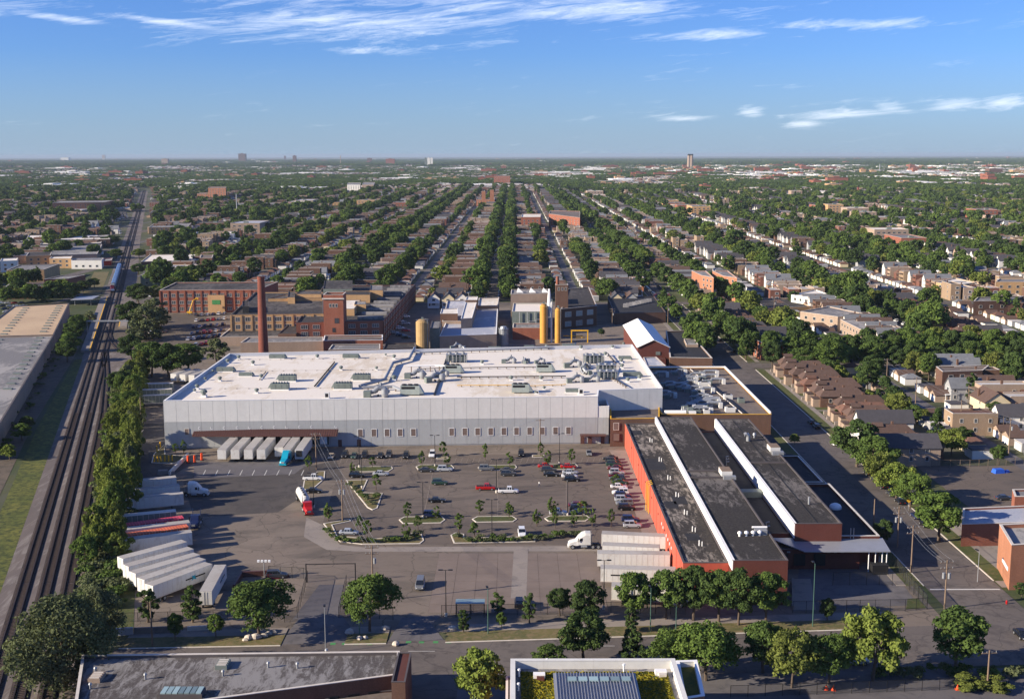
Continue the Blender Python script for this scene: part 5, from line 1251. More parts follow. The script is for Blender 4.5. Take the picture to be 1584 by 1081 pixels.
    q = thing('roof_ventilator', 'curved silver ventilator hood on the third roof strip', 'roof fan', (68.4, 341, Z2-.2)); MB().path([(68.4, 341, Z2-.2), (68.4, 341, Z2+1.2), (67.9, 341, Z2+1.9), (67.2, 341, Z2+1.7)], .6, 12).build('hood', M['steel'], q)
    q = thing('roof_ventilator', 'small round silver cap vent behind the curved hood', 'roof fan', (71, 345, Z2-.2)); MB().lathe(71, 345, [(.3, Z2-.2), (.3, Z2+.6), (.55, Z2+.7), (.4, Z2+1.2), (.1, Z2+1.4)], 12).build('hood', M['steel'], q)
    q = thing('fan_row', 'row of small white domes and pipes at the near end of the second strip', 'roof fans', (51, 254, Z2-.2))
    for k in range(4): MB().lathe(49.4+k*1.5, 252.5+k*.2, [(.25, Z2-.2), (.25, Z2+.35), (.5, Z2+.45), (.45, Z2+.8), (.1, Z2+1)], 10).build('dome', M['coping_white'], q)
    MB().cbox(54.3, 254, Z2-.2, 2.6, 1.8, 1.1).build('casing', M['steel'], q); MB().path([(52.5, 254.6, Z2+1.2), (55.8, 254.6, Z2+1.2)], .25, 8).build('pipe', M['coping_white'], q)
    # sheds and trailers in the yard strip behind the bays
    for i, (x, y, L, lab, wl) in enumerate(((79.6, 366, 13, 'white site cabin between the third strip and the street', 'trailer_white'), (80.6, 342, 11, 'brown weathered hut next to the street behind the side bay', 'pale_brick'))):
        q = thing('site_hut', lab, 'hut'); q.location = (0, 0, 0); MB().box(x-2.2, y-L/2, .3, x+2.2, y+L/2, 3.6).build('wall', M[wl], q); MB().box(x-2.35, y-L/2-.1, 3.6, x+2.35, y+L/2+.1, 3.8).build('roof', M['roof_dark'], q)
        for k in range(3): put_window(q, (x-2.22, y-L/3+k*L/3, 1.4), -math.pi/2, (1.2, 1.2, 'coping', 'glass', 0, 0))
        MB().box(x-1.6, y-L/2-.06, .4, x-.1, y-L/2-.01, 3.0).box(x+.1, y-L/2-.06, .4, x+1.6, y-L/2-.01, 3.0).build('door', M[wl], q)
right_complex()
# ---------------------------------------------------------------- ground of the plant and the streets round it
def spx(name, pts, z, mat, label=None): return sheet(name, [G(x, y, 0) for x, y in pts], z, M[mat], label)
RX = lambda y, o: rail_x(y)+o
sheet('yard', [(RX(225, 12), 222), (86, 222), (86, 740), (RX(740, 12), 740)], 0.0, M['asphalt_yard'])
sheet('railway_bed', [(RX(150, -5), 150), (RX(150, 15), 150), (RX(560, 18), 560), (RX(1300, 13), 1300), (RX(3200, 12), 3200), (RX(3200, -6), 3200), (RX(1300, -6), 1300), (RX(560, -5), 560)], 0.03, M['ballast'])
sheet('wild_grass', [(RX(150, -12.5), 150), (RX(150, -4.7), 150), (RX(540, -4.7), 540), (RX(540, -8), 540), (RX(400, -12), 400)], 0.034, M['grass_wild'])
sheet('dirt_path', [(RX(150, -60), 150), (RX(150, -15), 150), (RX(400, -14), 400), (RX(540, -9), 540), (RX(640, -7), 640), (RX(640, -60), 640)], 0.026, M['dirt'])
sheet('grass_bank', [(RX(800, -20), 800), (RX(800, -8), 800), (RX(960, -8), 960), (RX(960, -20), 960)], 0.036, M['grass_dry'])
sheet('dirt_lot', [(RX(640, 18), 560), (RX(560, 18)+45, 560), (RX(700, 18)+40, 700), (RX(700, 12), 700)], 0.036, M['dirt'])
sheet('railside_ground', [(RX(225, 13.5), 222), (RX(225, 25), 222), (RX(330, 24), 330), (RX(470, 25), 470), (RX(560, 28), 560), (RX(470, 14), 470)], 0.038, M['grass'])
# parking lot surface, truck court, concrete apron
spx('parking_lot', [(512, 707), (972, 699), (1012, 835), (900, 842), (560, 842), (522, 838), (498, 812), (520, 742)], 0.012, 'asphalt')
spx('truck_court', [(314, 728), (462, 724), (520, 712), (532, 742), (470, 745), (470, 766), (430, 792), (300, 800), (283, 745)], 0.017, 'asphalt_dark')
spx('service_road', [(205, 655), (256, 655), (256, 700), (300, 716), (262, 738), (185, 745), (200, 700)], 0.008, 'asphalt_dark')
spx('dock_apron', [(300, 716), (512, 706), (470, 722), (455, 733), (300, 740)], 0.02, 'concrete_dk')
spx('ring_lane', [(474, 800), (500, 812), (526, 842), (560, 846), (930, 844), (930, 852), (556, 853), (505, 850), (470, 830)], 0.016, 'concrete')
spx('forecourt', [(560, 852), (935, 852), (935, 955), (700, 953), (560, 954), (548, 930)], 0.014, 'asphalt_yard')
spx('side_pavement', [(942, 696), (971, 696), (1035, 866), (1008, 868), (985, 800), (958, 722)], 0.02, 'concrete')
spx('concrete_strip', [(795, 848), (817, 848), (814, 925), (790, 925)], 0.05, 'concrete')
_a, _b = G(662, 948, 0), G(935, 854, 0)
slabs = struct('concrete_slabs', MB().face([(_a.x, _a.y, .022), (_a.x+4.6*int((_b.x-_a.x)/4.6), _a.y, .022), (_a.x+4.6*int((_b.x-_a.x)/4.6), _a.y+4.6*int((_b.y-_a.y)/4.6), .022), (_a.x, _a.y+4.6*int((_b.y-_a.y)/4.6), .022)]), M['bed_dark'])
slabs['label'] = 'brown concrete forecourt of square slabs with dark joints'
a0, a1 = G(662, 948, 0), G(935, 854, 0); sw = 4.6
sb = mesh_of(MB().box(-sw/2+.03, -sw/2+.03, 0, sw/2-.03, sw/2-.03, .02), 'slab', [plain('slab_brownish', rgb(116, 103, 94), 0.9, var=0.14, scale=0.15, rand=0.05)])
for i in range(int((a1.x-a0.x)/sw)):
    for j in range(int((a1.y-a0.y)/sw)):
        x, y = a0.x+sw*(i+.5), a0.y+sw*(j+.5)
        o = put('slab', sb, slabs, (x, y, 0.024), 0)
spx('gate_drive', [(494, 904), (531, 904), (525, 952), (452, 958)], 0.02, 'concrete_dk')
# front street: kerb line measured left to right
TK = [G(150, 1004.5, 0), G(699, 994, 0), G(1396, 972, 0), G(1700, 962, 0)]
def ky(x): 
    for a, b in zip(TK[:-1], TK[1:]):
        if x <= b.x or b is TK[-1]: return a.y+(b.y-a.y)*(x-a.x)/(b.x-a.x)
SW = 19.0
x0, x1 = RX(225, 24), 175.0
struct('front_street', MB().face([(x0, ky(x0)-SW, 0.04), (x1, ky(x1)-SW, 0.04), (x1, ky(x1), 0.04), (x0, ky(x0), 0.04)]), M['street'])
sheet('ground_front', [(RX(150, 15), 150), (190, 150), (190, 205), (x0, 205)], 0.01, M['concrete_dk'])
sheet('side_street', [(-24.5, 150), (-10, 150), (-10, 214), (-24.5, 212)], 0.046, M['street'])
# grass verge and pavement north of it, cut by two driveways
def strip(name, xa, xb, o0, o1, z, mat, kh=None):
    pts = [(xa, ky(xa)+o0), (xb, ky(xb)+o0), (xb, ky(xb)+o1), (xa, ky(xa)+o1)]
    if kh: return struct(name, MB().prism(pts, 0.0, kh), M[mat])
    return struct(name, MB().face([(p[0], p[1], z) for p in pts]), M[mat])
def wx(px, py): return G(px, py, 0).x
segs = [(wx(184, 1003), wx(440, 985)), (wx(535, 990), wx(600, 985)), (wx(690, 985), wx(1396, 972)), ]
for a, b in segs:
    strip('kerb', a, b, 0, .3, 0, 'kerb', .14); strip('verge', a, b, .3, 5.2, 0, 'grass_dry', .12); strip('pavement', a, b, 5.2, 8.6, 0, 'concrete', .13)
spx('driveway', [(440, 986), (462, 956), (530, 952), (545, 972), (535, 998), (420, 999)], 0.024, 'concrete_dk')
spx('driveway', [(600, 992), (622, 955), (685, 950), (668, 965), (690, 994)], 0.024, 'concrete_dk')
# green utility marks on the road edge
for i, x in enumerate((200, 255, 300, 515, 533, 551, 572, 632, 652, 674, 694)): 
    p = G(x, 993 if x > 600 else 995.5, 0); sheet('green_mark', [(p.x-.5, p.y-.5), (p.x+.5, p.y-.5), (p.x+.5, p.y+.5), (p.x-.5, p.y+.5)], 0.05 if x > 600 else .05, M['green_line'])
# right-hand street with kerbs, verges, pavements
y0, y1 = 214.0, 3600.0
sheet('plant_street', [(88.5, 214), (104.5, 214), (104.5, 760), (102.5, 3600), (91.5, 3600), (88.5, 760)], 0.052, M['street'])
for (xa, xb, ya, yb, m_) in ((88.2, 88.5, 247, 1100, 'kerb'), (104.5, 104.8, 250, 510, 'kerb'), (104.5, 104.8, 530, 740, 'kerb'), (84.6, 88.2, 247, 1100, 'grass'), (104.8, 108.4, 250, 510, 'grass'), (104.8, 108.4, 530, 738, 'grass')):
    struct('kerb' if m_ == 'kerb' else 'verge', MB().box(xa, ya, 0, xb, yb, .14 if m_ == 'kerb' else .12), M[m_])
for (xa, xb, ya, yb) in ((82.6, 84.6, 247, 740), (108.4, 110.4, 250, 510), (108.4, 110.4, 530, 738)): struct('pavement', MB().box(xa, ya, 0, xb, yb, .13), M['concrete'])
sheet('front_lawns', [(110.4, 335), (116, 335), (116, 510), (110.4, 510)], 0.03, M['grass'])
for i in range(18): struct('garden_path', MB().box(110.4, 357.5+i*8.5, 0, 114.5, 358.9+i*8.5, .1), M['concrete'])
sheet('side_lot', [(120, 305), (178, 305), (178, 348), (120, 348)], 0.034, M['asphalt'])
sheet('block_ground', [(104.9, 246), (200, 246), (200, 305), (104.9, 305)], 0.026, M['concrete'])
sheet('cross_road', [(104.5, 514), (340, 514), (340, 526), (104.5, 526)], 0.05, M['street'])
sheet('alley', [(150, 335), (155, 335), (155, 514), (150, 514)], 0.05, M['concrete_dk'])
sheet('tan_lot', [(110, 700), (180, 700), (180, 738), (110, 738)], 0.03, M['dirt'])
spx('courtyard', [(1226, 945), (1420, 935), (1372, 870), (1236, 880)], 0.02, 'concrete_dk')
spx('courtyard_slab', [(1227, 943), (1262, 943), (1254, 895), (1227, 895)], 0.03, 'concrete')
struct('verge', MB().face([tuple(G(x, y, 0)[:2])+(.05,) for x, y in ((1401, 942), (1434, 940), (1420, 925), (1404, 926))]), M['grass'])
# painted bay lines
lb = MB()
def line(px0, py0, px1, py1, w_=.12, z=.03):
    a, b = G(px0, py0, 0), G(px1, py1, 0); d = (b-a).normalized(); n = Vector((-d.y, d.x, 0))*w_
    lb.face([(a.x-n.x, a.y-n.y, z), (b.x-n.x, b.y-n.y, z), (b.x+n.x, b.y+n.y, z), (a.x+n.x, a.y+n.y, z)])
for (xc, y_0, y_1) in ((664, 727, 800), (770, 727, 798), (876, 727, 797)):
    n = 13; top, bot = G(xc+(6 if xc < 700 else 0), y_0, 0), G(xc-(9 if xc < 700 else 0), y_1, 0)
    for i in range(n+1):
        p = top.lerp(bot, i/n)
        lb.face([(p.x-5.4, p.y-.06, .03), (p.x+5.4, p.y-.06, .03), (p.x+5.4, p.y+.06, .03), (p.x-5.4, p.y+.06, .03)])
    lb.face([(top.x-.08, top.y, .034), (bot.x-.08, bot.y, .034), (bot.x+.08, bot.y, .034), (top.x+.08, top.y, .034)])
for i in range(46):
    x = 520+i*9.3; line(x, 708, x-3.0, 715.5, .07)
for i in range(19): y = 722+i*6.3; x = 940+i*2.3; line(x, y, x+28, y-.6, .07)
o = struct('bay_lines', lb, M['line_paint']); o['label'] = 'faded parking bay lines'
lb = MB()
for i in range(9): line(318+i*19, 727, 314+i*19, 735, .1)
o = struct('dock_lines', lb, M['white_line'])
lb = MB(); 
for i in range(4): xx = -20+i*34; lb.box(xx, ky(xx)-3.6, .044, xx+5, ky(xx)-3.45, .048)
lb.box(89, 244.5, .054, 104, 245.1, .058); struct('road_lines', lb, M['white_line'])
# islands
ISL = [([(549, 722), (606, 721.5), (608, 725), (601, 729.5), (549, 730)], 'long grassed kerb island at the back left of the parking lot'),
 ([(643, 722), (650, 719), (698, 719), (703, 724), (696, 728.5), (648, 729)], 'grassed kerb island at the back under the second lamp pole'),
 ([(739, 723), (745, 720), (797, 719), (800, 723), (795, 727), (743, 728)], 'grassed kerb island at the back centre of the lot'),
 ([(836, 722), (842, 718), (890, 717), (895, 722), (888, 726), (840, 727)], 'grassed kerb island at the back right of the lot'),
 ([(617, 804), (625, 799.5), (684, 799), (689, 804), (682, 809), (623, 810)], 'oval grass island with pale kerb, front left row'),
 ([(730, 803), (738, 799), (793, 798.5), (800, 803), (794, 807), (736, 808)], 'oval grass island with pale kerb, front middle row'),
 ([(842, 802), (850, 798), (908, 797.5), (913, 801.5), (906, 806), (848, 806.5)], 'oval grass island with pale kerb, front right row'),
 ([(535, 743), (569, 742), (560, 762), (592, 763), (584, 786), (576, 789), (568, 785)], 'wedge-shaped planted island at the left of the lot'),
 ([(500, 810), (541, 803), (543, 806), (514, 812), (522, 829), (565, 833), (632, 832), (636, 825), (652, 825), (656, 836), (650, 841), (560, 842), (526, 838), (512, 826)], 'long curved planted island along the front left edge of the lot'),
 ([(697, 828), (704, 824), (718, 826), (718, 832), (828, 830), (828, 838), (702, 840.5)], 'long planted island along the front middle edge of the lot'),
 ([(470, 744), (490, 730), (503, 729), (502, 741), (480, 760), (468, 756)], 'small kerbed island by the pickup beside the tanker truck'),
 ([(675, 707), (694, 706.5), (694, 709.5), (675, 710)], 'tiny grass bed at the foot of the hall wall, left one'),
 ([(823, 704), (842, 703.5), (842, 707), (823, 707.5)], 'tiny grass bed at the foot of the hall wall, right one'),
 ([(234, 716), (238, 702), (254, 688), (256, 703), (291, 706), (270, 717)], 'kerbed grass corner with yellow bollards at the left end of the hall'),
 ([(200, 662), (222, 665), (200, 694), (186, 720), (180, 715)], 'long grassy kerb beside the service road and tree belt')]
for pts, lab in ISL: kerbed_island('kerb_island', pts, lab, 'grass_dry' if 'grassed' not in lab and 'oval' not in lab else 'grass')
# ---------------------------------------------------------------- railway
def track(pts, label, z=0.06, ties=True):
    "pts: centre line points; a dark bed, sleepers and two rails"
    P = [Vector((p[0], p[1], 0)) for p in pts]; r = tag(thing('railway_track', label, 'railway track', P[0]), kind='structure'); G0 = .7175*1.25
    def offs(o):
        res = []
        for i, p in enumerate(P):
            d = (P[min(i+1, len(P)-1)]-P[max(i-1, 0)]).normalized(); res.append(p+Vector((d.y, -d.x, 0))*o)
        return res
    L_, R_ = offs(-1.75), offs(1.75)
    b = MB()
    for i in range(len(P)-1): b.face([(L_[i].x, L_[i].y, z), (R_[i].x, R_[i].y, z), (R_[i+1].x, R_[i+1].y, z), (L_[i+1].x, L_[i+1].y, z)])
    b.build('sleeper_bed', M['bed_dark'], r)
    for s in (-G0, G0):
        q0, q1 = offs(s-.11), offs(s+.11); b = MB()
        for i in range(len(P)-1):
            v = [(q0[i].x, q0[i].y, z+.02), (q1[i].x, q1[i].y, z+.02), (q1[i+1].x, q1[i+1].y, z+.02), (q0[i+1].x, q0[i+1].y, z+.02)]; v += [(x, y, z+.30) for x, y, _ in v]
            b.faces(v, [(0, 1, 5, 4), (1, 2, 6, 5), (2, 3, 7, 6), (3, 0, 4, 7), (4, 5, 6, 7)])
        b.build('rail', M['rail_rust'], r)
        # oil-dark strip beside each rail
        q0, q1 = offs(s-.42), offs(s+.42); b = MB()
        for i in range(len(P)-1): b.face([(q0[i].x, q0[i].y, z+.012), (q1[i].x, q1[i].y, z+.012), (q1[i+1].x, q1[i+1].y, z+.012), (q0[i+1].x, q0[i+1].y, z+.012)])
        b.build('stained_stone', M['oil_stone'], r)
    if ties:
        b = MB(); tot = 0
        for i in range(len(P)-1):
            a, c = P[i], P[i+1]; d = (c-a); L = d.length; d.normalize(); rz = math.atan2(d.y, d.x); n = int(L/0.75)
            if a.y > 420: continue
            for k in range(n):
                q = a+d*(k*.75); b.cbox(q.x, q.y, z+.005, .26, 2.7, .09, rz); tot += 1
        o = b.build('sleepers', M['tie'], r); o['kind'] = 'stuff'
    return r
ys = [150, 200, 250, 300, 360, 425, 500, 560, 640, 720, 790, 900, 1064, 1300, 1700, 2200, 2837, 3300]
track([(rail_x(y), y) for y in ys], 'left of the three railway tracks running off to the horizon')
track([(rail_x(y)+4.9, y) for y in ys], 'middle railway track of the three beside the tree belt')
track([(rail_x(y)+(9.8 if y < 470 else 9.8-4.9*min(1, (y-470)/80)), y) for y in ys if y <= 560], 'right railway track, rejoining the middle one beyond the curve')
track([(G(167, 505, 0).x, G(167, 505, 0).y), (G(167.5, 515, 0).x, G(167, 515, 0).y), (G(172, 527, 0).x, G(172, 527, 0).y), (G(182, 538, 0).x, G(182, 538, 0).y), (G(196, 547, 0).x, G(196, 547, 0).y)], 'short siding curving off right toward the trees', z=.08, ties=False)
# platforms
def platform(name, y0, y1, o0, o1, label, edge):
    r = thing(name, label, 'platform', (RX(y0, o0), y0, 0)); MB().prism([(RX(y0, o0), y0), (RX(y0, o1), y0), (RX(y1, o1), y1), (RX(y1, o0), y1)], 0, 1.0).build('deck', M['concrete'], r)
    e0, e1 = (o1-.5, o1) if edge > 0 else (o0, o0+.5); MB().prism([(RX(y0, e0), y0), (RX(y0, e1), y0), (RX(y1, e1), y1), (RX(y1, e0), y1)], 1.005, 1.03).build('yellow_edge', M['yellow'], r); return r
platform('station_platform', 560, 780, -6.6, -2.2, 'station platform with yellow edge left of the tracks', 1)
platform('station_platform', 640, 735, 9.0, 13.5, 'short station platform with yellow edge right of the tracks', -1)
sh = thing('platform_shelter', 'grey sloping platform shelter roof left of the station', 'shelter', (RX(745, -12), 745, 0))
x, y = RX(745, -15), 748
MB().faces([(x-7, y-9, 3.4), (x+7, y-9, 4.0), (x+5, y+9, 4.0), (x-9, y+9, 3.4), (x-7, y-9, 3.7), (x+7, y-9, 4.3), (x+5, y+9, 4.3), (x-9, y+9, 3.7)], [(3, 2, 1, 0), (4, 5, 6, 7), (0, 1, 5, 4), (1, 2, 6, 5), (2, 3, 7, 6), (3, 0, 4, 7)]).build('roof', M['metal_roof'], sh)
for a, b in ((-5, -7), (5, -7), (-6, 7), (4, 7)): MB().tube((x+a, y+b, 0), (x+a, y+b, 3.6), .12, .12, 6).build('post', M['steel'], sh)
# signal bridge over the tracks
gb = thing('signal_bridge', 'thin steel gantry spanning the tracks at the platforms', 'gantry', (RX(560, -5), 625, 0)); yy = 622
MB().tube((RX(yy, -6.8), yy, 0), (RX(yy, -6.8), yy, 6.5), .15, .15, 6).build('post', M['steel'], gb); MB().tube((RX(yy, 15), yy, 0), (RX(yy, 15), yy, 6.5), .15, .15, 6).build('post', M['steel'], gb)
MB().box(RX(yy, -6.8), yy-.3, 6.2, RX(yy, 15), yy+.3, 6.9).build('beam', M['steel'], gb)
# commuter train: locomotive then double-deck coaches
def place_local(r, loc, rz): r.location = loc; r.rotation_euler = (0, 0, rz)
train_rz = math.atan2(1, -0.297)
def coach():
    r = thing('train_coach', 'x', 'train'); b = MB(); L, hw = 25.5, 1.55
    loft(b, [(-L/2, [(-hw, 1), (-hw, 4.1), (-1.0, 4.85), (1.0, 4.85), (hw, 4.1), (hw, 1)]), (L/2, [(-hw, 1), (-hw, 4.1), (-1.0, 4.85), (1.0, 4.85), (hw, 4.1), (hw, 1)])]); b.build('body', M['coach_side'], r)
    MB().box(-L/2+.2, -1.05, 4.86, L/2-.2, 1.05, 4.95).build('roof', M['coach_roof'], r)
    for s in (-1, 1):
        for z in (2.0, 3.5): MB().box(-L/2+1.5, s*(hw+.02)-.02, z, L/2-1.5, s*(hw+.02)+.02, z+.65).build('window_band', M['car_glass'], r)
    for x in (-8.5, 8.5): MB().box(x-1.6, -1.2, .35, x+1.6, 1.2, 1.0).build('bogie', M['dark_metal'], r)
    for k in range(3): MB().cbox(-7+7*k, 0, 4.96, 2.4, 1.3, .25).build('vent', M['coach_roof'], r)
    return r
M['coach_side'] = plain('coach_blue_steel', rgb(96, 128, 172), 0.4, 0.3, 0.06, 1.0, obj=True); M['coach_roof'] = plain('coach_roof_blue', rgb(112, 140, 176), 0.5, 0.1, 0.06, 1.0, obj=True)
oc = Once(coach)
loco = thing('locomotive', 'red and white nosed locomotive at the front of the train', 'locomotive')
b = MB(); prof = lambda hw, t: [(-hw, 1.0), (-hw, t-.6), (-hw*.7, t), (hw*.7, t), (hw, t-.6), (hw, 1.0)]
loft(b, [(-8.5, prof(1.5, 4.6)), (6.2, prof(1.5, 4.6)), (7.4, prof(1.5, 3.6)), (8.6, prof(1.35, 2.8))]); b.build('body', M['car_maroon'], loco)
MB().faces([(6.35, -1.2, 4.45), (6.35, 1.2, 4.45), (7.35, 1.2, 3.65), (7.35, -1.2, 3.65)], [(0, 3, 2, 1)]).build('windscreen', M['car_glass'], loco); MB().box(8.6, -1.2, 1.2, 8.72, 1.2, 2.4).build('nose_panel', M['white_paint'], loco)
MB().box(-8, -1.0, 4.61, 5.5, 1.0, 4.8).build('roof', M['grey_metal'], loco); MB().box(8.3, -1.4, .4, 8.9, 1.4, 1.0).build('pilot', M['dark_metal'], loco)
for s in (-1, 1): MB().tube((8.72, s*.5, 2.7), (8.8, s*.5, 2.7), .16, .16, 8).build('headlight', M['white_paint'], loco)
for x in (-5.5, 5): MB().box(x-1.7, -1.2, .35, x+1.7, 1.2, 1.0).build('bogie', M['dark_metal'], loco)
yl = G(168, 453, 0).y+8; place_local(loco, (rail_x(yl), yl, .3), train_rz+math.pi)
for k in range(6):
    yc = yl+(9+14.2+k*26.4)*math.sin(train_rz)*1.0; oc.place((rail_x(yc), yc, .3), train_rz, 'blue double-deck train coach, %s behind the locomotive' % ordn(k), 'coaches of the passing train')
oc.drop()
# ---------------------------------------------------------------- cars, trucks, trailers
E_, N_ = 0.0, math.pi/2
def zz(org, s, x, y): return (org[0]+x/s, org[1]+y/s)
Z3 = lambda x, y: zz((500, 640), 5.147, x, y); Z4 = lambda x, y: zz((780, 640), 5.147, x, y); Z2 = lambda x, y: zz((150, 640), 3.86, x, y)
CARS = [ # photo x, y of the ground under the middle, kind, colour, heading, label
 (*Z3(172, 342), 'suv', 'black', -N_, 'black car nosed out from the hall wall, first left of the row'), (*Z3(247, 348), 'sedan', 'dark green', -N_, 'dark green low car second in the row at the hall wall'),
 (*Z3(330, 343), 'suv', 'black', -N_, 'black car third in the row at the hall wall'), (*Z3(455, 345), 'sedan', 'black', -N_, 'black car fourth in the row at the hall wall'),
 (*Z3(523, 340), 'suv', 'dark grey', -N_, 'dark grey car fifth in the row at the hall wall'), (*Z3(660, 348), 'suv', 'black', -N_, 'black car standing alone at the hall wall, tree beside it'),
 (*Z3(868, 338), 'suv', 'white', -N_, 'white car at the hall wall beside the small grass bed'), (*Z4(135, 330), 'suv', 'black', -N_, 'black car alone at the middle of the hall wall'), (*Z4(675, 325), 'sedan', 'grey', -N_, 'grey-green car by the entrance canopy'),
 (*Z3(460, 490), 'sedan', 'silver', E_, 'silver car beside the back left island'), (*Z3(270, 505), 'suv', 'black', E_, 'black car half hidden behind the left island tree'),
 (*Z3(820, 460), 'sedan', 'dark grey', E_, 'dark grey car nose to tail with a silver one at the back island'), (*Z3(970, 455), 'suv', 'silver', E_, 'silver off-roader beside the second back island'),
 (*Z3(1300, 448), 'suv', 'grey', E_, 'grey car beside the back centre island'), (*Z3(1470, 462), 'sedan', 'dark grey', E_, 'dark car behind the dark off-roader at the back centre'), (*Z3(1475, 492), 'suv', 'dark grey', E_, 'dark off-roader two bays right of the red pickup, farther back'),
 (*Z3(930, 562), 'suv', 'dark green', E_, 'dark car alone left of the red pickup'), (*Z3(1295, 603), 'pickup', 'red', E_, 'bright red pickup truck in the middle of the lot'), (*Z3(1475, 628), 'pickup', 'white', E_, 'white pickup truck nose to tail with the red one'),
 (*Z3(905, 702), 'sedan', 'black', E_, 'black car alone above the oval front left island'), (*Z3(865, 820), 'suv', 'navy blue', E_, 'dark blue car on the oval front left island side'), (*Z3(205, 958), 'sedan', 'silver', E_, 'silver car in the front left corner of the lot'),
 (*Z4(330, 428), 'sedan', 'red', E_, 'red car, left one of two red cars at the back right'), (*Z4(510, 432), 'sedan', 'red', E_, 'red car, right one of two red cars at the back right'), (*Z4(355, 462), 'suv', 'dark grey', E_, 'dark grey car between the left red car and a black sedan'),
 (*Z4(375, 495), 'sedan', 'black', E_, 'black sedan in front of the dark grey car, back right'), (*Z4(525, 478), 'sedan', 'silver', E_, 'silver-green car behind the white sedan, back right'), (*Z4(520, 508), 'sedan', 'white', E_, 'white sedan among cars at the back right'), (*Z4(540, 535), 'suv', 'black', E_, 'black off-roader in front of the white sedan'),
 (*Z4(580, 740), 'sedan', 'maroon', E_, 'maroon car at the front right island'), (*Z4(590, 772), 'suv', 'black', E_, 'black car in front of the maroon one'), (*Z4(590, 800), 'sedan', 'navy blue', E_, 'dark blue car against the front right island'), (*Z4(430, 802), 'suv', 'silver', E_, 'silver car behind the front right island, lamp pole beside'),
 (*Z4(1005, 858), 'suv', 'navy blue', E_, 'dark blue car behind the last silver one near the big white truck'), (*Z4(1020, 902), 'suv', 'silver', E_, 'silver car nearest the big white truck'),
 (*Z4(140, 965), 'suv', 'white', -N_+.05, 'white car parked in the shrub bed gap at the front'),
 (650, 908, 'van', 'grey', -N_, 'grey van driving alone across the brown forecourt'), (803, 936, 'suv', 'black', N_, 'black car parked beside the slender tree at the fence'),
 (*Z2(1295, 470), 'sedan', 'black', E_, 'black sedan just right of the tanker trailer'), (210, 656.5, 'suv', 'silver', E_, 'silver off-roader on the service road left of the hall'),
 (*Z2(1400, 265), 'sedan', 'beige', -N_, 'beige car by the hall corner near the dock end'), (*Z2(1290, 395), 'pickup', 'white', E_, 'white utility pickup with ladder rack by the small island'),
 (428, 893, 'suv', 'dark grey', .1, 'dark car in the fenced corner by the gate'), (1324, 1026, 'suv', 'silver', .05, 'silver car in the street under the tree at the bottom right'), (1580, 985, 'sedan', 'black', -N_, 'black car cut off at the right edge of the crossing')]
col_cars = [(845, 355, 'black', 'sedan'), (862, 378, 'dark grey', 'suv'), (870, 402, 'dark green', 'suv'), (882, 432, 'maroon', 'sedan'), (900, 468, 'silver', 'suv'), (893, 492, 'maroon', 'sedan'), (900, 518, 'dark grey', 'suv'), (925, 545, 'dark green', 'sedan'), (912, 580, 'white', 'sedan'), (925, 628, 'white', 'suv'),
            (945, 655, 'navy blue', 'suv'), (948, 685, 'silver', 'suv'), (958, 715, 'grey', 'suv'), (972, 752, 'black', 'suv')]
for i, (x, y, c, k) in enumerate(col_cars): CARS.append((*Z4(x, y+12), k, c, E_ if i % 3 else math.pi, '%s car in the dense row facing the orange wall, %s from back' % (c, ordn(i))))
for x, y, k, c, rz, lab in CARS: p = G(x, y, 0); car(k, c, (p.x, p.y, .03), rz+random.uniform(-.02, .02), lab)
# street parking beside the plant
SP = [(1130, 'black', 'sedan', 556, 105.8-2.4), (0, 'black', 'sedan', 405, 102.9), (0, 'black', 'suv', 398, 102.9), (0, 'white', 'sedan', 374, 102.7), (0, 'black', 'suv', 338, 103), (0, 'dark grey', 'sedan', 331, 103), (0, 'black', 'suv', 324, 103), (0, 'dark grey', 'sedan', 316.5, 103), (0, 'black', 'sedan', 309, 103), (0, 'navy blue', 'sedan', 296, 103), (0, 'black', 'suv', 289, 103), (0, 'grey', 'sedan', 520+90, 103), (0, 'black', 'suv', 632, 103), (0, 'silver', 'sedan', 655, 103), (0, 'red', 'suv', 562, 90.4), (0, 'black', 'sedan', 590, 103)]
for i, (_, c, k, y, x) in enumerate(SP): car(k, c, (x, y, .05), N_, '%s car at the right-hand kerb beside the plant, %s nearest' % (c, ordn(sorted(range(len(SP)), key=lambda q: SP[q][3]).index(i))), 'cars parked along the kerb')
for i, (x, y, c) in enumerate(((78.6, 312, 'white'), (80.9, 316, 'silver'), (79.2, 324, 'grey'), (81.3, 330, 'black'))): car('sedan', c, (x, y, .05), N_+.1, '%s car in the narrow yard behind the side bay' % c, 'cars in the side yard')
for i, (x, y, c) in enumerate(((132, 312, 'dark grey'), (139, 307.5, 'maroon'), (168, 340, 'bright blue'))): car('sedan', c, (x, y, .05), .1, '%s car on the asphalt lot behind the low brick building' % c, 'cars on the right-hand lot')
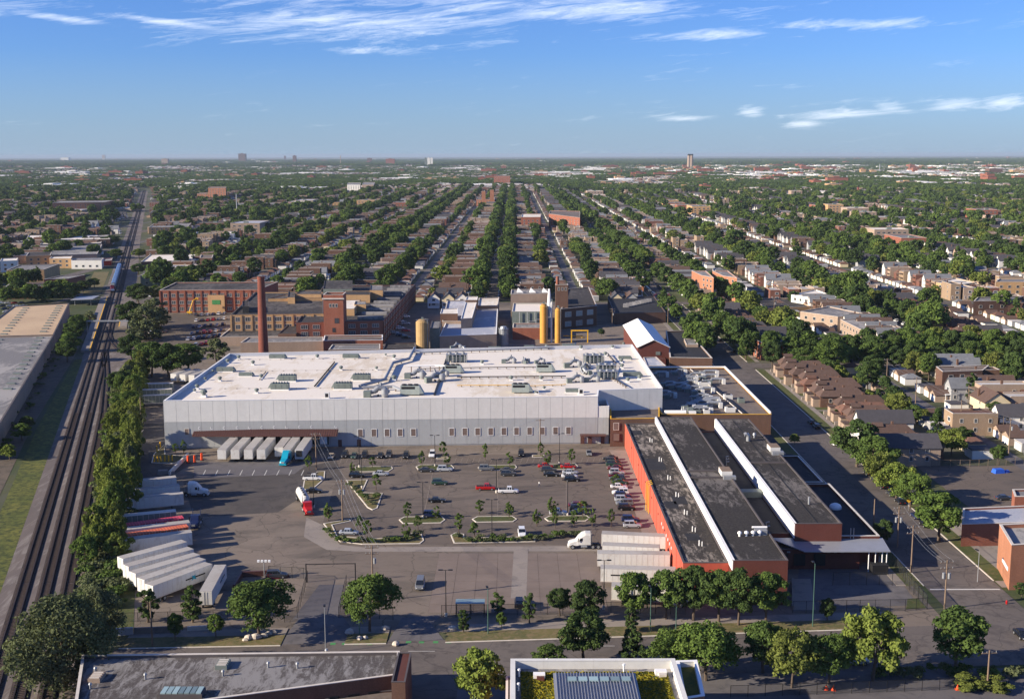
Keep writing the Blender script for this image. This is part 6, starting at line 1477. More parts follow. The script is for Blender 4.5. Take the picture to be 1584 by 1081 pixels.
# packed car park behind the tree belt (left middle distance)
cc = ['white', 'white', 'silver', 'dark grey', 'navy blue', 'red', 'silver', 'black', 'white']; g = random.Random(4); rows = [((300, 489), (352, 486)), ((300, 498), (352, 494)), ((296, 508), (350, 503)), ((293, 518), (348, 512)), ((288, 527), (345, 520)), ((300, 536), (340, 529)), ((228, 500), (262, 498)), ((228, 517), (262, 514))]
for ri, (a, b) in enumerate(rows):
    A, B = G(*a, 0), G(*b, 0); n = int((B-A).length/3.0)
    for i in range(n):
        p = A.lerp(B, (i+.5)/n); c = g.choice(cc); car(g.choice(['sedan', 'suv']), c, (p.x, p.y, .05), N_+g.uniform(-.05, .05), '%s car, %s row of the packed car park, %s from left' % (c, ordn(ri), ordn(i)), 'cars packed in the factory car park')
g = random.Random(6)
for i in range(16): p = G(3+i*2.6, 470+(i % 4)*4.5, 0); c = g.choice(cc); car('sedan', c, (p.x, p.y, .05), .3, '%s car in the crowded lot above the tan roof, %s from left' % (c, ordn(i)), 'cars in the far left lot')
for i in range(12): p = G(610+(i % 3)*9, 484+i*3.6, 0); c = g.choice(cc); car('suv', c, (p.x, p.y, .05), .1, '%s car beside the long brick wall, %s back' % (c, ordn(i)), 'cars beside the factory wall')
# kerb-parked cars in the streets farther off
C_ = sorted(CITY_C, key=lambda r: r[0]); room = 300-NCAR; g = random.Random(12); k0 = 0
for r in C_:
    d_, x, y, k, j, side, n = r
    if k == 1 and j < 0: continue
    if k0 >= room: break
    k0 += 1; c = g.choice(cc); sn = street_name(k)
    car(g.choice(['sedan', 'suv']), c, (x, y, .06), N_, '%s car, %s at %s kerb of %s, %s block' % (c, ordn(n), 'right' if side > 0 else 'left', sn, band_name(j)), 'cars parked in the far streets')
farc = [(r[1], r[2], .05, N_, 1.0, g.randrange(4)) for r in C_[k0:]]
fm = []
for c in ('white', 'dark grey', 'silver', 'navy blue'):
    b = MB(); b.mat(0).box(-2.3, -.9, .3, 2.3, .9, .95); b.mat(1).cbox(-.2, 0, .95, 2.6, 1.5, .5, 0, .8); fm.append(mesh_of(b, 'car', [M['car_'+c], M['car_glass']]))
scatter('distant_cars', 'rows of parked cars along the far streets', farc, fm)
for o in CARP.values(): o.drop()
# trailers
T = {'plain': Once(lambda: make_trailer()), 'logo': Once(lambda: make_trailer(logo='car_teal')), 'reefer': Once(lambda: make_trailer(reefer=True)), 'short': Once(lambda: make_trailer(13.0)), 'gray': Once(lambda: make_trailer(14.6, 'grey_metal', roofm='coping')),
     'red': Once(lambda: make_trailer(14.6, 'container_red', roofm='container_red', name='container_trailer')), 'rust': Once(lambda: make_trailer(14.6, 'container_rust', roofm='container_rust', name='container_trailer'))}
def ribbed(name, c):
    mt, t = newmat(name); x = t.add('ShaderNodeSeparateXYZ', {0: opos(t)}).outputs[0]; wv = t.math('SINE', t.math('MULTIPLY', x, 9.0))
    n = t.noise(opos(t), 0.8, 5, .6); finish(t, t.mix(t.math('MULTIPLY', t.ramp(n, [(.4, 0), (.7, 1)]), .6), t.mix(t.math('GREATER_THAN', wv, 0.2), c, mul(c, 1.5)), mul(c, .6)), .7); return mt
M['container_red'] = ribbed('container_red', rgb(178, 62, 80)); M['container_rust'] = ribbed('container_rust', rgb(186, 96, 66))
def trailer(kind, front, rear, label, group='parked semi-trailers', z=4.1):
    "front / rear: photo pixels of the roof centre line ends"
    F, B = G(*front, z), G(*rear, z); L = {'short': 13.0, 'gray': 14.6, 'red': 14.6, 'rust': 14.6}.get(kind, 16.15); rz = math.atan2(F.y-B.y, F.x-B.x); d = Vector((math.cos(rz), math.sin(rz), 0))
    c = F-d*(L/2); return T[kind].place((c.x, c.y, 0.02), rz, label, group)
def trailerW(kind, x, y, rz, label, group='parked semi-trailers'): return T[kind].place((x, y, .02), rz, label, group)
dk = [(344, 'plain', 'first white trailer from the left backed to the dock'), (364.3, 'plain', 'second white trailer at the dock, pale brown roof'), (384.5, 'plain', 'third white trailer at the dock'), (404, 'plain', 'fourth white trailer at the dock'), (428, 'short', 'shorter white trailer at the dock beside the blue tractor'), (443, 'plain', 'grey roofed trailer coupled to the turquoise tractor at the dock'), (462, 'reefer', 'last dock trailer, with dark cooling unit on its nose')]
for i, (px, kd, lab) in enumerate(dk):
    X = G(px-20, 697, 4.1).x*1.0; X = G(px+5, 688+1, 4.1).x; L = 13 if kd == 'short' else 16.15; yb = 369.0; trailerW(kd, X, yb-L/2, -N_, lab, 'trailers backed to the dock')
    if i == 5:
        tr = make_tractor('car_teal'); tr['label'] = 'turquoise tractor unit coupled to a dock trailer'; tr.location = (X, yb-L-1.0, .02); tr.rotation_euler = (0, 0, -N_-.12)
trailer('plain', (272, 736.5), (178, 746), 'white trailer at the left fence, farthest back of the top three', 'trailers at the left fence')
trailer('plain', (277, 749), (183, 760), 'white trailer at the left fence, middle of the top three', 'trailers at the left fence')
trailer('plain', (283, 761.5), (186, 771), 'white trailer at the left fence, nearest of the top three', 'trailers at the left fence')
tr = make_tractor('trailer_white'); tr['label'] = 'white sleeper tractor unit at the left trailer row'; p = G(301, 772, 0); tr.location = (p.x-.6, p.y+3.4, .02); tr.rotation_euler = (0, 0, .05)
trailer('gray', (272, 789), (187, 797), 'dull grey trailer behind the red containers', 'trailers at the left fence')
trailer('red', (283, 799), (195, 811), 'pinkish red ribbed container trailer', 'trailers at the left fence')
trailer('plain', (293, 806), (178, 819), 'pale trailer between the red and the rusty container', 'trailers at the left fence')
trailer('rust', (290, 812.5), (199, 826), 'rusty orange ribbed container trailer', 'trailers at the left fence')
trailer('plain', (296, 821), (178, 835), 'pale ribbed trailer just above the fan of white trailers', 'trailers at the left fence')
tr = make_tractor('car_navy blue', True); tr['label'] = 'dark blue day-cab tractor beside the container trailers'; p = G(303, 813, 0); tr.location = (p.x, p.y, .02); tr.rotation_euler = (0, 0, -N_+.1)
fan_ = [((285, 836), (176, 865)), ((295, 847), (177, 879)), ((304.4, 856), (184.5, 891)), ((312.7, 863), (196, 902)), ((322.5, 870.4), (209, 912))]
for i, (f, b) in enumerate(fan_): trailer('logo' if i == 4 else 'plain', f, b, ['white trailer at the back of the fan of five', 'white trailer second from the back in the fan', 'middle white trailer in the fan of five', 'white trailer second nearest in the fan', 'white trailer with blue-black emblem, nearest in the fan'][i], 'fan of white trailers')
trailer('logo', (340.7, 873), (314, 921.5), 'single white trailer standing apart, angled beside the fan', 'fan of white trailers')
trailer('plain', (931, 823), (1032, 827.5), 'long white trailer behind the big white tractor on the right', 'trailers at the orange wall')
tr = make_tractor('trailer_white'); tr['label'] = 'big white sleeper tractor at the orange wall, nose to the left'; p = G(905, 847, 0); tr.location = (p.x-.5, p.y, .02); tr.rotation_euler = (0, 0, math.pi)
trailer('short', (932, 840.5), (1036, 845), 'white trailer wedged behind two longer ones at the orange wall', 'trailers at the orange wall')
trailer('plain', (924, 853), (1036, 855), 'white ribbed trailer at the orange wall, third from the back', 'trailers at the orange wall')
trailer('logo', (929, 876), (1040, 879), 'white trailer with blue-black emblem at the orange wall behind a lamp pole', 'trailers at the orange wall')
trailer('plain', (946, 903), (1058, 907), 'white trailer mostly hidden under the trees at the orange wall', 'trailers at the orange wall')
for i, (f, b) in enumerate((((205, 593), (268, 591)), ((205, 602), (268, 600)), ((204, 612), (258, 611)))): trailer('gray', (268-i*2, 592+i*9), (203, 594+i*9), 'grey trailer parked behind the hall at the tree belt, %s from the back' % ordn(i), 'trailers behind the hall')
for i in range(3): trailer('short', (268+i*14, 578+i*1.0), (300+i*15, 566+i), 'white trailer nosed against the back left of the hall, %s from left' % ordn(i), 'trailers behind the hall')
for o in T.values(): o.drop()
# tanker with red tractor
tk = thing('tanker_trailer', 'white cylindrical bulk tanker trailer behind the red tractor', 'tanker')
b = MB(); prof = [(-5.6, .5), (-5.2, 1.05), (-4, 1.25), (4, 1.25), (5.2, 1.05), (5.6, .5)]
for (x0_, r0_), (x1_, r1_) in zip(prof[:-1], prof[1:]): b.tube((x0_, 0, 2.35), (x1_, 0, 2.35), r0_, r1_, 18, True)
b.build('tank', M['trailer_white'], tk, smooth=False)
for x in (-3, -1, 1, 3): MB().tube((x, 0, 3.55), (x, 0, 3.8), .38, .38, 10).build('hatch', M['steel'], tk)
for x in (-4, -2, 0, 2, 4): MB().tube((x-.06, 0, 2.35), (x+.06, 0, 2.35), 1.29, 1.29, 18).build('band', M['steel'], tk)
for x in (-2, 2): MB().lathe(x, 0, [(.15, .7), (.6, 1.2)], 10).build('hopper', M['trailer_white'], tk)
MB().box(-5.2, -.4, .8, 5.2, .4, 1.1).build('frame', M['dark_metal'], tk); wheels(tk, [(-4.6, -.98), (-4.6, .98), (-3.3, -.98), (-3.3, .98)], WHB, .52); MB().box(-5.3, -.25, 3.62, 5.0, .25, 3.68).build('walkway', M['dark_metal'], tk)
a, b_ = G(461, 765, 0), G(483, 806, 0); d = (b_-a).normalized(); rz = math.atan2(d.y, d.x); c = a.lerp(b_, .36); tk.location = (c.x, c.y, .02); tk.rotation_euler = (0, 0, rz)
tr = make_tractor('car_red', True); tr['label'] = 'bright red day-cab tractor pulling the white tanker'; p = c+d*8.2; tr.location = (p.x, p.y, .02); tr.rotation_euler = (0, 0, rz)
# ---------------------------------------------------------------- buildings of the middle distance
def bpx(name, label, cat, roofpx, z, wall, roof, coping='coping', ph=.5, t=.4, **k): return building(name, label, cat, [G(x, y, z) for x, y in roofpx], z, wall, roof, coping, ph, t, **k)
def corner(px, z): p = G(px[0], px[1], z); return Vector((p.x, p.y, 0))
# brick factory with tower
Z = 12.5
f1 = bpx('brick_factory', 'sprawling three-storey tan brick factory with dark roofs behind the chimney', 'factory building', [(357, 487), (500, 485), (500, 452), (395, 452)], Z, 'tan_brick', 'roof_dark', 'coping_dk', .5)
A, B = corner((357, 487), Z), corner((500, 485), Z)
facade(f1, A, B, (1.3, 5.2, 9.0), 9, (3.6, 2.2, 'coping', 'glass', 2, 1), 1.5, .6); ribs(f1, A, B, 0, Z-.3, (B-A).length/9, M['tan_brick'], w_=.9, dp=.3)
ZW = 11.5
f2 = bpx('brick_factory_wing', 'red brick front wing of the factory right below the tower', 'factory building', [(458, 499), (593, 496), (642, 440), (500, 443)], ZW, 'red_brick', 'roof_dark', 'coping_dk', .5)
A, B = corner((458, 499), ZW), corner((593, 496), ZW)
facade(f2, A, B, (1.2, 4.8, 8.2), 7, (3.4, 2.0, 'coping', 'glass', 2, 1), 1, 1, skip=((0, 3), (1, 3), (2, 3)))
A, B = corner((593, 496), ZW), corner((642, 440), ZW); facade(f2, A, B, (1.3, 4.8, 8.3), 22, (2.8, 2.0, 'coping', 'glass', 1, 1), 2, 2)
ribs(f2, A, B, 0, ZW-.3, (B-A).length/22, M['brown_brick'], w_=.7, dp=.3)
for i in range(10):   # stepped pale roof monitors along the long east wing
    p = corner((593, 496), ZW).lerp(corner((642, 440), ZW), (i+.6)/10.5); MB().prism([(p.x-14, p.y-1.7), (p.x-1.2, p.y-1.7), (p.x-1.2, p.y+1.7), (p.x-14, p.y+1.7)], ZW-.4, ZW+.9).build('roof_monitor', M['roof_gray'], f2)
tw0, tw1 = G(498, 530, 0), G(529, 530, 0); y_ = corner((497, 499), ZW).y-.5
tx0, tx1 = G(498, 460, 24).x, 0; tx0 = (498-795)/FPX*y_*1.0; tx1 = (529-795)/FPX*y_; tz = toz(510, 527, 450)
tw = building('factory_tower', 'tall square red brick tower of the factory with three arched openings', 'tower', [(tx0, y_), (tx1, y_), (tx1, y_+11), (tx0, y_+11)], tz, 'red_brick', 'roof_dark', 'coping', .8, .4)
for k in range(3): put_window(tw, ((tx0+tx1)/2-1.5+k*1.5, y_-.02, tz-6.2), 0, (1.1, 1.9, 'coping', 'glass', 0, 0), 'arched_opening', 'shade')
put_window(tw, ((tx0+tx1)/2+1.5, y_-.02, tz-14), 0, (2.2, 2.6, 'brown_metal', 'glass', 1, 1)); put_window(tw, ((tx0+tx1)/2, y_-.02, 6.8), 0, (1.6, 2.2, 'brown_metal', 'glass', 0, 1)); put_window(tw, ((tx0+tx1)/2, y_-.02, 2.5), 0, (1.6, 2.2, 'brown_metal', 'glass', 0, 1))
MB().box(tx0-.5, y_-.5, tz-2.2, tx1+.5, y_-.01, tz-1.6).build('cornice', M['coping'], tw)
# rooftop blocks of the factory
for i, (pts, z, w_, rf, lab) in enumerate(((((445, 460), (456, 460), (456, 451), (446, 451)), 15.5, 'tan_brick', 'roof_dark', 'small tan brick lift house on the factory roof'), (((530, 478), (548, 478), (558, 464), (531, 464)), 14.5, 'tan_brick', 'roof_white', 'white roofed penthouse right of the factory tower'),
        (((548, 471), (566, 471), (566, 466), (550, 466)), 15.0, 'tan_brick', 'roof_gray', 'small penthouse with pale lid on the east wing'), (((500, 447), (545, 447), (545, 434), (502, 434)), 16.0, 'grey_metal', 'roof_dark', 'long dark grey metal penthouse at the back of the factory'), (((530, 456), (572, 456), (574, 450), (531, 450)), 15.5, 'tan_brick', 'roof_dark', 'tan brick penthouse with windows behind the tower'),
        (((572, 449), (592, 449), (592, 441), (573, 441)), 16.5, 'tan_brick', 'roof_gray', 'tan brick block on the far part of the east wing'), (((415, 462), (500, 461), (500, 456), (440, 456)), 13.6, 'tan_brick', 'roof_dark', 'long low roof step across the tan factory roof'), (((455, 455), (497, 455), (497, 449), (470, 449)), 15.5, 'tan_brick', 'roof_dark', 'sawtooth-like block on the tan factory roof'), (((375, 474), (385, 474), (385, 466), (375, 466)), 15.5, 'dark_metal', 'roof_dark', 'dark ventilation block behind the chimney'))):
    P = [G(x, y, z) for x, y in pts]; building('roof_house', lab, 'rooftop building', P, z, w_, rf, 'coping_dk', .2, .2, z0=ZW-.55)
# low buildings in front of the factory
bpx('low_annex', 'long low grey-brown annex in front of the tan factory', 'building', [(340, 521), (458, 520), (478, 504), (360, 505)], 4.5, 'pale_brick', 'roof_dark', 'coping', .3)
bpx('low_annex', 'low pale brick store between the chimney and the red wing', 'building', [(372, 530), (500, 528), (500, 521), (384, 522)], 5.0, 'pale_brick', 'roof_gray', 'coping', .3)
bpx('low_annex', 'low brown annex with gabled end by the factory, left of the tower', 'building', [(430, 516), (458, 516), (470, 503), (445, 503)], 6.5, 'brown_brick', 'roof_dark', 'coping_dk', .2)
bpx('low_annex', 'one-storey red brick annex with white coping below the tower', 'building', [(500, 527), (592, 526), (592, 518), (502, 519)], 6.0, 'red_brick', 'roof_brown', 'coping_white', .4)
bpx('low_annex', 'dark low shed with pale ridge right behind the white hall', 'building', [(508, 541), (588, 540), (588, 532), (514, 533)], 4.5, 'brown_brick', 'roof_gray', 'coping', .3)
bpx('low_annex', 'dark narrow lean-to at the lane beside the long wing', 'building', [(592, 540), (642, 538), (642, 530), (596, 531)], 4.0, 'brown_brick', 'roof_dark', 'coping_dk', .3)
# chimney
ch = thing('brick_chimney', 'tall round red brick chimney rising behind the white roof', 'chimney', (G(408, 552, 0).x, G(408, 552, 0).y, 0)); c0 = OFF[ch.name]; hC = toz(405, 552, 428)
MB().lathe(c0.x, c0.y, [(2.35, 0), (1.6, hC-1.2), (1.75, hC-1.2), (1.75, hC)], 24).build('shaft', M['chimney_brick'], ch); MB().lathe(c0.x, c0.y, [(1.2, hC-.5), (1.2, hC+.06)], 16).build('flue', M['black'], ch)
MB().tube((c0.x+1.4, c0.y-1.2, 2), (c0.x+1.05, c0.y-.95, hC-1), .07, .07, 5).build('ladder', M['steel'], ch)
# left red brick factory
Z = 13.5
f3 = bpx('brick_factory', 'three-storey red brick factory left of the chimney, behind the car park', 'factory building', [(247, 449), (400, 448), (430, 436), (272, 437)], Z, 'red_brick', 'roof_dark', 'coping', .5)
A, B = corner((247, 449), Z), corner((400, 448), Z); facade(f3, A, B, (1.2, 5.0, 9.2), 12, (3.4, 2.2, 'coping', 'glass', 2, 1), 1.5, 1.5); ribs(f3, A, B, 0, Z-.4, (B-A).length/12, M['red_brick'], w_=.9, dp=.35)
q = A.lerp(B, .57); MB().box(q.x-5, q.y-1.2, 0, q.x+5, q.y-.4, 10.5).build('entrance_bay', M['tan_brick'], f3); MB().box(q.x-2.4, q.y-1.35, 5.0, q.x+2.4, q.y-1.21, 7.6).build('green_banner', M['green_line'], f3)
q = A.lerp(B, .38); ls = thing('yellow_lift', 'yellow telescopic boom lift raised against the red brick factory', 'boom lift', (q.x, q.y-8, 0)); MB().cbox(q.x-3, q.y-8, .5, 3, 2, 1.2).build('chassis', M['yellow'], ls); MB().path([(q.x-3, q.y-8, 1.7), (q.x-1, q.y-7, 8), (q.x+.6, q.y-6, 9)], .3, 6).build('boom', M['yellow'], ls)
MB().cbox(q.x+1, q.y-5.6, 8.4, 1.6, .9, 1.1).build('basket', M['yellow'], ls); wheels(ls, [(q.x-4-OFF[ls.name].x, -1.1), (q.x-2-OFF[ls.name].x, -1.1)], WHB, .5)
# buildings right behind the hall, centre
Zc = 7.5
c1 = bpx('flat_roofed_works', 'low works building with large pale bluish roof behind the hall centre', 'factory building', [(680, 520), (768, 517), (770, 478), (698, 480)], Zc, 'pale_brick', 'roof_blue', 'coping_white', .4)
c2 = bpx('flat_roofed_works', 'farther low works building with blue and white roof', 'factory building', [(684, 497), (728, 497), (738, 464), (692, 465)], 8.5, 'pale_brick', 'roof_blue', 'coping', .4)
for pts, z, lab, w_ in ((((713, 493), (730, 492), (737, 468), (720, 468)), 12, 'tall narrow white roofed block on the bluish works roof', 'pale_brick'), (((681, 485), (708, 485), (708, 477), (683, 478)), 12.0, 'white roofed brown block at the left of the bluish roof', 'brown_brick'), (((720, 464), (738, 464), (739, 459), (722, 459)), 13.0, 'small white roofed cube behind the bluish works', 'brown_brick')):
    building('white_roof_block', lab, 'building', [G(x, y, z) for x, y in pts], z, w_, 'roof_white', 'coping_white', .2, .2, z0=Zc-.4)
bpx('white_roof_strip', 'white roofed building with small vents behind the bluish works', 'building', [(739, 473), (770, 473), (772, 460), (741, 461)], 8.0, 'pale_brick', 'roof_white', 'coping', .4)
bpx('grey_block', 'tall grey metal block left of the bluish works roof', 'building', [(665, 508), (680, 508), (682, 496), (668, 497)], 11, 'grey_metal', 'roof_gray', 'coping_dk', .2)
# silos
def silo(px, pyb, pyt, r_, mat, label, z0=0):
    b = G(px, pyb, 0); h = toz(px, pyb, pyt); s = thing('silo', label, 'silo', (b.x, b.y, 0)); MB().lathe(b.x, b.y, [(r_, z0), (r_, h-1.2), (r_*.55, h)], 20).build('shell', M[mat], s)
    for z in np.arange(4, h-1.5, 3.5): MB().lathe(b.x, b.y, [(r_+.03, z), (r_+.03, z+.15)], 20).build('hoop', M[mat], s)
    MB().tube((b.x+r_*.8, b.y-r_*.75, .3), (b.x+r_*.8, b.y-r_*.75, h), .12, .12, 6).build('pipe', M['steel'], s)
    n = 10; rl = [(b.x+r_*math.cos(6.283*i/n), b.y+r_*math.sin(6.283*i/n), h-.1) for i in range(n+1)]; MB().path(rl, .06, 4).build('railing', M['steel'], s); MB().cbox(b.x, b.y, h, 1.0, 1.0, 1.0).build('top_housing', M['grey_metal'], s); return s
silo(654, 545, 494, 3.1, 'silo_tan', 'stout tan silo with pipes on top, just behind the hall'); silo(841, 530, 470, 1.9, 'silo_yellow', 'tall ochre yellow silo, left of the pair'); silo(863, 530, 476, 1.55, 'silo_yellow', 'shorter ochre yellow silo, right of the pair'); silo(853, 530, 466, .5, 'panel_light', 'thin pale stack between the yellow silos')
q = G(779, 538, 0); s = thing('silver_tank', 'lattice-wrapped silver tank between the works buildings', 'tank', (q.x, q.y, 0)); MB().lathe(q.x, q.y, [(2, 0), (2, 9), (1.4, 10.5)], 16).build('tank', M['steel'], s)
for k in range(8): a = k*.785; MB().tube((q.x+2.3*math.cos(a), q.y+2.3*math.sin(a), 0), (q.x+2.3*math.cos(a), q.y+2.3*math.sin(a), 10), .1, .1, 5).build('post', M['steel'], s)
for k in range(4): MB().lathe(q.x, q.y, [(2.4, 2+k*2.4), (2.4, 2.2+k*2.4)], 12).build('ring_walk', M['steel'], s)
# grey plant block with white sawtooth vents, brick works with tower
g1 = bpx('grey_plant', 'grey boxy plant building with pale piped roof left of the yellow silos', 'factory building', [(792, 482), (846, 482), (846, 469), (794, 469)], 12, 'grey_metal', 'roof_white', 'coping', .3)
g2 = bpx('grey_plant', 'taller grey block with three white sail-like roof vents', 'factory building', [(790, 455), (850, 454), (850, 447), (791, 448)], 17, 'pale_brick', 'roof_gray', 'coping', .3); c_ = OFF[g2.name]
for k in range(3): x = c_.x-6+k*7; MB().faces([(x-1.5, c_.y-5, 16.9), (x+2.2, c_.y-5, 16.9), (x-.8, c_.y-4, 19.6), (x-1.5, c_.y+1, 16.9)], [(0, 1, 2), (0, 2, 3), (1, 3, 2)]).build('roof_vent', M['coping_white'], g2)
for k in range(5): 
    q = thing('plant_pipe', 'silver pipe on the grey plant wall, %s from the left' % ordn(k), 'pipe', (OFF[g1.name].x-9+k*4, G(800, 520, 0).y, 0)); b = OFF[q.name]; yk = G(820, 482, 12).y-.6
    MB().path([(b.x, yk, 1), (b.x, yk, 5+k), (b.x+3.5, yk, 5+k), (b.x+3.5, yk, 11.8)], .22, 6).build('pipe', M['steel'], q)
g4 = bpx('red_brick_annex', 'red brick base with dark doors below the grey plant', 'building', [(793, 507), (846, 507), (846, 500), (794, 500)], 6, 'red_brick', 'roof_gray', 'coping', .3)
g3 = bpx('brick_works', 'brown brick works with pale windows right of the yellow silos', 'factory building', [(868, 478), (923, 473), (911, 444), (878, 447)], 11, 'brown_brick', 'roof_dark', 'coping', .4)
A, B = corner((868, 478), 11), corner((923, 473), 11); facade(g3, A, B, (1.2, 6.4), 3, (4.2, 2.8, 'coping', 'glass_blue', 3, 2), 1, .8)
yb = G(866, 520, 0).y; tx0, tx1 = (859-795)/FPX*650, (878-795)/FPX*650; bt = building('brick_tower', 'square brown brick tower beside the white stack behind the yellow silos', 'tower', [(tx0, 640), (tx1, 640), (tx1, 647), (tx0, 647)], 23, 'brown_brick', 'roof_dark', 'coping', .4)
MB().tube((tx0+1, 642, 21), (tx0+1, 642, 27.5), .9, .8, 12).build('flue', M['red_brick'], bt)
for k in range(3): put_window(bt, (tx0+1.6+k*1.9, 639.98, 20), 0, (1.1, 1.8, 'coping', 'glass', 0, 0))
q = G(852, 500, 0); s = thing('white_stack', 'slender white plume-like stack beside the brick tower', 'stack', ((850-795)/FPX*640, 640, 0)); b = OFF[s.name]; MB().lathe(b.x, b.y, [(1.3, 0), (1.1, 12), (.8, 18), (.4, 21)], 14).build('shell', M['coping_white'], s)
# yellow portal frame
a, b = G(884, 530, 0), G(909, 530, 0); s = thing('yellow_gantry', 'bright yellow portal frame behind the hall roof', 'gantry', a)
hh = toz(884, 533, 515); MB().cbox(a.x, a.y, 0, .5, .5, hh).build('post', M['yellow'], s); MB().cbox(b.x, b.y, 0, .5, .5, hh).build('post', M['yellow'], s); MB().box(a.x-.3, a.y-.3, hh, b.x+.3, a.y+.3, hh+.6).build('beam', M['yellow'], s)
MB().box(a.x+2, a.y+2, 2, b.x-1, a.y+2.4, 2.5).box(a.x-4, a.y+4, 2.6, b.x-2, a.y+4.4, 3.0).build('rail_beam', M['yellow'], s)
# dark roofed sheds right, gabled white roof shed
d1 = bpx('dark_roof_works', 'low dark roofed works with clustered vents near the plant street', 'factory building', [(950, 485), (1030, 483), (1012, 458), (940, 460)], 6, 'brown_brick', 'roof_black', 'coping_dk', .3); c_ = OFF[d1.name]
g = random.Random(3)
for k in range(9): MB().faces([(c_.x-8+k*2, c_.y-12+k*3, 5.7), (c_.x-5+k*2, c_.y-12+k*3, 5.7), (c_.x-5+k*2, c_.y-10+k*3, 7.8), (c_.x-8+k*2, c_.y-10+k*3, 7.8), (c_.x-8+k*2, c_.y-9+k*3, 5.7), (c_.x-5+k*2, c_.y-9+k*3, 5.7)], [(0, 1, 2, 3), (3, 2, 5, 4), (0, 3, 4), (1, 5, 2)]).build('skylight', M['roof_gray'], d1)
Ze, Zr = 8.0, 11.2; e0, e1, e2, e3 = corner((987, 537), Ze), corner((1036, 538), Ze), corner((1008, 501), Ze), corner((957, 503), Ze)
s = thing('gabled_shed', 'red metal shed with bright white gabled roof right behind the hall', 'shed', e0); xa, xb, ya, yb = e0.x, e1.x, e0.y, e3.y
b = MB(); gable_wall(b, xa, xb, ya, yb, Ze, Zr, 'y'); b.build('wall', M['red_ribbed'] if 'red_ribbed' in M else M['red_paint'], s); gable(MB(), xa, xb, ya, yb, Ze, Zr, .5, 'y', .2).build('roof', M['coping_white'], s); MB().box((xa+xb)/2+1, ya-.2, 4.5, (xa+xb)/2+3, ya-.01, 6).build('vent', M['grey_metal'], s)
MB().box(xa+2, ya-5, 0, xb-2, ya-.05, 3.4).build('lean_to', M['red_paint'], s)
d2 = bpx('street_shed', 'long low black roofed brick shed along the plant street behind the gabled shed', 'warehouse', [(1036, 553), (1102, 554), (1064, 511), (1030, 512)], 5.5, 'brown_brick', 'roof_black', 'coping', .5, .5)
bpx('roof_patch_block', 'small pale roofed box on the black street shed', 'rooftop unit', [(1062, 533), (1080, 533), (1074, 524), (1058, 524)], 6.2, 'pale_brick', 'roof_gray', 'coping', .1, .2, z0=5)
bpx('low_store', 'low blue-grey roofed store between the gabled shed and the cluttered roof', 'building', [(1000, 566), (1030, 566), (1015, 552), (995, 553)], 5, 'brown_brick', 'roof_blue', 'coping', .2)
# left long warehouse, tan then grey roof
ZL = 7.0
r1 = bpx('long_warehouse', 'far half of the long warehouse at the left edge, tan roof', 'warehouse', [(83, 518), (107, 469), (20, 474), (-42, 521)], ZL, 'pale_brick', 'roof_tan', 'coping_dk', .3, .5)
r2 = bpx('long_warehouse', 'near half of the long warehouse at the left edge, grey roof', 'warehouse', [(-15, 680), (82.7, 519), (-43, 522), (-260, 684)], ZL-.4, 'concrete_wall' if 'concrete_wall' in M else 'pale_brick', 'roof_gray', 'coping_dk', .3, .5)
sk = MB().box(-1.6, -.8, 0, 1.6, .8, .45); me = mesh_of(sk, 'skylight', [M['grey_metal']])
for rr_, z, rows in ((r1, ZL-.3, ((40, 477), (92, 474))), (r2, ZL-.7, ((-1, 526), (62, 523)))):
    for (px0, py0) in rows:
        p0 = G(px0, py0, z); d = Vector((.297, -1, 0)).normalized()
        for k in range(11 if rr_ is r1 else 13): p = p0+d*(k*(10.5 if rr_ is r1 else 11)); put('skylight', me, rr_, p-OFF[rr_.name], 0)
